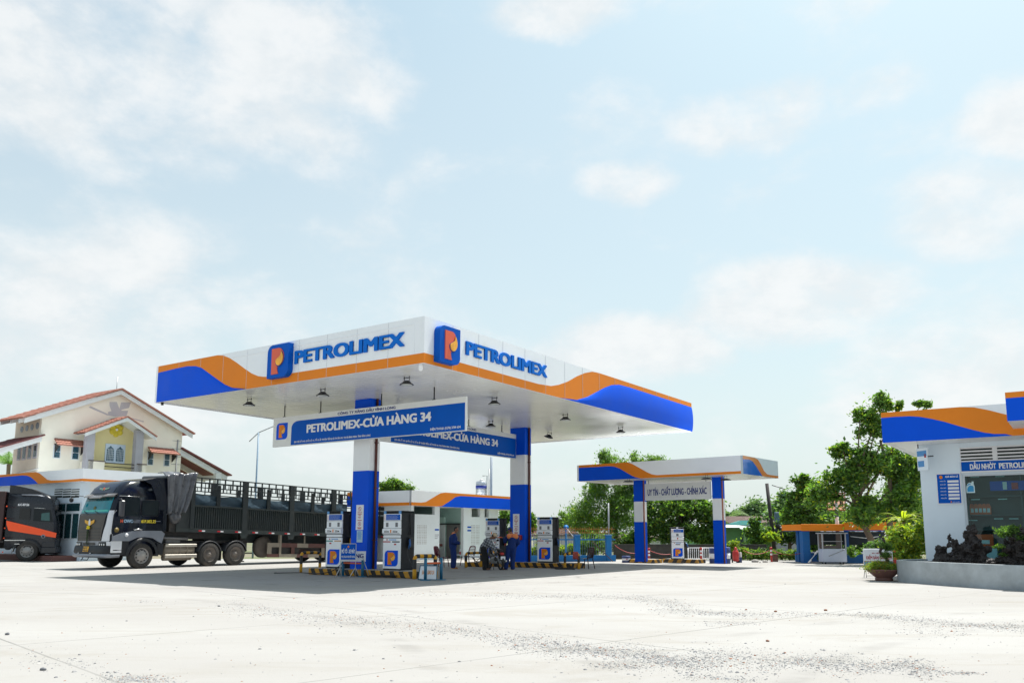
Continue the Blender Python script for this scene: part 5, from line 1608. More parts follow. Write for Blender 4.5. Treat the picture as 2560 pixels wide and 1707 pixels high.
q = MB(); q.tube([(-1.7, Y, .88), (-1.78, Y - .01, .6), (-1.82, Y, .35)], .02, 6); q.build('grab_rail', CHROME, tr2)
q = MB(); q.lathe([(.17, Y + .05), (.17, Y + .2)], 'y', (-2.02, 0, .75), 16); q.build('air_filter', DARK, tr2)
q = MB(); q.box(-9.0, -1.6, -.45, .45, .65, .95); q.box(-9.2, -2.25, -1.15, 1.15, .95, 1.05); q.build('chassis', CHASS, tr2)
q = MB(); q.rbox(-9.2, -2.32, -1.24, 1.24, 1.05, 3.55, .03); q.build('cargo_box', mat('cargo_dark_red', (.035, .014, .014), .5, var=.3), tr2)
q = MB(); q.rbox(-3.3, -2.5, -1.22, -.8, .35, .95, .05); q.build('fuel_tank', GREYM, tr2)
truck_wheel(tr2, -1.15, -1.08, -1, rim=RIML, deep=False); truck_wheel(tr2, -1.15, 1.08, 1, rim=RIML, deep=False)
for x in (-5.0, -6.3):
    truck_wheel(tr2, x, -1.08, -1); truck_wheel(tr2, x, 1.08, 1)
# ------------------------------------------------------------------ buildings
CREAM = mat('cream_wall', (0.82, 0.79, 0.69), 0.85, var=0.06, scale=0.5, dirt=0.14)
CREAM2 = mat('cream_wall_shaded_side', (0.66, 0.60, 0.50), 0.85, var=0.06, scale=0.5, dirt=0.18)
YWALL = mat('yellow_wall', (0.74, 0.66, 0.36), 0.85, var=0.04, scale=0.5, dirt=0.05)
GREYW = mat('grey_pilaster', (0.36, 0.36, 0.40), 0.8, var=0.05)
TILE = mat('roof_tile', (0.36, 0.15, 0.11), 0.7, var=0.2, scale=4, bump=0.5, bscale=20, dirt=0.2)
TILED = mat('roof_tile_dark', (0.16, 0.05, 0.05), 0.7, var=0.25, scale=4, bump=0.5, bscale=20)
BEAM = mat('white_beam', (0.66, 0.69, 0.70), 0.6, var=0.05, dirt=0.05)
WPALE = mat('pale_blue_wall', (0.74, 0.84, 0.93), 0.7, var=0.04, scale=0.6, dirt=0.05)
WWHITE = mat('white_wall', (0.80, 0.85, 0.87), 0.75, var=0.04, scale=0.6, dirt=0.06)
ALU = mat('white_aluminium', (0.60, 0.66, 0.72), 0.4, var=0.04)
WGL = mat('window_glass', (0.015, 0.05, 0.06), 0.08, var=0.3, scale=1.0, spec=0.8)
WGB = mat('grille_blue', (0.03, 0.10, 0.16), 0.3, var=0.2)
SHADE = mat('dark_interior', (0.035, 0.045, 0.045), 0.9, var=0.15)


def tile_roof(q, a, b, c, d, rows=12, cols=40, mi=0, thick=.05):
    """corrugated tile sheet a(eave left) b(eave right) c(ridge right) d(ridge left)"""
    a, b, c, d = map(Vector, (a, b, c, d)); n = (b - a).cross(d - a).normalized()
    if n.z < 0: n = -n
    vs = []; fs = []
    for j in range(rows * 2):
        v = (j // 2 + (j % 2) * .999) / rows
        for i in range(cols * 2 + 1):
            u = i / (cols * 2)
            p = (a * (1 - u) + b * u) * (1 - v) + (d * (1 - u) + c * u) * v
            vs.append(p + n * ((.045 if j % 2 == 0 else .0) + .03 * (i % 2)))
    m_ = cols * 2 + 1
    for j in range(rows * 2 - 1):
        for i in range(m_ - 1): fs.append((j * m_ + i, j * m_ + i + 1, (j + 1) * m_ + i + 1, (j + 1) * m_ + i))
    q.add(vs, fs, mi)
    q.add([a - n * thick, b - n * thick, c - n * thick, d - n * thick], [(3, 2, 1, 0)], mi)
    for (p, r_) in ((a, b), (b, c), (c, d), (d, a)): q.add([p - n * thick, r_ - n * thick, r_ + n * .045, p + n * .045], [(0, 1, 2, 3)], mi)


HX, HY = -38.0, 8.26
hs = sthing('yellow_house', 'cream two storey house with red tiled gable, balcony and yellow flower ornament', 'house', HX, HY)
def hy(px, py, x=HX): p = S(px, py, x=x); return p[1] - HY, p[2]
RZ = 10.98; RY = 4.8; SL = .43; WD = 9.78; DEP = 3.3
def rz(y): return RZ - SL * abs(y - RY)
q = MB(); q.prism([(0, 0), (WD, 0), (WD, rz(WD) - .12), (RY, RZ - .12), (0, rz(0) - .12)], lambda u, v, d: (-d, u, v), .25)
q.build('gable_wall', CREAM, hs)
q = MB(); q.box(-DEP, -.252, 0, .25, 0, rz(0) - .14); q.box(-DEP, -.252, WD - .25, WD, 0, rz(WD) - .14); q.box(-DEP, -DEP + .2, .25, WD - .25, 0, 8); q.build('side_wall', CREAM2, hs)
q = MB(); OV = 1.05
tile_roof(q, (.45, -1.35, rz(-1.35)), (-DEP, -1.35, rz(-1.35)), (-DEP, RY, RZ), (.45, RY, RZ), 14, 26)
tile_roof(q, (-DEP, WD + .75, rz(WD + .75)), (.45, WD + .75, rz(WD + .75)), (.45, RY + .01, RZ), (-DEP, RY + .01, RZ), 12, 26)
rf = q.build('roof', TILE, hs)
q = MB()
for s_, ye in ((-1, -1.2), (1, WD + .6)):
    q.prism([(ye, rz(ye) - .40), (RY, RZ - .38), (RY, RZ - .09), (ye, rz(ye) - .09)][::1], lambda u, v, d: (.30 + d, u, v), .06)
q.build('verge_board', BEAM, rf)
q = MB(); q.prism([(-1.3, rz(-1.3) - .33), (0, rz(0) - .42), (0, rz(0) - .12), (-1.3, rz(-1.3) - .08)], lambda u, v, d: (.0 - d, u, v), .18)
for x in (-1.3, -2.6): q.prism([(-1.2, rz(-1.2) - .3), (0, rz(0) - .4), (0, rz(0) - .12), (-1.2, rz(-1.2) - .08)], lambda u, v, d: (x - d, u, v), .12)
q.build('rafter', BEAM, rf)


def win2(t, y0, y1, z0, z1, name='window'):
    q = MB(); q.box(0, .05, y0, y1, z0, z1); w = q.build(name, ALU, t)
    q = MB(); h = (z1 - z0)
    for a, b in ((.06, .46), (.54, .94)):
        q.box(.0505, .058, y0 + .12 * (y1 - y0), y1 - .12 * (y1 - y0), z0 + a * h, z0 + b * h)
    q.build('pane', WGL, w)
    q = MB()
    for k in range(1, 4): yy = y0 + .12 * (y1 - y0) + (y1 - y0) * .76 * k / 4; q.box(.0585, .068, yy - .02, yy + .02, z0 + .06 * h, z0 + .94 * h)
    for a, b in ((.06, .46), (.54, .94)):
        for k in (1, 2): zz = z0 + h * (a + (b - a) * k / 3); q.box(.0585, .0675, y0 + .12 * (y1 - y0), y1 - .12 * (y1 - y0), zz - .015, zz + .015)
    q.build('bars', WGB, w)


for (a, b, c, d) in ((134, 149.5, 1111, 1146), (180, 195.5, 1114, 1149.5), (369, 382, 1130, 1163.5), (410, 422.5, 1133, 1166)):
    y0, z1 = hy(a, c); y1, z0 = hy(b, d); win2(hs, y0, y1, z0, z1)
for (a, b, c, d) in ((129, 211, 1100, 1106.5), (364, 437, 1121.5, 1126)):
    y0, z1 = hy(a, c); y1, z1b = hy(b, d)
    zt = (z1 + z1b) / 2 + .1
    q = MB(); tile_roof(q, (.75, y0, zt - .42), (.75, y1, zt - .42), (.02, y1 - .15, zt), (.02, y0 + .15, zt), 3, 10, thick=.03); aw = q.build('awning', TILE, hs)
    q = MB()
    for yy in (y0 + .2, y1 - .2): q.prism([(0, zt - .9), (.55, zt - .47), (0, zt - .3)], lambda u, v, d: (u, yy + d, v), .06)
    q.build('awning_bracket', BLACK, aw)
# portico and balcony
PX = HX + 1.15
def py_(px, py): p = S(px, py, x=PX); return p[1] - HY, p[2]
yl, ztl = py_(208, 1080); yr, ztr = py_(386, 1092); ym, zm = py_(313, 1042)
q = MB(); tile_roof(q, (1.5, yl, ztl), (0.0, yl, ztl), (.0, ym, zm), (1.5, ym, zm), 8, 5, thick=.03); tile_roof(q, (0, yr, ztr), (1.5, yr, ztr), (1.5, ym + .01, zm), (0, ym + .01, zm), 8, 5, thick=.03)
pr = q.build('porch_roof', TILE, hs)
q = MB(); q.prism([(yl, ztl - .28), (ym, zm - .28), (ym, zm - .06), (yl, ztl - .06)], lambda u, v, d: (1.38 + d, u, v), .07); q.prism([(ym, zm - .28), (yr, ztr - .28), (yr, ztr - .06), (ym, zm - .06)], lambda u, v, d: (1.38 + d, u, v), .07)
q.prism([(ym + .05, zm - .14), (yr - .1, ztr - .12), (yr - .1, ztr - .08), (ym + .05, zm - .10)], lambda u, v, d: (.01 + d, u, v), 1.36)
q.prism([(yl + .1, ztl - .12), (ym - .05, zm - .14), (ym - .05, zm - .10), (yl + .1, ztl - .08)], lambda u, v, d: (.01 + d, u, v), 1.36); q.build('porch_boards', BEAM, pr)
a0 = hy(230, 1100)[0]; a1 = hy(352, 1100)[0]
q = MB(); q.prism([(a0, 3.6), (a1, 3.6), (a1, ztr + .1), (ym, zm - .25), (a0, ztl + .1)], lambda u, v, d: (d, u, v), .03); q.build('porch_wall', YWALL, hs)
for (a, b) in ((219, 233), (342, 355.5)):
    y0, z1 = py_(a, 1088); y1, z0 = py_(b, 1160)
    q = MB(); q.box(.75, 1.15, y0, y1, 3.4, z1 + .35); 
    for z in (z1 - .35, z1 - 1.35, z1 - 2.3): q.box(.74, 1.16, y0 - .01, y1 + .01, z, z + .035)
    q.build('pilaster', GREYW, hs)
y0, z1 = hy(263, 1108); y1, z0 = hy(309, 1159)
q = MB(); q.box(.032, .09, y0, y1, z0, z1); dr = q.build('balcony_door', mat('door_pale_blue', (.55, .66, .80), .5), hs)
q = MB(); w_ = (y1 - y0)
for k in (0, 1):
    b0 = y0 + w_ * (.07 + .48 * k); b1 = b0 + w_ * .36; zc = z0 + (z1 - z0) * .68
    q.prism([(b0, z0 + .12), (b1, z0 + .12), (b1, zc), (b1 - .06, zc + .12), ((b0 + b1) / 2 + .1, zc + .16), ((b0 + b1) / 2, zc + .28), ((b0 + b1) / 2 - .1, zc + .16), (b0 + .06, zc + .12), (b0, zc)], lambda u, v, d: (.091 + d, u, v), .008)
pn = q.build('pane', WGB, dr)
q = MB()
for k in (0, 1):
    b0 = y0 + w_ * (.07 + .48 * k); b1 = b0 + w_ * .36
    for i in range(1, 5): q.box(.10, .108, b0 + (b1 - b0) * i / 5 - .012, b0 + (b1 - b0) * i / 5 + .012, z0 + .12, zc + .1)
    for z in np.linspace(z0 + .3, zc, 5): q.box(.10, .107, b0, b1, z, z + .02)
q.build('bars', ALU, pn)
fy, fz = hy(290, 1074); rr = .32
q = MB()
for k in range(6):
    a = 2 * PI * k / 6 + .5; q.lathe([(rr * .62, .035), (rr * .60, .09), (rr * .3, .11)], 'x', (0, fy + rr * .95 * math.cos(a), fz + rr * .95 * math.sin(a)), 14)
q.lathe([(rr * .7, .035), (rr * .68, .10)], 'x', (0, fy, fz), 14); fl = q.build('flower_ornament', mat('flower_ornament', (.62, .50, .04), .6), hs)
q = MB(); q.lathe([(.09, .11), (.07, .14)], 'x', (0, fy, fz), 10); q.build('flower_centre', LETW, fl)
ya, za = py_(222, 1149); yb, _ = py_(262, 1152); yc, _ = py_(343, 1156); yd, zd = py_(365, 1157)
q = MB(); q.box(1.0, 1.15, ya, yb, 3.2, za - .06); q.box(0.1, 1.0, ya, ya + .12, 3.2, za - .06); q.build('balcony_parapet', CREAM, hs); q = MB(); q.box(1.0, 1.15, yc, yd, 3.2, za - .06); q.box(0.1, 1.0, yd - .12, yd, 3.2, za - .06); q.build('balcony_parapet', CREAM, hs)
q = MB(); q.box(.95, 1.2, ya - .05, yb + .02, za - .06, za); q.box(.95, 1.2, yc - .02, yd + .05, za - .06, za)
q.build('parapet_cap', mat('cap_dark', (.10, .08, .08), .6), hs)
q = MB()
for z in (za - .10, za - .33, za - .58): q.tube([(1.08, yb, z), (1.08, yc, z)], .03, 6)
q.build('balcony_rail', BLACK, hs)
# faded wing-shaped mark on the gable
q = MB(); MK = mat('faded_paint', (.47, .47, .50), .85, var=.04)
def mk(P): q.add([(.004, *hy(a / 4.9, 960 + b / 4.9)) for a, b in P], [tuple(range(len(P)))])
mk([(1110, 268), (1320, 365), (1320, 385), (1085, 285)]); mk([(1340, 218), (1430, 218), (1462, 300), (1485, 222), (1605, 222), (1580, 290), (1490, 312), (1485, 325), (1570, 325), (1550, 390), (1400, 395), (1322, 380), (1325, 340), (1365, 330), (1342, 262)]); mk([(1560, 396), (1765, 455), (1758, 466), (1570, 412)])
for k, f in enumerate(q.f): pass
q.build('faded_mark', MK, hs)
# windows of the left flank
def hx(px, py): p = S(px, py, y=HY); return p[0] - HX, p[2]
for (a, b, c, d) in ((46, 51, 1115, 1150), (58.5, 64, 1113, 1149), (72, 77.5, 1112, 1147), (85.5, 91.5, 1110, 1145)):
    x0, z1 = hx(a, c); x1, z0 = hx(b, d); q = MB(); q.box(x0, x1, -.04, 0, z0, z1); w = q.build('tall_window', GREYW, hs)
    q = MB(); q.box(x0 + .12, x1 - .05, -.05, -.0405, z0 + .1, z1 - .1); q.build('pane', WGL, w)
for (a, b, c, d) in ((52, 58, 1066, 1080), (65, 70.5, 1063, 1077), (77.5, 83.5, 1060, 1075), (90.5, 97, 1056, 1072)):
    x0, z1 = hx(a, c); x1, z0 = hx(b, d); r = (z1 - z0) / 2; q = MB()
    cx_, cz_ = (x0 + x1) / 2, (z0 + z1) / 2; w_ = (x1 - x0) / 2
    q.prism([(cx_ + w_ * math.cos(k * PI / 8), cz_ + r * math.sin(k * PI / 8)) for k in range(16)], lambda u, v, d: (u, -d, v), .02)
    q.build('oval_window', mat('slate_glass', (.16, .20, .25), .3), hs)
# lean-to roofs on both sides
y0, z0 = hy(103, 1087); y1, z1 = hy(0, 1116); k = (z1 - z0) / (y1 - y0)
q = MB(); tile_roof(q, (.35, -7.5, z0 - k * -(-7.5)), (-3.4, -7.5, z0 + k * -7.5), (-3.4, .1, z0), (.35, .1, z0), 14, 20); q.build('side_roof', TILED, hs)
q = MB(); q.prism([(-7.4, z0 + k * -7.4 - .42), (0, z0 - .42), (0, z0 - .09), (-7.4, z0 + k * -7.4 - .09)], lambda u, v, d: (.1 + d, u, v), .08)
q.build('side_roof_board', BEAM, hs)
q = MB(); q.tube([(.1, -.0, 5.35), (-3.5, -.3, 5.0), (-9, -.5, 5.1)], .03, 5); q.build('cable', BEAM, hs)
y0, z0 = hy(452, 1119); y1, z1 = hy(576, 1188); k = (z1 - z0) / (y1 - y0)
q = MB(); tile_roof(q, (-8, y1, z1), (.2, y1, z1), (.2, y0, z0), (-8, y0, z0), 12, 20); q.build('side_roof', TILED, hs)
q = MB()
for x in (.0, -2.6, -5.2, -7.8): q.prism([(y0, z0 - .50), (y1 - .3, z1 - .42), (y1 - .25, z1 - .09), (y0, z0 - .09)], lambda u, v, d: (x - d, u, v), .16)
yb_, zb_ = hy(545, 1184); q.box(-.25, .1, yb_ - .22, yb_ + .22, 0, zb_ + .1); q.box(-7.8, -.1, yb_ - .1, yb_ + .1, zb_ - .45, zb_ - .1); q.build('side_roof_board', BEAM, hs)
q = MB(); q.tube([(.03, WD - .35, 2.0), (.03, WD - .35, 8.0)], .05, 6); 
for z in np.arange(2.4, 8.0, .55): q.box(.002, .02, WD - .75, WD - .02, z, z + .03)
q.build('quoin_lines', mat('quoin_grey', (.35, .36, .37), .7), hs)
q = MB(); q.tube([(-2, RY + 1, 10), (-2, RY + 1, 12.2)], .025, 5); q.build('lightning_rod', GREYM, hs)

# ---- station office on the left
OX, OY = -28.38, 6.11
of = sthing('station_office', 'low pale station office with a wavy orange and blue fascia behind the lorries', 'office', OX, OY)
def oy(px, py, y=OY): p = S(px, py, y=y); return p[0] - OX, p[2]
q = MB(); q.box(-20, 0, 0, .25, 0, 4.12); q.build('front_wall', WPALE, of)
q = MB(); q.box(-.25, 0, .252, 3.8, 0, 4.12); q.build('side_wall', WWHITE, of)
FZ0, FH = 4.10, .66
def ox(px): return -(S(px, 1200, y=OY - .5)[0] - (OX + .58))
blo = [(0, 0), (ox(96), 0), (ox(88), .18), (ox(76), .40), (ox(66), .50), (ox(55), .53), (21, .53)]
oro = [(0, .13), (ox(150), .12), (ox(128), .14), (ox(118), .20), (ox(106), .42), (ox(97), .58), (ox(88), .66), (21, .66)]
q = MB(); fascia(q, 20.5, FH, blo, oro, lambda s, o, z: (.58 - s, -.5 - o, FZ0 + z), 40); q.box(-20, .576, -.496, -.35, FZ0 + .002, FZ0 + FH); q.build('fascia_panel', [WHITE, ORANGE, BLUE], of)
q = MB(); fascia(q, 4.9, FH, [(0, 0), (14, 0)], [(0, .13), (14, .13)], lambda s, o, z: (.58 + o, -.5 + s, FZ0 + z), 20); q.box(.4, .576, -.34, 4.4, FZ0 + .002, FZ0 + FH); q.build('fascia_panel', [WHITE, ORANGE, BLUE], of)
q = MB(); q.box(-20, .39, -.34, 4.4, FZ0 + .01, FZ0 + .05); q.build('eave_ceiling', WHITE, of)
for k in range(3):
    a = 137.5 + 21 * k; x0, zt_ = oy(a, 1222.5); x1, zb_ = oy(a + 18, 1243); q = MB(); q.box(x0, x1, -.012, 0, zb_, zt_); v_ = q.build('vent', SHADE, of)
    q = MB(); h = zt_ - zb_
    for j in range(3): q.box(x0 - .02, x1 + .02, -.03, -.0125, zb_ + h * (.22 + .27 * j), zb_ + h * (.34 + .27 * j))
    q.build('louvre', WWHITE, v_)
x0, zt_ = oy(133, 1260); x1, zb_ = oy(197, 1346); zm_ = oy(160, 1281)[1]
q = MB(); q.box(x0 - .06, x1 + .06, -.05, 0, zb_ - .06, zt_ + .06); wf = q.build('window', ALU, of)
q = MB()
for k in range(2): q.box(x0 + (x1 - x0) * (.02 + .5 * k), x0 + (x1 - x0) * (.48 + .5 * k), -.058, -.0505, zm_ + .07, zt_)
for k in range(4): q.box(x0 + (x1 - x0) * (.02 + .25 * k), x0 + (x1 - x0) * (.22 + .25 * k), -.058, -.0505, zb_ + .02, zm_ - .07)
q.build('pane', WGL, wf)
q = MB(); q.box(-8, -.3, -1.3, -.01, 0, .28); q.build('brick_step', mat('brick_step', (.16, .07, .06), .8, dirt=.2), of)
# lower windows on the side facing the canopy are hidden by the lorry; keep one band of openings
q = MB()
q.box(.0, .012, 1.0, 3.2, 1.0, 2.9)
q.build('side_window', WGL, of)

# ---- rest room block
RX, RY0 = -15.2, 16.56
rb = sthing('rest_room_block', 'white rest room block with perforated panels and an orange and blue wave fascia', 'building', RX, RY0)
def ry(px, py, x=RX): p = S(px, py, x=x); return p[1] - RY0, p[2]
LB = 8.45; TOPW = 2.95
def opening_wall(q, spans, top, x0=-.2, x1=0):
    """spans: list of (y0,y1,z0,z1) solid boxes"""
    for (a, b, c, d) in spans: q.box(x0, x1, a, b, c, d)
w1a, w1t = ry(1035, 1266); w1b, w1z = ry(1087, 1286)
dA, _ = ry(1099, 1300); dB, _ = ry(1159, 1300)
v1, v1z = ry(1179, 1291.5); v2, _ = ry(1200.5, 1291); v3, v3z = ry(1211.5, 1292.5); v4, _ = ry(1222.5, 1292)
SHX = .55
q = MB()
opening_wall(q, [(.35, w1a, 0, TOPW), (w1a, w1b, 0, w1z), (w1b, dA, 0, TOPW)], 0)
q.build('front_wall', WWHITE, rb)
q = MB()
opening_wall(q, [(dB, v1, 0, TOPW), (v1, v2, 0, v1z), (v2, v3, 0, TOPW), (v3, v4, 0, v3z), (v4, LB, 0, TOPW)], 0)
q.build('front_wall', WWHITE, rb)
q = MB(); q.box(-3.6, -.2, .35, .55, 0, TOPW); q.build('end_wall', WWHITE, rb); q = MB(); q.box(-3.6, -.2, LB - .2, LB, 0, TOPW); q.build('end_wall', WWHITE, rb)
GRN = mat('pale_green_wall', (.34, .50, .46), .8, var=.05)
q = MB(); q.box(-3.8, -3.6, .5, LB - .2, 0, 2.0); q.box(-3.6, -.21, dA - .12, dA - .002, 0, TOPW); q.box(-3.6, -.21, dB + .002, dB + .12, 0, TOPW); q.box(-2.0, -1.9, dA, dA + (dB - dA) * .62, 0, 2.05); q.box(-3.79, -3.61, dA, dB, 2.0, TOPW); q.build('inner_wall', GRN, rb)
q = MB(); q.box(-2.6, -1.89, dA, dA + (dB - dA) * .6, .85, 1.75); q.box(-1.88, -1.86, dA, dA + (dB - dA) * .55, .0, 1.72); q.build('inner_cubicle', LETW, rb)
q = MB(); q.box(-3.55, -1.35, dB - .08, dB - .01, 0, 1.98); q.build('cubicle_front', mat('cubicle_white', (.80, .84, .84), .6), rb)
q = MB(); q.box(-3.4, -1.9, dB - .095, dB - .082, .9, 1.75); q.box(-3.0, -2.2, dB - .095, dB - .082, .05, .62); q.build('cubicle_notice', GREYW, rb)
q = MB(); q.box(-3.55, -1.35, dB - .14, dB - .01, 2.06, 2.42); q.build('pale_lintel', mat('mint', (.52, .72, .64), .7), rb)
q = MB(); q.box(-1.25, -.25, dB - .03, dB - .003, 0, 1.98); q.build('grey_panel', mat('warm_grey', (.20, .20, .19), .8), rb)
q = MB(); q.box(-3.58, -.22, dB - .16, dB - .01, 1.99, 2.045); q.build('lintel_bar', BLACK, rb)
q = MB(); q.box(-1.6, -1.2, dA + .02, dA + (dB - dA) * .8, .72, .86); q.box(-1.55, -1.5, dA + .2, dA + .7, 0.05, .7); q.build('counter', mat('counter_brown', (.12, .03, .025), .5), rb)
q = MB()
def perf(y0, y1, z0, z1, nx=6, nz=12):
    for i in range(nx):
        for j in range(nz):
            gy = .03 * (i >= nx // 2); gz = .025 * (j // 3)
            yy = y0 + (y1 - y0 - .05) * i / nx + gy; zz = z0 + (z1 - z0 - .10) * j / nz + gz
            q.box(.0, .004, yy, yy + (y1 - y0) / nx * .55, zz, zz + (z1 - z0) / nz * .42)
for (a, b) in ((1043.5, 1068), (1178.5, 1200)):
    y0, z1 = ry(a, 1309); y1, z0 = ry(b, 1359); perf(y0, y1, z0, z1)
q.build('perforated_panel', mat('perforation', (.42, .40, .38), .9), rb)  # perforated wall panels, each hole drawn as a small grey block
q = MB()
for (a, b, c, d) in ((1087, 1097, 1321.5, 1325.5), (1168.5, 1177.5, 1315, 1319), (1168.5, 1177.5, 1323.5, 1327.5)):
    y0, z1 = ry(a, c); y1, z0 = ry(b, d); q.box(.002, .012, y0, y1, z0, z1)
q.build('door_sign', SIGNB, rb)
q = MB()
for k, z in enumerate((1.37, 1.27, 1.17)): y0 = ry(1087, 1330)[0]; q.box(.002, .006, y0, y0 + .36 - .06 * k, z, z + .035)
q.build('stencil_marks', GREYW, rb)
FZ, FHH = 2.93, .80
bl_ = [(0, 0), (ry(1098, 1266, RX + SHX)[0], .0), (ry(1112, 1266, RX + SHX)[0], .03), (ry(1132, 1266, RX + SHX)[0], .34), (ry(1145, 1262, RX + SHX)[0], .58), (ry(1158, 1262, RX + SHX)[0], .66), (12, .66)]
or_ = [(0, .17), (ry(1060, 1262, RX + SHX)[0], .17), (ry(1072, 1262, RX + SHX)[0], .22), (ry(1088, 1250, RX + SHX)[0], .45), (ry(1108, 1240, RX + SHX)[0], .74), (ry(1120, 1236, RX + SHX)[0], .80), (12, .80)]
q = MB(); fascia(q, 11.0, FHH, [(max(0, a), b) for a, b in bl_], [(max(0, a), b) for a, b in or_], lambda s, o, z: (SHX + o, s - .25, FZ + z), 60); q.box(SHX - .15, SHX - .004, -.25, 10.7, FZ + .002, FZ + FHH); q.build('fascia_panel', [WHITE, ORANGE, BLUE], rb)
lx = -(S(868, 1237, y=RY0 - .25)[0] - RX - SHX)
q = MB(); fascia(q, lx, FHH, [(0, 0), (lx * .72, 0), (lx * .86, .5), (lx, .6)], [(0, .17), (lx * .55, .17), (lx * .8, .8), (lx, .8)], lambda s, o, z: (SHX - s, -.25 - o, FZ + z), 30); q.box(-lx + SHX, SHX - .16, -.246, -.1, FZ + .002, FZ + FHH); q.build('fascia_panel', [WHITE, ORANGE, BLUE], rb)
q = MB(); q.box(-3.8, SHX - .16, -.09, 10.7, FZ + .01, FZ + .05); q.build('eave_ceiling', WHITE, rb)
q = MB(); q.box(-lx, -3.9, 1.0, 1.2, 0, FZ - .01); q.build('rear_wall', WWHITE, rb)
q = MB(); q.box(-3.7, .9, .1, 8.6, 0, .04); q.build('plinth', CONC, rb)
# steel water tank on the roof
wy, wz = ry(1203, 1236, RX - 1.5)
t = sthing('water_tank', 'shiny steel water tank with a dark band standing on the rest room roof', 'water tank', RX - 1.5, RY0 + wy, 3.3)
tz = S(1203, 1203, x=RX - 1.5)[2] - 3.3
r_ = 16.5 / 2088 * 44
STL = mat_stripe('ribbed_steel', (.52, .55, .60), (.30, .33, .37), .16, (0, 0, 1), .7); STL.node_tree.nodes['Principled BSDF'].inputs['Metallic'].default_value = .6; STL.node_tree.nodes['Principled BSDF'].inputs['Roughness'].default_value = .3
q = MB(); q.lathe([(r_, 0), (r_, tz * .94), (r_ * .9, tz * .99), (r_ * .35, tz * 1.02)], 'z', n=24)
q.build('shell', STL, t)
q = MB(); q.lathe([(r_ + .008, tz * .68), (r_ + .008, tz * .82)], 'z', n=24); q.build('band', NAVY, t)
q = MB(); q.lathe([(r_ * .3, tz * 1.01), (r_ * .3, tz * 1.07), (r_ * .1, tz * 1.08)], 'z', n=14); q.build('lid', CHROME, t)
q = MB(); q.tube([(r_ + .1, 0, 0), (r_ + .1, 0, tz + .35), (r_ * .3, 0, tz + .35)], .03, 6); q.build('pipe', GREYM, t)

# ---- shop on the right
SX, SY = 10.38, 14.0
sh = sthing('station_shop', 'white station shop with glass front and wave fascia at the right edge', 'shop', SX, SY)
def sx_(px, py, y=SY): p = S(px, py, y=y); return p[0] - SX, p[2]
wl_, wt_ = sx_(2404, 1186)
v0, vt = sx_(2400, 1120); v1_, vb = sx_(2482, 1147); v2_, _ = sx_(2492, 1120)
WR = 9.0
q = MB(); q.box(0, wl_, 0, .25, 0, 5.4); q.box(wl_, v0 + .0, 0, .25, wt_, 5.4) if v0 > wl_ else None
q.box(wl_, WR, 0, .25, wt_, vb - .02); q.box(wl_, WR, 0, .25, vt + .02, 5.4)
q.build('front_wall', WPALE, sh)
q = MB(); q.box(0, .25, .252, 9, 0, 5.4); q.box(0, WR, 8.8, 9.0, 0, 5.4); q.build('side_wall', WWHITE, sh)
q = MB(); q.box(wl_, WR, .10, .16, vb - .02, vt + .02)
vf = q.build('vent', SHADE, sh)
q = MB()
for (a, b) in ((v0, v1_), (v2_, v2_ + (v1_ - v0)), (v2_ + (v1_ - v0) + .2, WR)):
    for j in range(4): z = vb - .02 + (vt - vb + .04) * (j / 4 + .13); q.box(a, b, -.01, .10, z + (vt - vb) * .0, z + (vt - vb) * .12)
q.box(v1_ + .0, v2_, -.012, .10, vb - .02, vt + .02); q.box(wl_ - .0, v0, -.012, .1, vb - .02, vt + .02) if v0 > wl_ else None
q.build('louvre', LETW, vf)
# glass front
gm = bpy.data.materials.new('shop_glass'); gm.use_nodes = True; t_ = gm.node_tree; g = NG(t_)
for n_ in list(t_.nodes): t_.nodes.remove(n_)
o_ = g.n('ShaderNodeOutputMaterial'); tb = g.n('ShaderNodeBsdfTransparent'); tb.inputs[0].default_value = (.72, .86, .86, 1); gl = g.n('ShaderNodeBsdfGlossy'); gl.inputs['Roughness'].default_value = .03
lw = g.n('ShaderNodeLayerWeight'); lw.inputs[0].default_value = .35; mx = g.n('ShaderNodeMixShader'); g.l(g.m('MULTIPLY_ADD', lw.outputs[0], .22, .02), mx.inputs[0]); g.l(tb.outputs[0], mx.inputs[1]); g.l(gl.outputs[0], mx.inputs[2]); g.l(mx.outputs[0], o_.inputs[0])
MATS['shop_glass'] = gm
q = MB(); q.box(wl_ + .08, WR, .10, .112, .2, wt_ - .06); q.build('shop_window', gm, sh)
q = MB(); q.box(wl_, wl_ + .08, .02, .2, 0, wt_); q.box(wl_ + .08, WR, .02, .2, wt_ - .06, wt_); q.box(wl_ + 2.9, wl_ + 2.98, .06, .16, 0, wt_ - .06); q.build('window_frame', ALU, sh)
q = MB(); q.box(.3, WR, 4.8, 4.9, 0, 4.2); q.box(.26, WR, .3, 4.8, 0, .03); q.box(.26, WR, .3, 4.8, 4.1, 4.15); q.box(WR - .1, WR, .3, 4.8, 0, 4.1); q.build('interior_wall', mat('interior_grey', (.10, .125, .125), .8), sh)
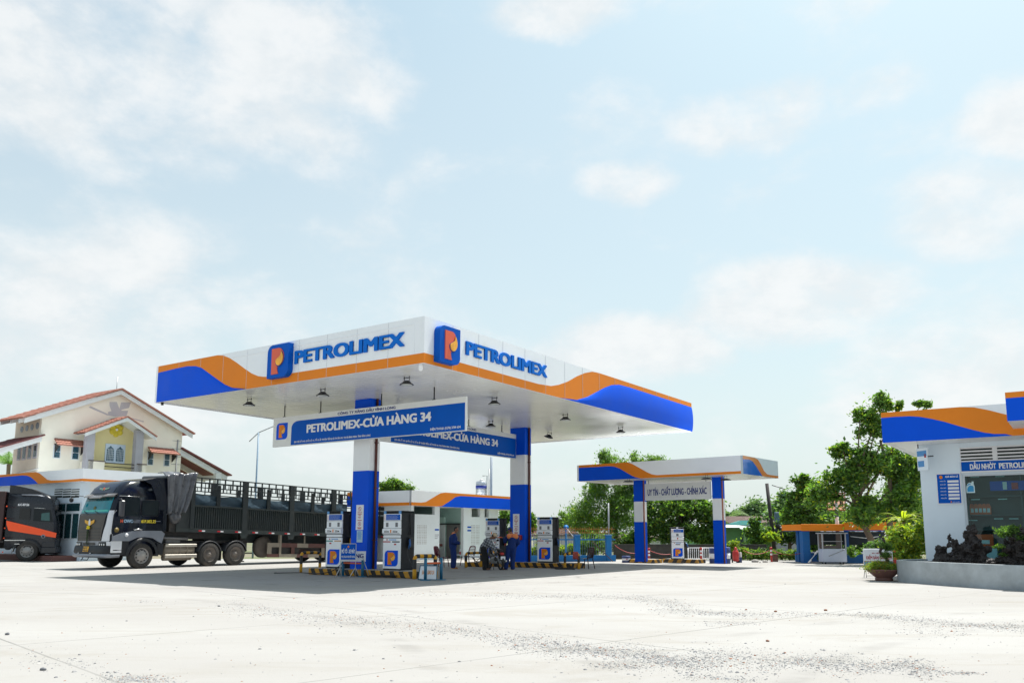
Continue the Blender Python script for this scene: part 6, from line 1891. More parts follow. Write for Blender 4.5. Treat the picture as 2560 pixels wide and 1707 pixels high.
# fascia
fx0, ft = S(2202, 1031.8, y=SY - 1.5)[0] - SX, S(2202, 1031.8, y=SY - 1.5)[2]
fb = S(2206.4, 1106.8, y=SY - 1.5)[2]; FH2 = ft - fb
def sfx(px, py): p = S(px, py, y=SY - 1.5); return (p[0] - SX - fx0, p[2] - fb)
Z8 = lambda a, b: (1960 + a / 2.8, 940 + b / 2.8)
bls = [sfx(*Z8(*p)) for p in [(680, 292), (780, 284), (880, 280), (950, 284), (1030, 298), (1120, 318), (1220, 348), (1320, 375), (1400, 394), (1470, 404), (1550, 404), (1600, 402)]]
bls = [(0, bls[0][1])] + [b for b in bls[1:-1]] + [(bls[-1][0], 0), (9, 0)]
ors = [sfx(*Z8(*p)) for p in [(680, 257), (1150, 219), (1230, 214), (1330, 218), (1430, 237), (1540, 265)]]
ors = [(0, FH2), (ors[1][0], FH2)] + [(a, min(FH2, b)) for a, b in ors[2:]] + [(ors[-1][0] + .8, FH2 * .42), (ors[-1][0] + 1.5, FH2 * .26), (ors[-1][0] + 2.2, FH2 * .22), (9, FH2 * .22)]
q = MB(); fascia(q, 9.0, FH2, [(a, max(0, b)) for a, b in bls], ors, lambda s, o, z: (fx0 + s, -1.5 - o, fb + z), 60); q.box(fx0 + .004, fx0 + 9, -1.496, -1.3, fb + .002, ft); q.build('fascia_panel', [WHITE, ORANGE, BLUE], sh)
q = MB(); fascia(q, 6.0, FH2, [(0, .0), (2.2, 0), (3.2, FH2 * .8), (6, FH2 * .8)], [(0, FH2 * .25), (2, FH2 * .25), (3, FH2), (6, FH2)], lambda s, o, z: (fx0 - o, -1.3 + s, fb + z), 30); q.box(fx0 + .004, fx0 + .15, -1.29, 4.7, fb + .002, ft); q.build('fascia_panel', [WHITE, ORANGE, BLUE], sh)
q = MB(); q.box(fx0 + .16, fx0 + 9, -1.29, -.02, fb + .01, fb + .05); q.box(fx0 + .16, -.02, -.02, 4.7, fb + .01, fb + .05); q.box(fx0 + .16, fx0 + 9, -1.2, 9, 5.41, 5.45); q.build('eave_ceiling', WHITE, sh)
# banner over the window
b0, bt_ = sx_(2403, 1154); _, bb_ = sx_(2403, 1179)
t = sthing('shop_banner', 'blue banner with white DẦU NHỜT lettering above the shop window', 'banner', SX, SY)
q = MB(); q.box(b0, WR - .2, -.05, -.002, bb_, bt_); q.build('panel', SIGNB, t)
q = MB(); q.box(b0 - .03, WR - .2, -.056, -.0505, bb_ - .04, bb_ + .01); q.box(b0 - .03, WR - .2, -.056, -.0505, bt_ - .01, bt_ + .03); q.build('border', LETW, t)
xt0 = sx_(2425.5, 1165)[0]; xt1 = sx_(2490, 1165)[0]; xt2 = sx_(2498.5, 1165)[0]
q = MB(); hc = (bt_ - bb_) * .50; zc = bb_ + (bt_ - bb_) * .20
put_text(q, 'DẦU NHỜT', (xt0, -.05, zc), (1, 0, 0), (0, 0, 1), w=(xt1 - xt0), h=hc, bold=.045)
put_text(q, 'PETROLIMEX', (xt2, -.05, zc), (1, 0, 0), (0, 0, 1), w=(xt1 - xt0) * 1.38, h=hc, bold=.045); q.build('lettering', LETW, t)
# price board
p0, pt = sx_(2342, 1186); p1, pb = sx_(2404.5, 1257)
t = sthing('price_board', 'blue retail price board with six white number slots left of the shop window', 'price board', SX, SY)
q = MB(); q.box(p0, p1, -.05, -.002, pb, pt); q.build('panel', SIGNB, t)
q = MB()
for (a, b, c, d) in ((p0 - .03, p1 + .03, pb - .03, pb), (p0 - .03, p1 + .03, pt, pt + .03), (p0 - .03, p0, pb, pt), (p1, p1 + .03, pb, pt)): q.box(a, b, -.054, -.002, c, d)
q.build('border', LETW, t)
q = MB(); W_, H_ = p1 - p0, pt - pb
for k in range(6):
    z = pt - H_ * (.235 + .117 * k); q.box(p0 + W_ * .46, p0 + W_ * .94, -.056, -.0505, z - H_ * .055, z + H_ * .02)
q.build('number_slot', LETW, t)
q = MB(); put_text(q, 'GIÁ BÁN LẺ', (p0 + W_ * .38, -.05, pt - H_ * .115), (1, 0, 0), (0, 0, 1), w=W_ * .55, h=H_ * .055, bold=.04)
for k in range(6):
    z = pt - H_ * (.235 + .117 * k)
    put_text(q, ['XĂNG RON95', 'XĂNG E5', 'DẦU DO', 'DẦU KO', 'DẦU DO', 'DẦU FO'][k] if False else 'XĂNG DẦU', (p0 + W_ * .12, -.05, z - H_ * .02), (1, 0, 0), (0, 0, 1), w=W_ * .26, h=H_ * .03, bold=.02, res=1)
put_text(q, 'PETROLIMEX', (p0 + W_ * .62, -.05, pb + H_ * .03), (1, 0, 0), (0, 0, 1), w=W_ * .32, h=H_ * .022, bold=.02, res=1); q.build('lettering', LETW, t)
q = MB(); q.ell((p0 + W_ * .18, -.052, pt - H_ * .1), (.05, .006, .06), 12, 6); q.ell((p0 + W_ * .56, -.052, pb + H_ * .045), (.02, .006, .03), 8, 6); q.build('small_emblem', ORANGE, t)
# side sign hanging from the eave at the corner
a_ = S(2290, 1121, y=SY - .35); b_ = S(2311, 1176, y=SY - .35)
t = sthing('corner_sign', 'pale projecting sign hanging from the eave at the shop corner', 'sign', a_[0], SY - .35, 0, R(-38))
W_ = 23 / 2088 * 31 * 1.35
q = MB(); q.rbox(0, W_, 0, .09, b_[2], a_[2], .015); q.build('board', WPALE, t)
q = MB(); q.box(.03, W_ - .02, -.006, 0, a_[2] - .28, a_[2] - .10); q.box(.05, W_ - .15, -.006, 0, b_[2] + .12, b_[2] + .32); q.build('blue_mark', PLIGHT, t)
q = MB(); q.box(W_ - .12, W_ - .04, -.006, 0, b_[2] + .42, b_[2] + .54); q.build('red_mark', PRED, t)
q = MB(); q.tube([(.05, .04, a_[2]), (.05, .04, fb)], .02, 6); q.tube([(W_, .04, b_[2] + .45), (W_ + .22, .04, b_[2] + .45)], .02, 6); q.build('hanger', BLACK, t)
# window sticker of an oil can
s0, st = sx_(2413, 1203); s1, sb = sx_(2437, 1231)
q = MB(); W_, H_ = s1 - s0, st - sb
P = [(0, 0), (1, 0), (1, .62), (.92, .68), (.92, 1.0), (.70, 1.0), (.68, .86), (.45, .92), (.18, .80), (.02, .52)]
q.prism([(s0 + u * W_, sb + v * H_) for u, v in P], lambda u, v, d: (u, .098 - d, v), .002); t = q.build('window_sticker', mat('sticker_white', (.62, .80, .84), .5)); t.location = tuple(s2w(SX, SY)); t.rotation_euler = (0, 0, -YAW)
tag(t, 'pale blue oil can sticker on the shop window beside the price board', 'sticker')
q = MB(); P2 = [(.14, .10), (.88, .10), (.88, .55), (.78, .62), (.45, .66), (.22, .50), (.14, .35)]
q.prism([(s0 + u * W_, sb + v * H_) for u, v in P2], lambda u, v, d: (u, .0955 - d, v), .002); q.prism([(s0 + u * W_, sb + v * H_) for u, v in ((.2, .62), (.42, .74), (.60, .76), (.56, .83), (.36, .82), (.14, .68))], lambda u, v, d: (u, .0955 - d, v), .002)
q.build('blue_can_shape', mat('sticker_blue', (.02, .30, .62), .5), t)
# shelving with stock inside
sf_ = sthing('display_shelf', 'dark display shelving with pale label strips inside the shop window', 'shelf', SX, SY)
SHM = mat('shelf_grey', (.10, .115, .12), .6)
zs = [S(2440, y_, y=SY + .7)[2] for y_ in (1384, 1322, 1286, 1240)]
q = MB()
for z in zs: q.box(wl_ + .05, WR - .3, .45, .95, z - .04, z)
for x in (wl_ + .05, wl_ + 1.6, wl_ + 3.2, wl_ + 4.8): q.box(x, x + .05, .45, .95, 0, 3.6)
q.box(wl_ + .05, WR - .3, .95, .98, 0, 3.6)
q.build('frame', SHM, sf_)
q = MB()
for (px, py) in ((2440, 1192), (2503, 1190), (2442, 1248), (2510, 1247), (2436, 1300), (2500, 1296), (2538, 1296)):
    a = S(px, py, y=SY + .44); q.box(a[0] - SX - .17, a[0] - SX + .09, .435, .445, a[2] - .015, a[2] + .015)
q.build('label_strip', mat('label_strip', (.50, .72, .74), .5), sf_)
q = MB()
a = S(2474, 1203, y=SY + .43); b = S(2580, 1224, y=SY + .43); q.box(a[0] - SX, b[0] - SX + 1, .42, .43, b[2], a[2])
q.build('picture_strip', SIGNB, sf_)
q = MB(); a = S(2506, 1204, y=SY + .41); b = S(2518, 1223, y=SY + .41); q.box(a[0] - SX, b[0] - SX, .40, .41, b[2], a[2]); q.box(a[0] - SX + 1.1, b[0] - SX + 1.1, .40, .41, b[2], a[2]); q.build('picture_white', LETW, sf_)
q = MB(); a = S(2528, 1206, y=SY + .41); b = S(2546, 1222, y=SY + .41); q.box(a[0] - SX, b[0] - SX, .40, .41, b[2], a[2]); q.build('picture_red', PRED, sf_)
CAN = mat('can_orange', (.80, .12, .03), .4, var=.05)
def oil_can(x, z, label):
    t = sthing('oil_can', label, 'oil can', x, SY + .30 + .35, z, 0, 'orange oil cans on the shelf')
    q = MB(); q.prism([(-.07, 0), (.07, 0), (.07, .25), (.03, .35), (-.04, .35), (-.07, .29)], lambda u, v, d: (u, d - .1, v), .16); q.build('body', CAN, t)
    q = MB(); q.box(-.04, .045, -.106, -.101, .07, .20); q.build('paper_label', LETW, t)
    return t
cz = S(2440, 1285.5, y=SY + .6)[2]
names = ['orange oil can nearest the window frame', 'second orange oil can from the window frame', 'third orange oil can from the window frame', 'fourth orange oil can from the window frame', 'fifth orange oil can from the window frame', 'orange oil can at the right end of its shelf row']
for k in range(6):
    a = S(2421.5 + 10.2 * k, 1284, y=SY + .6); oil_can(a[0], cz, names[k])
a = S(2466, 1369, y=SY + .3); b = S(2482, 1335, y=SY + .3)
t = sthing('stock_box', 'orange red cardboard box with a pale label behind the shop glass above the planter', 'box', a[0], SY + .2, 0)
q = MB(); q.rbox(-.28, .22, 0, .25, a[2], b[2], .01); q.build('carton', CAN, t); q = MB(); q.box(-.16, .12, -.006, 0, a[2] + .13, a[2] + .26); q.build('paper_label', LETW, t); q = MB(); q.box(-.2, .3, .0, .3, 0, a[2] - .01); q.build('stand', WPALE, t)

# ---- fragment of another canopy in the top right corner
fy_ = 10.2
a = S(2512, 981, y=fy_); b = S(2520.5, 1052.5, y=fy_)
t = sthing('side_canopy', 'corner of a nearer blue and orange canopy at the top right of the picture', 'canopy', a[0], fy_, 0)
H_ = a[2] - b[2]; L_ = 5.0
q = MB(); fascia(q, L_, H_, [(0, H_ * .80), (L_, H_ * .80)], [(0, H_), (L_, H_)], lambda s, o, z: (s, -o, b[2] + z), 10); q.box(.004, L_, .004, .12, b[2] + .002, a[2]); q.build('fascia_panel', [WHITE, ORANGE, BLUE], t)
q = MB(); q.box(.0, L_, .13, 2.2, b[2] + .01, b[2] + .05); q.box(0, .05, .13, 2.2, b[2] + .06, a[2]); q.build('ceiling', WHITE, t)
q = MB(); q.rbox(3.4, 3.9, .8, 1.3, 0, b[2], .02); q.build('column', BLUE, t)
# ------------------------------------------------------------------ second, smaller canopy
F0 = np.array([9.756, 35.57]); FY = 0.6892; M1, M2, GS, GF = 8.40, 3.80, 3.99, .78
FA = np.array([math.cos(FY), -math.sin(FY), 0]); FB = np.array([math.sin(FY), math.cos(FY), 0]); FO = np.array([*F0, 0])
fc = thing('small_canopy', 'smaller blue, orange and white canopy on two banded columns behind the large one', 'canopy', FO, -FY)


def FS(px, py, x=None, y=None, z=None):
    d = ray(px, py)
    if z is not None: P = EYEP + d * (z - EYE) / d[2]
    else:
        n = FA if x is not None else FB; k = x if x is not None else y; P0 = FO + n * k
        P = EYEP + d * (np.dot(P0 - EYEP, n) / np.dot(d, n))
    d = P - FO
    return np.array([d @ FA, d @ FB, d[2]])


Z6 = lambda a, b: (1400 + a / 3.92, 1100 + b / 3.92)
def fs_(a, b): p = FS(*Z6(a, b), y=0); return (p[0] + M1, p[2] - GS)
bl_ = [fs_(*p) for p in [(182, 270), (350, 262), (480, 254), (530, 258), (580, 275), (640, 310), (700, 345), (740, 363), (790, 375)]]
bl_ = [(0, bl_[0][1])] + bl_[1:-1] + [(bl_[-1][0], 0), (9, 0)]
or_ = [(0, GF), (fs_(560, 220)[0], GF), (fs_(660, 217)[0], GF)] + [fs_(*p) for p in [(710, 233), (780, 272), (850, 312), (900, 334), (950, 341)]]
or_ = or_ + [(9, or_[-1][1] * .98)]
q = MB(); fascia(q, M1, GF, [(a, max(0, b)) for a, b in bl_], or_, lambda s, o, z: (-M1 + s, -o, GS + z), 60); q.box(-M1, 0, .004, .10, GS, GS + GF); q.build('fascia_panel', [WHITE, ORANGE, BLUE], fc)
def fr_(a, b): p = FS(*Z6(a, b), x=.10); return (p[1], p[2] - GS)
bl_ = [fr_(*p) for p in [(1775, 182), (1860, 190), (1890, 210), (1920, 250), (1950, 300), (1985, 352)]]; bl_ = [(0, bl_[0][1])] + bl_[1:-1] + [(bl_[-1][0], 0), (9, 0)]
or_ = [fr_(*p) for p in [(1775, 152), (1910, 172), (1940, 190), (1965, 230), (2000, 300), (2030, 332), (2060, 340)]]; or_ = [(0, GF), (or_[1][0], min(GF, or_[1][1]))] + [(a, min(GF, b)) for a, b in or_[2:]] + [(9, GF * .14)]
q = MB(); fascia(q, M2, GF, [(a, max(0, b)) for a, b in bl_], or_, lambda s, o, z: (.10 + o, s, GS + z), 50); q.box(0, .096, 0, M2, GS, GS + GF)
q.build('fascia_panel', [mat('gloss_white', (.58, .66, .70), .12, var=.03), mat('gloss_orange', (.62, .22, .07), .12, coat=.5), mat('gloss_blue', (.01, .12, .55), .08, coat=.8)], fc)
q = MB(); fascia(q, M1, GF, [(0, 0), (9, 0)], [(0, .12), (9, .12)], lambda s, o, z: (-s, M2 + .1, GS + z), 10); fascia(q, M2, GF, [(0, 0), (9, 0)], [(0, .12), (9, .12)], lambda s, o, z: (-M1 - .1, M2 - s, GS + z), 6)
q.box(-M1, 0, M2 + .004, M2 + .096, GS + .002, GS + GF - .002); q.box(-M1 - .096, -M1 - .004, 0, M2, GS + .002, GS + GF - .002); q.build('fascia_panel', [WHITE, ORANGE, BLUE], fc)
q = MB()
for i in range(14): q.box(-M1 + .002, -.002, .102 + (M2 - .1) * i / 14, .102 + (M2 - .1) * (i + 1) / 14 - .012, GS + .02, GS + .04)
q.box(-M1 + .003, -.003, .11, M2 - .01, GS + .041, GS + .06); q.build('ceiling', SOFF, fc)
q = MB(); q.box(-M1 + .003, -.003, .11, M2 - .01, GS + .68, GS + .7); q.build('roof', WHITE, fc)
yc = 1.75
cols = []
for (pl_, pr_, py) in ((1583.5, 1610.5, 1210), (1779, 1807, 1200)):
    a = FS(pl_, py, y=yc - .2)[0]; b = FS(pr_, py, y=yc - .2)[0]
    zw1 = FS((pl_ + pr_) / 2, Z6(0, 600)[1] if pl_ < 1700 else Z6(0, 570)[1], y=yc - .2)[2]; zw0 = FS((pl_ + pr_) / 2, Z6(0, 800)[1] if pl_ < 1700 else Z6(0, 783)[1], y=yc - .2)[2]
    b = b - .12
    q = MB(); q.rbox(a, b, yc - .2, yc + .2, .14, zw0, .01, 1); q.rbox(a, b, yc - .2, yc + .2, zw0, zw1, .01, 0); q.rbox(a, b, yc - .2, yc + .2, zw1, GS + .03, .01, 1); cl = q.build('column', [WHITE, BLUE], fc)
    q = MB(); q.tube([(b + .035, yc - .12, .15), (b + .035, yc - .12, GS + .02)], .03, 8); q.build('drain_pipe', mat('pipe_orange', (.42, .13, .07), .5), cl)
    cols.append((a, b))
# slogan board
za = FS(1620, Z6(0, 412)[1], y=yc - .1)[2]; zb = FS(1700, Z6(0, 583)[1], y=yc - .1)[2]
p_ = FO + FA * cols[0][1] + FB * (yc - .12)
t = thing('slogan_board', 'white slogan board with dark blue letters hanging between the columns of the smaller canopy', 'sign board', p_, -FY)
Lb = cols[1][0] - cols[0][1] - .14; za = GS - .16
q = MB(); q.box(.10, Lb + .04, 0, .06, zb, za); q.build('board', SIGNW, t)
q = MB(); put_text(q, 'UY TÍN - CHẤT LƯỢNG - CHÍNH XÁC', (.10 + Lb * .045, 0, zb + (za - zb) * .30), (1, 0, 0), (0, 0, 1), w=Lb * .88, h=(za - zb) * .36, bold=.035); q.build('lettering', NAVY, t)
q = MB(); 
for x in (.3, Lb - .2): q.tube([(x, .03, za), (x, .03, GS + .03)], .012, 5)
q.build('hanger', BLACK, t)
# square flood lamps
def flood(x, y, label):
    t = thing('flood_lamp', label, 'lamp', FO + FA * x + FB * y + np.array([0, 0, GS]), -FY, 'flat lamps under the smaller canopy')
    q = MB(); q.tube([(-.05, 0, .02), (-.05, 0, -.12)], .008, 5); q.tube([(.05, 0, .02), (.05, 0, -.12)], .008, 5); q.build('bracket', BLACK, t)
    q = MB(); q.add([(-.12, -.1, -.12), (.12, -.1, -.12), (.12, .1, -.12), (-.12, .1, -.12), (-.2, -.17, -.19), (.2, -.17, -.19), (.2, .17, -.19), (-.2, .17, -.19)], [(0, 1, 2, 3), (0, 4, 5, 1), (1, 5, 6, 2), (2, 6, 7, 3), (3, 7, 4, 0), (7, 6, 5, 4)]); q.build('housing', BLACK, t)
for (a, b, lb) in ((672, 400, 'flat lamp under the smaller canopy, left of its left column'), (1438, 372, 'flat lamp under the smaller canopy, just left of its right column'), (1625, 382, 'flat lamp under the smaller canopy, just right of its right column')):
    p = FS(*Z6(a, b), z=GS - .14); flood(p[0], p[1], lb)
# its islands
def far_island(pxl, pxr, py, label):
    y = FS((pxl + pxr) / 2, py, z=0)[1]; a = FS(pxl, py, y=y)[0]; b = FS(pxr, py, y=y)[0]; c_ = FO + FA * (a + b) / 2 + FB * (y + .45)
    t = thing('pump_island', label, 'pump island', c_, -FY, 'striped pump islands')
    h = FS(pxr, py - 9.5, y=y)[2]
    q = MB(); q.rbox(-(b - a) / 2, (b - a) / 2, -.45, .45, 0, h - .01, .02); q.build('kerb', STRI2, t)
    q = MB(); q.box(-(b - a) / 2 + .1, (b - a) / 2 - .1, -.35, .35, h - .012, h); q.build('paving', CONC, t); return y, h
yi, hi = far_island(1572, 1634, 1407, 'striped island under the left column of the smaller canopy')
yi2, hi2 = far_island(1656, 1744, 1407, 'long striped island carrying the pump under the smaller canopy')
# its pump (white front, emblem partly behind a fire post)
a = gnd(1680, 1397.5, hi2); b = gnd(1710, 1397.5, hi2)
top = atd(1695, 1319, a[1])[2]
fuel_pump('slim white fuel pump under the smaller canopy', 0, 0, 0, b[0] - a[0], .5, top - hi2, single=True, loc=((a[0] + b[0]) / 2, a[1], hi2), hose=[(.4, .2, .8), (.45, .1, .5), (.48, .2, .2)])
for o in [x for x in bpy.data.objects if x.get('label') == 'slim white fuel pump under the smaller canopy']: o.rotation_euler = (0, 0, -.12)
p_ = gnd(1695, 1400) + np.array([0, -.25, 0])
t = thing('red_guard_post', 'short red post in front of the small canopy pump emblem', 'post', p_)
q = MB(); q.tube([(0, 0, 0), (0, 0, .62)], .09, 12); q.build('post', RED, t)
q = MB(); q.box(-.03, .03, -.10, -.088, .2, .42); q.build('pale_mark', LETW, t)

# ------------------------------------------------------------------ red and white bollards with sagging chain
BOL = [RED, LETW]
bol = []
def bollard(px, py, top, label):
    p = gnd(px, py); h = atd(px, top, p[1])[2]
    t = thing('bollard', label, 'bollard', p, 0, 'red and white bollards along the yard edge')
    q = MB(); q.tube([(0, 0, z) for z in (0, h - .36, h - .26, h - .18, h - .08, h)], .055, 12, mif=lambda i: i % 2); q.build('post', BOL, t)
    q = MB(); q.lathe([(.075, h), (.07, h + .05), (.02, h + .07)], 'z', n=12); q.build('cap', RED, t)
    bol.append((p, h)); return p, h
bollard(1623, 1402, 1372, 'red and white bollard right of the left column of the small canopy')
bollard(1753, 1405, 1371, 'red and white bollard between the small canopy pump and the drums')
bollard(1929, 1404, 1370, 'red and white bollard on the yard edge in front of the green house hedge')
CHN = mat('chain_red', (.40, .05, .05), .5)
def chain(p, q_, za, zb, sag, label):
    m_ = MB(); pts = []
    for k in range(25):
        u = k / 24; v = np.array(p) * (1 - u) + np.array(q_) * u; pts.append((v[0], v[1], za * (1 - u) + zb * u - sag * 4 * u * (1 - u)))
    m_.tube(pts, .016, 5); o = m_.build('chain', CHN); tag(o, label, 'chain', 'red chains between the bollards')
z0 = bol[0][1]
chain(gnd(1538, 1402), gnd(1588, 1402), .85, .42, .12, 'red chain sagging from the blue fence to the small canopy column')
chain(bol[0][0], gnd(1678, 1402), z0 - .05, .38, .10, 'red chain sagging from the bollard to the small canopy pump')
chain(gnd(1860, 1404), bol[2][0], .60, bol[2][1] - .05, .22, 'red chain sagging left of the rightmost bollard')
chain(bol[2][0], gnd(2012, 1405), bol[2][1] - .05, .55, .22, 'red chain sagging right of the rightmost bollard')

# drums, extinguishers
DRB = mat('drum_navy', (.03, .05, .17), .45, var=.1, dirt=.1)
def drum(px, py, wpx, top, label, sq=False):
    p = gnd(px, py); k = p[1] / 2088; r_ = wpx * k / 2; h = atd(px, top, p[1])[2]
    t = thing('waste_drum', label, 'drum', p + np.array([0, r_, 0]), 0, 'navy and white drums by the small canopy')
    q = MB(); q.lathe([(r_, 0), (r_ * 1.01, h * .3)], 'z', n=20, smooth=False); q.lathe([(r_ * 1.01, h * .64), (r_ * 1.03, h * .7), (r_, h * .98), (r_ * .9, h)], 'z', n=20); q.build('body', DRB, t)
    q = MB(); q.lathe([(r_, h * .302), (r_, h * .638)], 'z', n=20); q.build('white_band', LETW, t)
    q = MB(); q.box(-r_ * .18, r_ * .18, -r_ * 1.02, -r_ * .95, h * .42, h * .56); q.build('red_mark', PRED, t)
drum(1791, 1408, 27, 1369, 'navy and white drum at the foot of the right small canopy column')
drum(1816, 1408.5, 27, 1367, 'navy and white drum between its twin and the red extinguisher')
drum(1567, 1406, 21, 1389, 'low navy and white drum left of the left small canopy column')
p = gnd(1840, 1406); t = thing('wheeled_extinguisher', 'large red fire extinguisher standing right of the navy drums', 'fire extinguisher', p)
h = atd(1840, 1367, p[1])[2]
q = MB(); q.lathe([(.10, .06), (.16, .12), (.17, h * .62), (.12, h * .78), (.06, h * .84), (.07, h * .95), (.03, h)], 'z', n=18); q.build('cylinder', RED, t)
q = MB(); q.tube([(.05, 0, h * .9), (.2, -.05, h * .7), (.2, -.05, .3)], .02, 6); q.build('hose', BLACK, t)
for s_ in (-1, 1):
    q = MB(); q.lathe([(.09, s_ * .17 - .02), (.09, s_ * .17 + .02)], 'x', (0, .05, .09), 14); q.build('wheel', BLACK, t)
p = gnd(1851, 1406) + np.array([0, .25, 0]); t = thing('water_bin', 'short white and navy bin just right of the red extinguisher', 'bin', p)
q = MB(); q.rbox(-.13, .13, -.1, .1, 0, .28, .01); q.build('base', DRB, t); q = MB(); q.rbox(-.13, .13, -.1, .1, .281, .52, .01); q.build('top', LETW, t)
# white railing
p = gnd(1725, 1402); p2 = gnd(1797, 1402); t = thing('white_railing', 'white metal railing behind the striped island of the small canopy', 'railing', p)
h = atd(1725, 1369, p[1])[2]; L_ = p2[0] - p[0]
q = MB(); q.tube([(0, .4, h), (L_, .4, h)], .025, 6); q.tube([(0, .4, .12), (L_, .4, .12)], .02, 6)
for k in range(15): q.tube([(L_ * k / 14, .4, .0 if k % 7 == 0 else .12), (L_ * k / 14, .4, h)], .03 if k % 7 == 0 else .014, 5)
q.build('bars', LETW, t)
q = MB(); q.box(0, L_, .3, .5, 0, .06); q.build('base_sill', LETW, t)

# ------------------------------------------------------------------ blue fence with orange picket top
FBL = mat('fence_blue', (.0, .15, .42), .6, var=.06, dirt=.06)
p0 = gnd(1335, 1404); p1 = gnd(1540, 1402.5)
t = thing('blue_fence', 'blue wall and post fence with thin orange topped pickets behind the brown chair', 'fence', p0, math.atan2(p1[1] - p0[1], p1[0] - p0[0]))
L_ = float(np.linalg.norm(p1 - p0)); K_ = p0[1] / 2088
def zpx(y): return EYE + (1334.8 - y) * p0[1] / 2065
q = MB(); q.box(-.9, L_, 0, .15, 0, zpx(1386)); q.box(-.9, L_, .03, .12, zpx(1349), zpx(1346)); q.build('low_wall', FBL, t)
for px in (1449, 1533.5):
    x = (px - 1335) * K_; q = MB(); q.rbox(x - .15, x + .15, -.04, .2, 0, zpx(1337), .02); q.rbox(x - .19, x + .19, -.07, .23, zpx(1337), zpx(1335.5), .01); q.build('post', FBL, t)
PK = mat('picket_grey', (.12, .20, .24), .5); PKO = mat('picket_orange', (.42, .15, .03), .5)
q = MB(); q2 = MB()
n = int((L_ + .9) / .13)
for k in range(n):
    x = -.9 + k * .13; q.box(x - .008, x + .008, .07, .085, zpx(1386), zpx(1333)); 
    if k % 1 == 0: q2.box(x - .008, x + .008, .068, .088, zpx(1333), zpx(1318) + .04 * (k % 2))
q2.box(-.9, L_, .06, .09, zpx(1331), zpx(1330)); q2.box(-.9, L_, .06, .09, zpx(1322), zpx(1321))
q.build('pickets', PK, t); q2.build('picket_tops', PKO, t)
q = MB(); q.tube([(L_ - .3, -.3, .0), (L_ - 1.4, .02, 1.1)], .02, 5); q.build('leaning_bar', MAROON, t)
# lamp post behind the fence
def pole(name, label, cat, px, top, Y, r, mt, base=0.0, lean=0.0, extra=None):
    p = atd(px, top, Y); t = thing(name, label, cat, (p[0] - lean, Y, base)); q = MB(); q.tube([(0, 0, 0), (lean, 0, p[2] - base)], [r * 1.2, r], 8); q.build('pole', mt, t)
    if extra: extra(t, p[2] - base)
    return t
pole('metal_pole', 'thin pale pole rising behind the blue fence', 'pole', 1521, 1257, 50, .045, GREYM)
def dish(t, h):
    q = MB(); q.lathe([(.02, 0), (.09, -.03), (.14, -.07), (.15, -.08)], 'y', (.0, 0, h), 16); q.build('dish', FBL, t)
    q = MB(); q.tube([(0, -.1, h), (.7, -.3, h - .9)], .015, 5); q.build('feed_arm', LETW, t)
pole('satellite_dish', 'blue white satellite dish behind the fence right of the far column pump', 'satellite dish', 1415, 1318, 47, .05, FBL, extra=dish)

# ------------------------------------------------------------------ aerials and posts
def aer1(t, h):
    q = MB(); a = Vector((-.9, 0, h - .9)) ; b = Vector((3.1, 1.0, h + 1.6)); q.tube([a * .6 + Vector((0, 0, h)) * .4, (0, 0, h), b], .03, 6); q.build('boom', GREYM, t)
    q = MB()
    for k in (.62, .70, .78, .86, .94):
        c = Vector((0, 0, h)) * (1 - k) + b * k; q.tube([c - Vector((.3, .2, -.1)), c + Vector((.3, .2, -.1))], .012, 4)
    q.build('elements', GREYM, t)
pole('tall_aerial_mast', 'tall thin blue mast with a slanting aerial behind the lorry trailer', 'mast', 646.5, 1081, 50, .05, mat('mast_blue', (.20, .30, .40), .5), extra=aer1)
pole('thin_mast', 'thin grey mast right of the water tank', 'mast', 1228.5, 1142, 52, .07, mat('mast_grey', (.20, .25, .32), .5))
pole('thin_mast', 'thinner short mast between the water tank and the taller mast', 'mast', 1223, 1172, 53, .035, GREYM)
def util(t, h):
    q = MB(); q.tube([(0, 0, h - .12), (.6, 0, h - .3), (.9, 0, h - .42)], .03, 5); q.build('lamp_arm', BLACK, t)
    q = MB(); q.rbox(.10, .42, -.12, .12, h * .46, h * .60, .03); q.build('meter_box', mat('meter_box', (.08, .16, .22), .5), t)
    q = MB()
    rg = random.Random(4)
    for k in range(12): q.ell((rg.uniform(.0, .5), rg.uniform(-.2, .2), h * .36 + rg.uniform(-.4, .3)), (.16, .12, .16), 8, 6)
    q.build('cable_tangle', BLACK, t)
pole('utility_pole', 'dark leaning utility pole with a lamp arm and cable tangle above the green house roof', 'utility pole', 1917, 1208, 58, .12, mat('pole_dark', (.035, .03, .03), .8), lean=-.35, extra=util)
def ksign(t, h):
    q = MB(); q.rbox(-.47, .47, -.06, -.02, h - .35, h + .55, .02); q.build('sign_board', LETW, t)
    q = MB(); q.box(-.52, .52, -.055, -.0, h - .40, h - .34); q.box(-.52, .52, -.055, 0, h + .54, h + .60); q.box(-.52, -.46, -.054, -.001, h - .34, h + .54); q.box(.46, .52, -.054, -.001, h - .34, h + .54); q.build('sign_frame', mat('sign_frame_brown', (.10, .03, .03), .6), t)
    q = MB(); put_text(q, 'XÔI', (-.34, -.06, h - .18), (1, 0, 0), (0, 0, 1), w=.68, h=.45, bold=.05); q.build('sign_letters', BLACK, t)
PB = mat_stripe('banded_post', (.04, .07, .09), (.66, .72, .76), .8, (0, 0, 1), .5)
pole('banded_sign_post', 'dark and white banded post with a small framed white sign behind the orange kiosk', 'sign post', 2090, 1258, 46, .10, PB, extra=ksign)
pole('metal_pole', 'thin pale pole left of the banded sign post, above the kiosk roof', 'pole', 2023, 1260, 50, .035, GREYM)

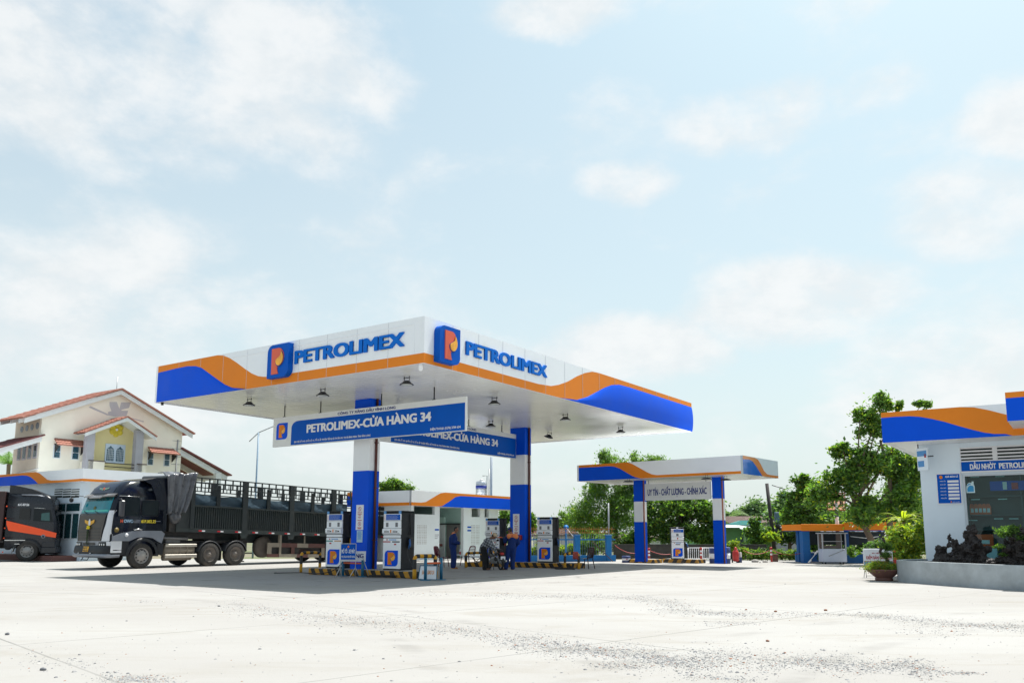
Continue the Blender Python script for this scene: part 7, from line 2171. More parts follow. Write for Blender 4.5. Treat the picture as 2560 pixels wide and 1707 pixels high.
# ------------------------------------------------------------------ orange and blue kiosk, cart, barrier
KX = gnd(2013, 1407)
t = thing('roadside_kiosk', 'low open kiosk with an orange band over blue walls behind the white food cart', 'kiosk', KX, R(1))
K_ = KX[1] / 2088
def kz(y): return EYE + (1336.5 - y) * KX[1] / 2065
def kx(px): return (px - 2013) * K_
q = MB(); q.rbox(kx(2006), kx(2024), -.2, .25, 0, kz(1327), .02); q.box(kx(2026), kx(2033), 1.6, 1.9, 0, kz(1327)); q.box(kx(2033), kx(2262), 2.4, 2.6, 0, kz(1380)); q.box(kx(2120), kx(2262), .1, .3, 0, kz(1382)); q.box(kx(2155), kx(2163), 1.9, 2.1, 0, kz(1327)); q.build('wall', mat('kiosk_blue', (.0, .10, .33), .6, var=.06, dirt=.1), t)
q = MB(); q.box(kx(2005), kx(2262), -.22, 2.6, kz(1327), kz(1321)); q.build('beam', SIGNB, t)
q = MB(); q.rbox(kx(2003), kx(2108), -.26, -.22, kz(1327), kz(1310.5), .01); q.rbox(kx(2108), kx(2262), -.36, -.22, kz(1325), kz(1306), .01); q.box(kx(2003), kx(2262), -.215, 2.7, kz(1326), kz(1311)); q.build('roof', ORANGE, t)
q = MB(); q.box(kx(2033), kx(2262), 2.2, 2.39, 0.9, kz(1328)); q.build('rear_opening', SHADE, t)
q = MB(); q.box(kx(2034), kx(2125), .2, .28, kz(1380), kz(1377)); q.tube([(kx(2125), -.2, kz(1340)), (kx(2160), -.3, kz(1344)), (kx(2195), -.2, kz(1340))], .02, 5); q.box(kx(2122), kx(2200), .0, .02, kz(1382), kz(1378)); q.build('counter_rail', LETW, t)
p = gnd(2058, 1409.5) ; p2 = gnd(2116, 1409.5)
t = thing('food_cart', 'white metal food cart with a glazed upper case in front of the kiosk', 'cart', p, R(-3))
W_ = p2[0] - p[0]; hh = atd(2080, 1331, p[1])[2]; hm = atd(2080, 1371.5, p[1])[2]
q = MB(); q.rbox(0, W_, 0, .7, .10, hm, .02); q.build('cabinet', mat('cart_white', (.50, .54, .66), .4, var=.05, dirt=.08), t)
q = MB()
for x in (.0, W_ - .05):
    for y in (.0, .65): q.box(x, x + .05, y, y + .05, hm, hh - .05)
q.box(-.06, W_ + .08, -.08, .78, hh - .05, hh); q.box(.05, W_ - .05, .3, .32, hm + (hh - hm) * .45, hm + (hh - hm) * .48); q.build('case_frame', mat('cart_grey', (.42, .43, .46), .4, var=.05), t)
q = MB(); q.box(.05, .28, .6, .62, hm, hh - .05); q.box(W_ - .3, W_ - .05, .6, .62, hm, hh - .05); q.box(.1, W_ - .2, .4, .6, hm + .02, hm + .16); q.build('back_panel', mat('panel_brown', (.12, .09, .08), .6), t)
for x in (.15, W_ - .15):
    for y in (.1, .6): q = MB(); q.lathe([(.06, x - .02), (.06, x + .02)], 'x', (0, y, .06), 10); q.build('castor', BLACK, t)
q = MB(); q.tube([(W_ * .25, -.015, hm * .52), (W_ * .95, -.015, hm * .98)], .014, 5); q.build('latch_bar', GREYM, t)
p = gnd(2017, 1407.5); pt_ = atd(2040, 1376, p[1])
t = thing('leaning_baton', 'white and orange baton leaning beside the kiosk post', 'baton', p + np.array([0, -.25, 0]))
q = MB(); v = Vector(pt_ - p); q.tube([(0, 0, .03), tuple(v)], .018, 6); q.build('stick', LETW, t)
for a, b in ((.0, .28), (.68, 1.0)): q = MB(); q.tube([tuple(v * a + Vector((0, 0, .03))), tuple(v * b)], .05, 8); q.build('grip', mat('baton_white', (.75, .72, .70), .5), t)

# ------------------------------------------------------------------ green house and low roofs
GH = mat('green_wall', (.16, .36, .18), .8, var=.06, dirt=.1); TQ = mat('turquoise_gable', (.14, .42, .40), .7, var=.05); SHT = mat('roof_sheet', (.62, .66, .66), .4, var=.08, dirt=.1)
Yh = 62.0
def hp(px, py, Y=Yh): p = atd(px, py, Y); return p[0], p[2]
gx0, _ = hp(1790, 1400)
t = thing('green_house', 'low green house with a white sheet roof and turquoise gable behind the hedge', 'house', (gx0, Yh, 0))
def gx(px, Y=Yh): return atd(px, 1340, Y)[0] - gx0
def gz(py, Y=Yh): return atd(1900, py, Y)[2]
q = MB(); q.box(gx(1740), gx(1850), .0, .3, 0, gz(1318)); q.box(gx(1850), gx(1941), 1.0, 1.2, 0, gz(1322)); q.box(gx(1740), gx(1742), .3, 7, 0, gz(1318)); q.build('wall', GH, t)
q = MB(); q.box(gx(1936), gx(1942), .9, 1.25, 0, gz(1325)); q.box(gx(1852), gx(1856), -.9, -.7, 0, gz(1318)); q.build('corner_post', mat('green_post', (.30, .50, .22), .8), t)
q = MB(); q.prism([(-1.0, gz(1319)), (-1.0, gz(1318)), (3.0, gz(1311)), (3.0, gz(1312.5))], lambda u, v, d: (gx(1738) + d, u, v), gx(1872) - gx(1738)); q.prism([(-.3, gz(1328)), (-.3, gz(1326.5)), (3.2, gz(1318)), (3.2, gz(1319.5))], lambda u, v, d: (gx(1872) + d, u, v), gx(1968) - gx(1872)); q.build('roof', SHT, t)
q = MB(); q.prism([(gx(1840), gz(1311)), (gx(1935), gz(1311)), (gx(1935), gz(1301)), (gx(1925), gz(1298)), (gx(1880), gz(1299))], lambda u, v, d: (u, 3.1 + d, v), .2); q.build('gable', TQ, t)
for (a, b) in ((1848, 1852.5), (1859, 1868)):
    q = MB(); q.box(gx(a), gx(b), .93, .99, gz(1371), gz(1343)); w = q.build('window', mat('frame_grey_green', (.38, .45, .44), .5), t)
    q = MB(); q.box(gx(a) + .05, gx(b) - .05, .92, .929, gz(1370), gz(1344)); q.build('pane', mat('pane_green', (.10, .18, .18), .4), w)
q = MB(); q.box(gx(1913), gx(1928), .93, .99, gz(1362), gz(1346)); q.build('window', SHADE, t)
Y2 = 66
def low_house(name, label, px0, px1, eave, ridge, Y, wallm, roofm, hip=.2):
    x0 = atd(px0, eave, Y)[0]; x1 = atd(px1, eave, Y)[0]; ze = atd(px0, eave, Y)[2]; zr = atd(px0, ridge, Y + 3)[2]
    t = thing(name, label, 'house', (x0, Y, 0)); W_ = x1 - x0
    q = MB(); q.box(.2, W_ - .2, .3, 5.7, 0, ze - .02); q.build('wall', wallm, t)
    q = MB(); h_ = W_ * hip; tile_roof(q, (0, 0, ze), (W_, 0, ze), (W_ - h_, 3, zr), (h_, 3, zr), 8, 30, thick=.04); tile_roof(q, (W_, 6, ze), (0, 6, ze), (h_, 3.01, zr), (W_ - h_, 3.01, zr), 8, 30, thick=.04)
    q.add([(0, 0, ze), (h_, 3, zr), (0, 6, ze)], [(0, 1, 2)]); q.add([(W_, 0, ze), (W_, 6, ze), (W_ - h_, 3, zr)], [(0, 1, 2)]); q.build('roof', roofm, t); return t
GT = mat('tile_grey_brown', (.26, .19, .17), .8, var=.2, scale=3)
low_house('tiled_house', 'grey brown tiled roof just above the turquoise gable, right of the small canopy', 1815, 1945, 1307, 1291, 70, GREYW, GT, .12)
low_house('tiled_house', 'low dark roof right of the utility pole behind the trees', 1940, 2000, 1312, 1303, 74, GREYW, GT, .3)
low_house('fence_side_house', 'brown roofed shed with a pale wall seen through the fence pickets', 1330, 1450, 1338, 1322, 56, LETW, GT, .1)
low_house('shed', 'pale low shed with an orange brown roof seen under the tree behind the small canopy', 1480, 1600, 1346, 1333, 72, mat('shed_wall', (.40, .33, .28), .8), GT, .1)
low_house('shed', 'bright white shed wall seen between the branches right of the small canopy pump', 1745, 1800, 1349, 1344, 64, LETW, GT, .1)
low_house('shed', 'bright white shed wall seen left of the small canopy pump', 1618, 1678, 1346, 1341, 66, LETW, GT, .1)
# dark boundary wall behind the small canopy
p = gnd(1545, 1399); p2 = gnd(1850, 1399)
t = thing('boundary_wall', 'dark weathered boundary wall in the shade behind the small canopy', 'wall', (p[0], 50.0, 0)); q = MB(); q.box(0, p2[0] - p[0] + 2, 0, .2, 0, .8)
q.box(0, p2[0] - p[0] + 2, -.03, .23, .8, .86); q.build('masonry', mat('dark_masonry', (.06, .06, .055), .9, var=.3, dirt=.3), t)
# ------------------------------------------------------------------ vegetation
LF = [mat('leaf_dark', (.060, .130, .035), .5, var=.3, scale=1.5, transl=.42), mat('leaf_mid', (.11, .22, .04), .5, var=.3, scale=1.5, transl=.5), mat('leaf_light', (.16, .27, .045), .5, var=.25, scale=1.5, transl=.55),
      mat('leaf_blue_green', (.085, .17, .095), .5, var=.3, scale=1.5, transl=.45)]
LFY = mat('leaf_yellow_green', (.30, .36, .03), .5, var=.25, scale=3, transl=.5)
LFP = mat('leaf_pale', (.16, .25, .12), .6, var=.3, scale=1.0, transl=.4)
BARK = mat('bark', (.16, .115, .08), .9, var=.25, scale=2, bump=.5, bscale=8)
BARKD = mat('bark_dark', (.045, .032, .026), .9, var=.25, scale=2, bump=.5, bscale=8)


def leaves(q, clumps, n, size, rg, mats_w=(1, 1, 1), flat=.35, aspect=.45, hollow=.35, droop=0.0):
    """clumps (x,y,z,rx,ry,rz); bent leaf faces spread through each clump"""
    vol = [max(.05, c[3] * c[5]) for c in clumps]; tv = sum(vol)
    vs = []; fs = []; ms = []
    for c, v_ in zip(clumps, vol):
        k = int(n * v_ / tv)
        d = rg.normal(size=(k, 3)); d /= np.linalg.norm(d, axis=1)[:, None] + 1e-9
        r_ = rg.uniform(hollow ** 3, 1.0, k) ** (1 / 3) * (1 + .26 * rg.normal(size=k))
        # lumpy outline
        lob = 1 + .22 * np.sin(d[:, 0] * 5 + c[0] * 3) * np.cos(d[:, 2] * 6 + c[2] * 2) + .12 * np.sin(d[:, 1] * 11 + c[1])
        P = np.array(c[:3]) + d * (r_ * lob)[:, None] * np.array(c[3:6])
        a = rg.normal(size=(k, 3)); a[:, 2] = a[:, 2] * (1 - flat) - droop; a /= np.linalg.norm(a, axis=1)[:, None]
        b = rg.normal(size=(k, 3)); b -= (b * a).sum(1)[:, None] * a; b /= np.linalg.norm(b, axis=1)[:, None]
        s_ = size * rg.uniform(.6, 1.4, k)
        w = np.array(mats_w, float); w /= w.sum(); mi = rg.choice(len(w), size=k, p=w)
        o = len(vs)
        nrm = np.cross(a, b)
        p0 = P - a * s_[:, None]; p1 = P + b * (s_ * aspect)[:, None] + nrm * (s_ * .12)[:, None]; p2 = P + a * s_[:, None]; p3 = P - b * (s_ * aspect)[:, None] + nrm * (s_ * .12)[:, None]
        arr = np.stack([p0, p1, p2, p3], 1).reshape(-1, 3)
        vs.extend(map(tuple, arr)); fs.extend([(o + 4 * i, o + 4 * i + 1, o + 4 * i + 2, o + 4 * i + 3) for i in range(k)]); ms.extend([int(x) for x in mi])
    q.add(vs, fs, ms)


def tree(name, label, cl, Y, trunks, n, size, mats, w, seed=1, group=None, bark=BARK, depthk=.8, cat='tree', spread=1.2, flat=.35, aspect=.45, sub=7, base=0.0, tr=.16, hollow=.3, droop=0.0):
    """cl: clumps in photo pixels (px,py,rx,ry[,dY]) at distance Y; each is broken into smaller leaf masses"""
    rg = np.random.default_rng(seed)
    k = Y / 2065.0
    bx = trunks[0][0] if trunks else cl[0][0]
    org = atd(bx, 1400, Y); org = np.array([org[0], Y, base])
    t = thing(name, label, cat, org, 0, group)
    C_ = []
    cents = []
    for c in cl:
        p = atd(c[0], c[1], Y) - org; dy = c[4] if len(c) > 4 else 0.0
        cents.append((p, c[2] * k, c[3] * k))
        rx, rz_ = c[2] * k, c[3] * k
        for _ in range(sub * 2):
            d = rg.normal(size=3); d /= np.linalg.norm(d); rr = rg.uniform(.15, 1.08)
            q_ = p + d * np.array([rx, rx * depthk, rz_]) * rr + np.array([0, dy, 0])
            sc_ = rg.uniform(.16, .42)
            if q_[2] - rz_ * sc_ < .05: q_[2] = rz_ * sc_ + .05
            C_.append((*q_, rx * sc_ * 1.1, rx * sc_ * depthk, rz_ * sc_))
    q = MB(); leaves(q, C_, int(n * 1.5), size * .85, rg, w, flat, aspect, hollow, droop)
    leaves(q, [(*c_, a_ * 1.05, a_ * depthk, b_ * 1.08) for (c_, a_, b_) in cents], int(n * .30), size * .85, rg, w, flat, aspect, .5, droop); q.build('crown', mats, t)
    if trunks:
        q = MB(); rr = np.random.default_rng(seed + 5)
        for tk in trunks:
            pts = []
            for i in range(1, len(tk)):
                p = atd(tk[i][0], tk[i][1], Y) - org; pts.append((p[0], (tk[i][2] if len(tk[i]) > 2 else 0) + .05 * math.sin(i), max(p[2], 0 if i == 1 else 0.0)))
            sp_ = smooth_path(pts, 4); r0 = tk[0] if False else tr
            q.tube(sp_, [tr * (1 - .75 * i / len(sp_)) for i in range(len(sp_))], 8)
        # limbs reaching into the masses
        top = pts[-1] if True else None
        for (p, rx, rz_) in cents:
            src = sp_[int(len(sp_) * rr.uniform(.45, .95)) - 1]
            e = Vector(p) + Vector((rr.uniform(-.3, .3) * rx, rr.uniform(-.3, .3) * rx, rz_ * .2)); m_ = (Vector(src) + e) / 2 + Vector((0, 0, .15))
            q.tube(smooth_path([src, m_, e], 3), [tr * .35, tr * .3, tr * .26, tr * .2, tr * .16, tr * .12, tr * .08][:len(smooth_path([src, m_, e], 3))], 6)
        q.build('trunk', bark, t)
    return t


G4 = [LF[0], LF[1], LF[2], LFY]
# big leaning tree left of the shop
tree('shade_tree', 'large tree with two pale leaning trunks beside the shop', [(2180, 1060, 42, 50), (2205, 1010, 30, 28), (2150, 1040, 24, 20), (2190, 1150, 75, 45), (2120, 1190, 60, 50), (2060, 1240, 45, 42), (2240, 1160, 45, 60), (2280, 1190, 40, 70), (2250, 1260, 55, 50), (2160, 1270, 70, 40), (2110, 1130, 30, 22), (2310, 1010, 20, 14), (2248, 1012, 8, 14)],
     41, [(2232, (2232, 1398), (2228, 1330), (2222, 1280), (2225, 1230), (2220, 1180), (2200, 1100)), (2232, (2215, 1400), (2180, 1350), (2150, 1290), (2130, 1240), (2110, 1200))], 17000, .12, G4, (3, 5, 3.2, 1.0), 3, bark=BARK, tr=.20, depthk=.6)
# trees right of the small canopy
tree('leafy_tree', 'dark tree rising left of the large leaning tree behind the kiosk', [(2010, 1200, 26, 16), (2030, 1230, 40, 30), (2000, 1245, 28, 24), (2040, 1280, 60, 35), (1990, 1290, 40, 30)], 50, [(2025, (2025, 1390), (2028, 1300), (2030, 1240))], 5000, .15, G4, (4, 4, 1.5, .2), 9, 'trees beyond the yard')
tree('leafy_tree', 'grey green tree mass between the utility pole and the kiosk', [(1975, 1270, 35, 35), (1950, 1290, 40, 26), (2000, 1320, 60, 30), (1960, 1330, 40, 26), (2060, 1300, 40, 26)], 60, [(1975, (1975, 1390), (1975, 1300))], 5000, .17, [LF[3], LF[1], LFP, LFY], (4, 3, 3, .3), 12, 'trees beyond the yard')
tree('distant_tree', 'distant pale green tree left of the utility pole', [(1885, 1265, 26, 22), (1870, 1285, 24, 20), (1900, 1280, 28, 22), (1850, 1285, 20, 16)], 85, [(1885, (1885, 1385), (1885, 1280))], 3500, .20, [LF[3], LFP, LFP], (2, 3, 2), 21, 'trees beyond the yard')
tree('distant_tree', 'distant pale green tree right of the utility pole', [(1945, 1262, 26, 20), (1970, 1256, 24, 18), (1990, 1270, 24, 20), (1955, 1285, 40, 22), (1820, 1292, 12, 14)], 88, [(1950, (1950, 1385), (1950, 1280))], 3800, .20, [LF[3], LFP, LFP], (2, 3, 2), 22, 'trees beyond the yard')
tree('young_tree', 'small rounded tree standing in front of the green house', [(1888, 1305, 14, 18), (1880, 1330, 24, 16), (1905, 1335, 22, 22), (1892, 1355, 26, 14)], 56, [(1892, (1892, 1395), (1891, 1340))], 2800, .11, G4, (4, 4, 1.2, .2), 5, 'trees beyond the yard', tr=.08)
tree('leafy_tree', 'bright green tree mass behind the kiosk and the large leaning tree', [(2070, 1290, 40, 28), (2130, 1300, 50, 26), (2190, 1290, 50, 36), (2250, 1250, 45, 50), (2290, 1190, 26, 50), (2240, 1310, 60, 26), (2300, 1290, 26, 50)], 54, [(2200, (2200, 1390), (2200, 1300))], 9000, .13, [LF[1], LF[2], LFP, LFY], (4, 3, 1.5, .8), 13, 'trees beyond the yard')
# trees left of / behind the small canopy
tree('feathery_tree', 'tall feathery light green tree behind the left end of the small canopy', [(1535, 1180, 40, 42), (1595, 1160, 26, 26), (1510, 1145, 22, 20), (1640, 1150, 28, 12), (1490, 1240, 34, 40), (1550, 1250, 55, 55), (1450, 1290, 44, 36), (1520, 1300, 70, 50), (1580, 1230, 40, 60)], 56,
     [(1540, (1540, 1396), (1540, 1300), (1545, 1230), (1560, 1170))], 15000, .13, [LF[1], LF[2], LFP, LFY], (4, 3.5, 2, .5), 31, 'trees beyond the yard', flat=.0, aspect=.28, droop=.3, sub=11)
tree('leafy_tree', 'low bright green tree mass at the far left of the blue fence', [(1420, 1300, 26, 20), (1405, 1320, 30, 18), (1460, 1330, 30, 20), (1365, 1310, 18, 16)], 60, [(1425, (1425, 1395), (1425, 1320))], 3600, .13, [LF[1], LF[2], LFP], (3, 3, 2), 33, 'trees beyond the yard', flat=.1, aspect=.3)
tree('broad_tree', 'broad dark tree hanging low behind the small canopy pump', [(1640, 1270, 45, 34), (1690, 1265, 50, 34), (1740, 1275, 44, 34), (1775, 1290, 30, 40), (1650, 1320, 44, 30), (1700, 1325, 50, 28), (1750, 1330, 40, 24), (1770, 1345, 20, 18), (1790, 1268, 22, 14)], 53,
     [(1700, (1700, 1396), (1702, 1340), (1700, 1280))], 13000, .13, G4, (5, 4, 2.2, .5), 41, bark=BARKD, tr=.25)
tree('broad_tree', 'dark undergrowth tree behind the left column of the small canopy', [(1580, 1350, 45, 26), (1615, 1320, 26, 30), (1560, 1375, 30, 16), (1610, 1290, 22, 30)], 54, [(1590, (1590, 1396), (1592, 1340))], 4000, .13, G4, (7, 3, 1, .3), 43, bark=BARKD)
# round tree behind the rest room block, and some behind it
tree('round_tree', 'round bushy tree above the rest room roof', [(985, 1215, 26, 18), (1010, 1222, 26, 16), (965, 1222, 18, 14)], 70, [(990, (990, 1390), (990, 1230))], 5200, .13, G4, (3, 4, 2.5, .6), 51)
tree('garden_tree', 'dark green tree seen beside the far column behind the rest room', [(1262, 1295, 20, 26), (1255, 1330, 22, 26), (1330, 1310, 14, 26)], 58, [(1260, (1260, 1395), (1260, 1310))], 3200, .12, G4, (3, 4, 2, .5), 52)
tree('garden_tree', 'leafy tree seen through the rest room windows', [(1065, 1275, 30, 20), (1215, 1300, 24, 20)], 60, [(1140, (1140, 1395), (1120, 1310))], 1500, .14, G4, (3, 4, 2, .5), 53)


def bush(label, cl, Y, n, size, mats, w, seed, name='bush', group='bushes along the yard', **k):
    return tree(name, label, cl, Y, [], n, size, mats, w, seed, group, cat='bush', sub=6, hollow=.15, **k)


bush('bright bush behind the blue fence, right of the far column', [(1360, 1360, 22, 26), (1330, 1385, 20, 16)], 52, 2200, .10, [LF[1], LF[2], LFY], (2, 3, 3), 61)
bush('bright yellow green bush behind the fence beside the blue post', [(1420, 1372, 26, 12), (1405, 1380, 18, 12)], 51, 2400, .08, [LF[2], LFY, LF[1]], (3, 4, 1), 62)
bush('tall dark bush behind the right end of the blue fence', [(1490, 1360, 34, 26), (1465, 1370, 22, 20)], 50, 2800, .10, [LF[0], LF[1], LF[2]], (3, 3, 2), 63)
bush('bright bush between the right small canopy column and the green house', [(1835, 1362, 14, 12), (1822, 1370, 12, 10)], 49, 1100, .08, [LF[2], LFY, LF[1]], (3, 3, 1), 64)
bush('bright bush right of the red extinguisher', [(1862, 1378, 14, 10), (1850, 1390, 12, 10)], 48, 1200, .07, [LF[2], LFY, LF[1]], (3, 3, 1), 65)
bush('yellow green banana leaves beside the green house corner', [(1930, 1340, 18, 12)], 55, 350, .22, [LFY, LF[2]], (3, 2), 66, aspect=.3)
t = tree('hedge', 'clipped hedge of ivy running along the yard edge in front of the green house', [(1880 + 14 * i, 1388 - 2 * (i % 3), 14, 12) for i in range(11)], 47.5, [], 9000, .055, [LF[0], LF[1], LF[2], LFY], (3, 3, 2, .8), 71, cat='hedge', sub=6, hollow=.1)
bush('dark bush at the foot of the kiosk opening', [(2055, 1395, 10, 8), (2050, 1380, 8, 8)], 43.5, 500, .06, [LF[1], LF[2]], (1, 1), 72)
bush('tall yellow green shrub growing in front of the shop wall', [(2270, 1350, 38, 28), (2248, 1335, 32, 22), (2230, 1385, 22, 16), (2290, 1375, 22, 22), (2232, 1372, 20, 12), (2300, 1330, 14, 26), (2275, 1392, 26, 12)], 32.5, 14000, .065, [LF[2], LFY, LF[1], LF[0]], (3, 5, 1.2, .4), 73)
bush('small yellow green shrub reaching over the insurance sign', [(2232, 1352, 16, 9), (2235, 1386, 12, 9), (2216, 1362, 8, 5), (2222, 1380, 7, 5)], 29.5, 2000, .05, [LF[2], LFY, LF[1]], (3, 3, 1), 74)
bush('grey green small leaved shrub behind the insurance sign', [(2195, 1362, 20, 12), (2175, 1368, 14, 8)], 36, 1200, .07, [LF[0], LFP, LF[1]], (2, 2, 1), 75)
bush('dark green shrubs growing behind the kiosk openings', [(2030 + 24 * i, 1372 - 5 * (i % 2), 18, 16) for i in range(10)], 50, 5200, .11, [LF[0], LF[1], LF[2]], (4, 3, 1), 77)
bush('low green bush at the foot of the leaning trunk', [(2130, 1380, 18, 10), (2250, 1382, 20, 14)], 42.2, 900, .07, [LF[1], LF[2]], (1, 1), 76)


# palms and the big leaved plant
def frond_plant(name, label, px, py, Y, n, L, mt, wid, up=.6, seed=1, trunk=True, cat='palm', leaflets=True):
    rg = random.Random(seed); p = atd(px, py, Y); t = thing(name, label, cat, (p[0], Y, 0))
    H_ = p[2]
    if trunk: q = MB(); q.tube(smooth_path([(0, 0, 0), (.1, 0, H_ * .5), (0, 0, H_)], 5), [.16] * 4 + [.13] * 7, 8); q.build('trunk', BARK, t)
    q = MB()
    for i in range(n):
        a = 2 * PI * i / n + rg.uniform(-.2, .2); u = up + rg.uniform(-.25, .35); l = L * rg.uniform(.8, 1.1)
        pts = []
        for k in range(9):
            s_ = k / 8; x = math.cos(a) * l * s_; y = math.sin(a) * l * s_; z = H_ + l * (u * s_ - .85 * s_ * s_); pts.append(Vector((x, y, z)))
        q.tube(pts, [.02 * (1 - k / 9) + .004 for k in range(9)], 4)
        side = Vector((-math.sin(a), math.cos(a), 0))
        if leaflets:
            for k in range(1, 30):
                s_ = k / 30; j = min(7, int(s_ * 8)); f = s_ * 8 - j; c = pts[j] * (1 - f) + pts[j + 1] * f; d = (pts[j + 1] - pts[j]).normalized()
                ll = wid * math.sin(PI * min(.97, s_ * .9 + .08)) ** .6
                for sg in (-1, 1):
                    e = c + (side * sg * .8 + d * .6 + Vector((0, 0, -.45 - .3 * rg.random()))).normalized() * ll
                    q.add([c - d * .02, c + d * .03, e], [(0, 1, 2)])
        else:
            for k in range(8):
                w0 = wid * math.sin(PI * (k + .3) / 8.6); w1 = wid * math.sin(PI * (k + 1.3) / 9.3) if k < 7 else .01
                q.add([pts[k] - side * w0, pts[k], pts[k] + side * w0, pts[k + 1] - side * w1, pts[k + 1], pts[k + 1] + side * w1], [(0, 1, 4, 3), (1, 2, 5, 4)])
    q.build('fronds', mt, t); return t


frond_plant('palm_tree', 'coconut palm left of the yellow house', 22, 1160, 58, 14, 2.6, LF[1], .75, .9, 2)
frond_plant('palm_tree', 'distant palm right of the utility pole', 1990, 1262, 82, 11, 2.3, LF[3], .6, .7, 3)
frond_plant('palm_tree', 'distant palm at the left edge of the green house roof', 1815, 1300, 78, 11, 2.3, LFP, .6, .9, 4)
frond_plant('broad_leaf_plant', 'bright broad leaved plant in front of the leaning tree by the shop', 2258, 1305, 34.5, 17, .9, LFY, .10, .95, 6, True, 'plant', False)

# ------------------------------------------------------------------ planter, rockeries, pots, sign
PLM = mat('planter_stone', (.36, .40, .42), .45, var=.22, scale=1.6, dirt=.15)
arc = smooth_path([(10.32, 13.4), (9.95, 12.4), (9.90, 11.5), (10.12, 10.9), (10.9, 10.15), (11.89, 9.33), (13.49, 8.24), (15.4, 7.3), (18.5, 6.5)], 6)
arc = [(p[0], p[1]) for p in [Vector((a[0], a[1], 0)) for a in [(v[0], v[1]) for v in smooth_path([(a, b, 0) for a, b in [(10.32, 13.4), (9.95, 12.4), (9.90, 11.5), (10.12, 10.9), (10.9, 10.15), (11.89, 9.33), (13.49, 8.24), (15.4, 7.3), (18.5, 6.5)]], 6)]]] if False else [(v[0], v[1]) for v in smooth_path([(a, b, 0) for a, b in [(10.32, 13.4), (9.95, 12.4), (9.90, 11.5), (10.12, 10.9), (10.9, 10.15), (11.89, 9.33), (13.49, 8.24), (15.4, 7.3), (18.5, 6.5)]], 6)]
PHT = S(2256, 1400.5, y=10.96)[2]
t = sthing('stone_planter', 'curved low grey stone planter wall in front of the shop', 'planter', 0, 0)
q = MB()
for (a, b) in zip(arc, arc[1:]):
    d = Vector((b[0] - a[0], b[1] - a[1], 0)).normalized(); n_ = Vector((-d.y, d.x, 0))  # inner side
    A = Vector((*a, 0)); B = Vector((*b, 0)); th = .22
    n_ = -n_ if (n_.y < 0 and n_.x < .3) else n_
    q.add([A, B, B + Vector((0, 0, PHT)), A + Vector((0, 0, PHT)), A + n_ * th + Vector((0, 0, PHT)), B + n_ * th + Vector((0, 0, PHT)), A + n_ * th + Vector((0, 0, PHT - .15)), B + n_ * th + Vector((0, 0, PHT - .15))], [(0, 1, 2, 3), (3, 2, 5, 4), (4, 5, 7, 6)], 0, False)
q.build('wall', PLM, t)
q = MB(); pol = [(a, b) for a, b in arc] + [(18.5, 13.5), (10.5, 13.6)]
q.add([(a + .02, b + .02, PHT - .07) for a, b in pol], [tuple(range(len(pol)))]); q.build('soil', mat('soil', (.10, .08, .06), .95, var=.3), t)


def rockery(label, pts, y, n, seed, moss=False):
    """pts: silhouette (px, top py); rock pinnacles standing on the planter soil"""
    rg = random.Random(seed); c = S(pts[len(pts) // 2][0], 1400, y=y)
    t = sthing('rockery', label, 'rockery', c[0], y, PHT - .08)
    q = MB()
    for (px, py, w) in pts:
        a = S(px, py, y=y); x = a[0] - c[0]; h = a[2] - PHT + .08; r0 = w * 46 / 2088
        m_ = max(3, int(h / .16))
        for k in range(m_):
            f = k / m_; r_ = r0 * (1.15 - .75 * f) * rg.uniform(.75, 1.2)
            q.ell((x + rg.uniform(-.06, .06) * (1 + f), rg.uniform(-.14, .14), h * (f + .35 / m_)), (r_, r_ * .85, max(.10, h / m_ * .75)), 9, 7, 0, Matrix.Rotation(rg.uniform(0, 3), 3, 'Z') @ Matrix.Rotation(rg.uniform(-.4, .4), 3, 'X'))
        for k in range(3): q.ell((x + rg.uniform(-.2, .2), rg.uniform(-.25, .25), .08), (.2, .18, .12), 8, 6)
    o = remeshed(q, 'rocks', mat('rockery_stone', (.028, .022, .021), .55, var=.6, scale=6, bump=1.0, bscale=25), t, .035, 0)
    me = o.data; nz = random.Random(seed)
    from mathutils import noise as mn
    co = np.empty(len(me.vertices) * 3); me.vertices.foreach_get('co', co); co = co.reshape(-1, 3)
    nn = np.empty(len(me.vertices) * 3); me.vertices.foreach_get('normal', nn); nn = nn.reshape(-1, 3)
    for i in range(len(co)):
        v = Vector(co[i]); d = mn.noise(v * 5) * .09 + abs(mn.noise(v * 13)) * -.07 + mn.noise(v * 24) * .045
        co[i] += nn[i] * d
    me.vertices.foreach_set('co', co.reshape(-1)); me.polygons.foreach_set('use_smooth', [False] * len(me.polygons)); me.update()
    if moss:
        q = MB(); rr = np.random.default_rng(seed); cl = []
        for (px, py, w) in moss:
            a = S(px, py, y=y - .1); cl.append((a[0] - c[0], rr.uniform(-.2, .1), a[2] - PHT + .08, w * 30 / 2088, .25, w * 14 / 2088))
        leaves(q, cl, 2600, .045, rr, (2, 2, 1), .2, .4, .1); q.build('moss_and_shrubs', [LF[0], LF[1], LF[2]], t)
    return t


rockery('dark craggy rockery with three peaks on the planter left of the shop glass', [(2352, 1366, 7), (2362, 1350, 6), (2378, 1331, 8), (2400, 1345, 9), (2412, 1312, 9), (2423, 1305, 8), (2436, 1318, 9), (2446, 1345, 10), (2458, 1368, 9), (2390, 1375, 10), (2425, 1370, 14), (2370, 1385, 10)], 11.6, 3, 5)
rockery('dark rockery with green plants on the planter at the right edge', [(2492, 1392, 6), (2505, 1372, 9), (2520, 1345, 10), (2535, 1330, 10), (2552, 1318, 12), (2572, 1290, 12), (2530, 1375, 14), (2560, 1365, 16), (2585, 1330, 14)], 10.6, 3, 8,
        moss=[(2515, 1330, 18), (2530, 1322, 16), (2500, 1365, 8), (2545, 1345, 12), (2510, 1385, 8)])

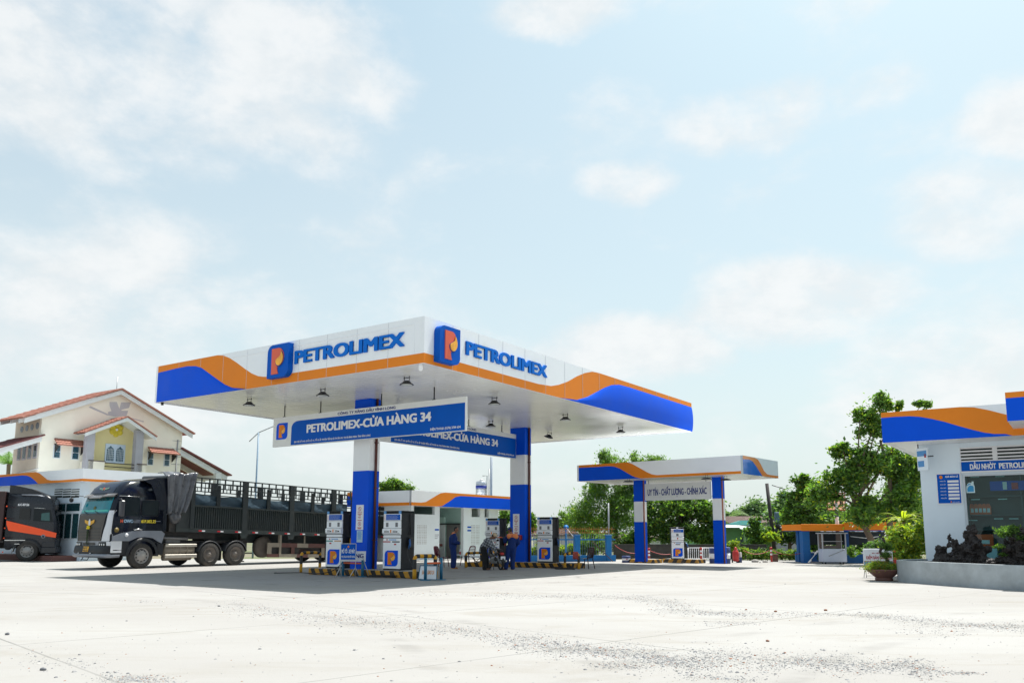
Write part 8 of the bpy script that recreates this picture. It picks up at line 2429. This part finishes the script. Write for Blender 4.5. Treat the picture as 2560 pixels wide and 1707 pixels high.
# insurance sign
p = gnd(2161, 1443); Y_ = p[1]
def sgx(px): return atd(px, 1400, Y_)[0] - p[0]
def sgz(py): return atd(2190, py, Y_)[2]
t = thing('insurance_sign', 'white and blue insurance sales sign standing on thin legs behind the bonsai pot', 'sign', p, R(2))
x0, x1, z0, z1 = sgx(2159), sgx(2234), sgz(1413), sgz(1371)
q = MB(); q.rbox(x0, x1, 0, .025, z0, z1, .02); q.build('board', LETW, t)
q = MB(); q.box(x0 + .015, x1 - .015, -.003, 0, z0 + .015, z0 + (z1 - z0) * .24); q.build('blue_strip', SIGNB, t)
q = MB(); q.box(x0 + .015, x1 - .015, -.003, 0, z0 + (z1 - z0) * .242, z0 + (z1 - z0) * .27); put_text(q, 'BẢO HIỂM PJICO', (x0 + (x1 - x0) * .30, 0, z0 + (z1 - z0) * .70), (1, 0, 0), (0, 0, 1), w=(x1 - x0) * .42, h=(z1 - z0) * .07, bold=.02, res=1); put_text(q, 'ĐIỂM BÁN BẢO HIỂM', (x0 + (x1 - x0) * .10, 0, z0 + (z1 - z0) * .38), (1, 0, 0), (0, 0, 1), w=(x1 - x0) * 1.0 * .86, h=(z1 - z0) * .18, bold=.03); q.build('red_lettering', PRED, t)
q = MB(); put_text(q, 'Ô TÔ - XE MÁY', (x0 + (x1 - x0) * .12, -.003, z0 + (z1 - z0) * .08), (1, 0, 0), (0, 0, 1), w=(x1 - x0) * .5, h=(z1 - z0) * .09, bold=.03); q.build('white_lettering', LETW, t)
q = MB()
for x in (x0 + .06, x1 - .06): q.tube([(x, .03, z0), (x - .02, -.05, 0)], .010, 5); q.tube([(x, .03, z0), (x + .08, .35, 0)], .010, 5)
q.tube([(x0 + .05, -.04, .06), (x1 - .05, -.04, .06)], .008, 4); q.build('legs', DARK, t)
# bonsai pot
p = gnd(2221, 1452); Y_ = p[1]; k_ = Y_ / 2065
t = thing('bonsai_pot', 'round brown pot with a bushy bonsai beside the end of the stone planter', 'potted plant', p + np.array([0, .3, 0]))
POT = mat('pot_brown', (.16, .075, .06), .6, var=.2, bump=.3, bscale=12)
q = MB(); q.lathe([(.26, 0), (.27, .07), (.24, .08), (.26, .10), (.40, .22), (.48, .31), (.50, .33), (.50, .36), (.44, .36), (.42, .33)], 'z', n=28); q.build('pot', POT, t)
q = MB(); q.tube(smooth_path([(.05, 0, .3), (.15, 0, .62), (-.05, .05, .9), (.1, 0, 1.15), (.02, 0, 1.35)], 4), [.06] * 5 + [.045] * 5 + [.03] * 7, 7); q.build('trunk', BARKD, t)
q = MB(); rr = np.random.default_rng(8)
leaves(q, [(-.30, -.05, .42, .32, .32, .17), (-.02, -.15, .44, .38, .3, .14), (.28, 0, .42, .22, .26, .12), (-.15, -.1, .50, .26, .26, .11)], 7500, .030, rr, (2, 3, 2.2, 1.2), .2, .3, .1); q.build('low_foliage', [LF[1], LF[2], LFY, mat('leaf_rust', (.30, .16, .02), .6, var=.3, transl=.4)], t)
q = MB(); leaves(q, [(.10, 0, .80, .16, .2, .10), (.08, 0, 1.12, .20, .2, .10), (.2, 0, 1.0, .14, .12, .07)], 1400, .035, rr, (2, 2, 1), .2, .35, .1); q.build('upper_foliage', [LF[0], LF[1], LF[2]], t)
# red plastic stand beside
a = gnd(2246, 1436)
t = thing('red_sign', 'narrow red board standing between the bonsai pot and the planter', 'board', a + np.array([.05, .35, 0]), R(10))
q = MB(); q.rbox(-.10, .12, 0, .05, .22, .85, .01); q.build('panel', RED, t)
q = MB(); q.tube([(-.08, .02, 0), (-.08, .02, .3)], .012, 5); q.tube([(.10, .02, 0), (.10, .02, .3)], .012, 5); q.build('feet', LETW, t)
# rubble and boulders at the yard edge
BLD = mat('pale_boulder', (.32, .30, .28), .9, var=.25, scale=4, bump=.6, bscale=12)
for i, (px, py, w, lb) in enumerate([(1888, 1405, 11, 'pale boulder at the yard edge right of the extinguisher'), (1913, 1405, 7, 'pale boulder just left of the rightmost bollard'), (1960, 1406, 5, 'small pale stone right of the rightmost bollard'), (1900, 1406, 4, 'small stone between the two pale boulders')]):
    p = gnd(px, py); q = MB(); rg = random.Random(i); k_ = p[1] / 2065
    for _ in range(4): q.ell((rg.uniform(-.4, .4) * w * k_, rg.uniform(-.1, .1), .25 * w * k_), (w * k_ * rg.uniform(.5, .8), w * k_ * .5, w * k_ * rg.uniform(.35, .55)), 9, 6)
    o = remeshed(q, 'boulder', BLD, None, .05, 0); o.location = tuple(p); tag(o, lb, 'boulder', 'pale boulders along the yard edge')
p = gnd(1944, 1404) + np.array([0, .5, 0]); t = thing('brick_block', 'brown square clay block right of the rightmost bollard', 'block', p); q = MB(); q.rbox(-.16, .16, -.12, .12, 0, .36, .02); q.build('block', mat('clay', (.20, .11, .08), .9, var=.2), t); q = MB(); q.rbox(-.19, .19, -.15, .15, .36, .41, .01); q.build('cap', mat('clay', (.2, .1, .08)), t)

# ------------------------------------------------------------------ ground
gm = bpy.data.materials.new('yard_concrete'); gm.use_nodes = True; t_ = gm.node_tree; g = NG(t_); b_ = t_.nodes['Principled BSDF']
tcn = g.n('ShaderNodeTexCoord'); vec = tcn.outputs['Object']
mp = g.n('ShaderNodeMapping'); mp.inputs['Rotation'].default_value = (0, 0, -R(20)); mp.inputs['Scale'].default_value = (.35, 1.0, 1); g.l(vec, mp.inputs[0])
big = g.noise(mp.outputs[0], .22, 5, .6, .4); mid = g.noise(mp.outputs[0], 1.4, 7, .65, .3); fine = g.noise(vec, 22, 6, .7); fine2 = g.noise(vec, 90, 4, .6)
c = g.mix(g.mr(big, .3, .7), (.283, .273, .263, 1), (.321, .315, .306, 1))
c = g.mix(g.mr(mid, .48, .72, 0, .42), c, (.25, .235, .21, 1))
c = g.mix(g.mr(fine, .58, .80, 0, .35), c, (.19, .185, .175, 1))
c = g.mix(g.mr(fine2, .62, .8, 0, .30), c, (.16, .155, .15, 1))
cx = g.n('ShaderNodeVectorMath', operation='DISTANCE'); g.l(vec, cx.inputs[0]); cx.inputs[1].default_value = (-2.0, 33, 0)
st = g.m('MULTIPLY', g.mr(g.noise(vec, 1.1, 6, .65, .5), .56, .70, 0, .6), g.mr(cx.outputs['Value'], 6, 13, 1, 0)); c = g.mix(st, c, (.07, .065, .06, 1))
for (cx_, cy_, r_) in ((14, 2, 13.0), (14, 2, 14.9), (-16, 6, 15.5), (-16, 6, 17.3)):
    dn = g.n('ShaderNodeVectorMath', operation='DISTANCE'); g.l(vec, dn.inputs[0]); dn.inputs[1].default_value = (cx_, cy_, 0)
    tk = g.mr(g.m('ABSOLUTE', g.m('SUBTRACT', dn.outputs['Value'], r_)), .05, .22, 1, 0); c = g.mix(g.m('MULTIPLY', tk, g.mr(mid, .42, .62, 0, .30)), c, (.15, .145, .14, 1))
dst = g.noise(mp.outputs[0], .55, 8, .7, .8); c = g.mix(g.mr(dst, .52, .62, 0, .35), c, (.235, .215, .185, 1))
# saw joints, rotated with the yard
mj = g.n('ShaderNodeMapping'); mj.inputs['Rotation'].default_value = (0, 0, YAW + R(12)); g.l(vec, mj.inputs[0]); sj = g.n('ShaderNodeSeparateXYZ'); g.l(mj.outputs[0], sj.inputs[0])
def joint(s, per, w):
    f = g.m('FRACT', g.m('ADD', g.m('MULTIPLY', s, 1 / per), g.m('MULTIPLY', g.m('SUBTRACT', mid, .5), .006)))
    return g.m('LESS_THAN', g.m('ABSOLUTE', g.m('SUBTRACT', f, .5)), w / per)
j = g.m('MAXIMUM', joint(sj.outputs[0], 5.0, .016), joint(sj.outputs[1], 6.0, .016))
j = g.m('MULTIPLY', j, g.mr(big, .35, .6, .25, .8))
c = g.mix(j, c, (.12, .12, .115, 1))
g.l(c, b_.inputs['Base Color']); b_.inputs['Roughness'].default_value = .88; b_.inputs['Specular IOR Level'].default_value = .3
bn = g.n('ShaderNodeBump'); bn.inputs['Strength'].default_value = .35; bn.inputs['Distance'].default_value = .01; g.l(g.m('ADD', fine, g.m('MULTIPLY', fine2, .5)), bn.inputs['Height']); g.l(bn.outputs[0], b_.inputs['Normal'])
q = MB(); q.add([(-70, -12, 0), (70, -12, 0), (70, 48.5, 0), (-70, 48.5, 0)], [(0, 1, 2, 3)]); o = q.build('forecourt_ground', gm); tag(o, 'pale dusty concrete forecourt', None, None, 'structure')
q = MB(); q.add([(-900, -60, -.03), (900, -60, -.03), (900, 1500, -.03), (-900, 1500, -.03)], [(0, 1, 2, 3)]); o = q.build('field', mat('field_ground', (.10, .12, .05), .95, var=.3, scale=.05, col2=(.16, .14, .10))); tag(o, 'ground beyond the forecourt', None, None, 'structure')

# gravel: loose stones in swathes
ST = [mat('stone_grey', (.26, .26, .265), .9, var=.3), mat('stone_dark', (.17, .175, .19), .9, var=.3), mat('stone_pale', (.40, .39, .37), .9, var=.2), mat('stone_brown', (.26, .12, .07), .9, var=.2)]
rg = np.random.default_rng(77)
SW = [  # polyline of photo points, spread (px), count
    ([(560, 1512), (700, 1532), (860, 1548), (1010, 1560), (1150, 1575), (1290, 1600)], 10, 3800),
    ([(1280, 1603), (1400, 1618), (1600, 1636)], 12, 3000), ([(1590, 1640), (1700, 1655), (1800, 1650)], 16, 2300), ([(1800, 1642), (1940, 1655), (2040, 1650)], 15, 1500), ([(2020, 1645), (2110, 1662), (2230, 1668)], 12, 1300), ([(2245, 1655), (2330, 1680)], 9, 800), ([(2360, 1678), (2440, 1684)], 3, 200),
    ([(1180, 1484), (1330, 1490), (1470, 1490), (1560, 1492)], 4, 1500), ([(1570, 1492), (1640, 1500), (1720, 1515)], 5, 1300), ([(1640, 1522), (1780, 1532), (1900, 1538)], 5, 1500), ([(1900, 1536), (2060, 1535), (2160, 1535)], 4, 600), ([(2150, 1535), (2260, 1548), (2400, 1560), (2560, 1568)], 6, 2200),
    ([(1760, 1555), (1880, 1558)], 4, 250), ([(2240, 1570), (2400, 1585)], 6, 200), ([(950, 1488), (1100, 1482)], 3, 250), ([(290, 1500), (420, 1505)], 2, 120), ([(260, 1695), (420, 1700)], 8, 700), ([(60, 1650), (250, 1660)], 10, 180), ([(1490, 1660), (1600, 1668)], 4, 350), ([(1700, 1690), (1900, 1700)], 5, 300),
]
vs = []; fs = []; ms = []


def stone(P, s_, mi):
    o = len(vs); a = rg.uniform(0, 6.28); c_, d_ = math.cos(a), math.sin(a); k1, k2 = rg.uniform(.6, 1.1), rg.uniform(.4, .8)
    b = [(-1, -.7), (.9, -.8), (1.1, .5), (-.2, 1.0)]
    for (u, v) in b: vs.append((P[0] + s_ * k1 * (u * c_ - v * d_), P[1] + s_ * k1 * (u * d_ + v * c_), -.002))
    for (u, v) in ((-.5, -.4), (.5, -.3), (.2, .5)): vs.append((P[0] + s_ * k1 * (u * c_ - v * d_), P[1] + s_ * k1 * (u * d_ + v * c_), s_ * k2 * .6))
    for f in ((4, 5, 6), (0, 1, 5, 4), (1, 2, 6, 5), (2, 3, 6), (3, 0, 4, 6)): fs.append(tuple(o + i for i in f)); ms.append(mi)


for (pl_, sp, n) in SW:
    seg = [math.dist(a, b) for a, b in zip(pl_, pl_[1:])]; tot = sum(seg)
    for _ in range(int(n * 1.7)):
        u = rg.uniform(0, tot); i = 0
        while i < len(seg) - 1 and u > seg[i]: u -= seg[i]; i += 1
        f = min(1, u / seg[i]); x = pl_[i][0] * (1 - f) + pl_[i + 1][0] * f; y = pl_[i][1] * (1 - f) + pl_[i + 1][1] * f
        x += rg.normal() * 22; y += rg.normal() * sp * (.5 + .7 * abs(math.sin(x * .013 + sp)))
        if not (1440 < y < 1760): continue
        P = gnd(x, y); s_ = float(np.clip(rg.lognormal(-5.15, .55), .003, .028))
        stone(P, s_, int(rg.choice(4, p=[.5, .25, .17, .08])))
for _ in range(900):
    y = rg.uniform(1445, 1707); P = gnd(rg.uniform(-20, 2580), y); stone(P, float(np.clip(rg.lognormal(-4.7, .5), .004, .03)), int(rg.choice(4, p=[.45, .25, .15, .15])))
q = MB(); q.add(vs, fs, ms); o = q.build('gravel', ST); tag(o, 'loose gravel swept into long streaks over the concrete yard', 'gravel', None, 'stuff')
# larger single stones and clods
for i, (px, py, r_, mt, lb) in enumerate([(2064, 1526, .036, ST[3], 'brown clod standing alone on the yard, right of centre'), (1866, 1524, .022, ST[3], 'small brown clod at the edge of the upper gravel streak'), (1938, 1529, .034, ST[3], 'flat brown clod in the upper gravel streak'), (20, 1586, .035, ST[1], 'dark pebble at the left edge of the yard'),
                                         (548, 1515, .025, ST[1], 'dark flat stone left of the canopy shadow tip'), (1918, 1603, .025, ST[3], 'small brown stone in the middle of the bare yard'), (108, 1675, .03, ST[1], 'dark pebble near the lower left corner')]):
    p = gnd(px, py); q = MB(); rr = random.Random(i)
    for _ in range(3): q.ell((rr.uniform(-.5, .5) * r_, rr.uniform(-.3, .3) * r_, r_ * .4), (r_ * rr.uniform(.6, 1), r_ * .6, r_ * rr.uniform(.4, .7)), 7, 5)
    o = q.build('stone', mt); o.location = tuple(p); tag(o, lb, 'stone', 'single stones on the yard')
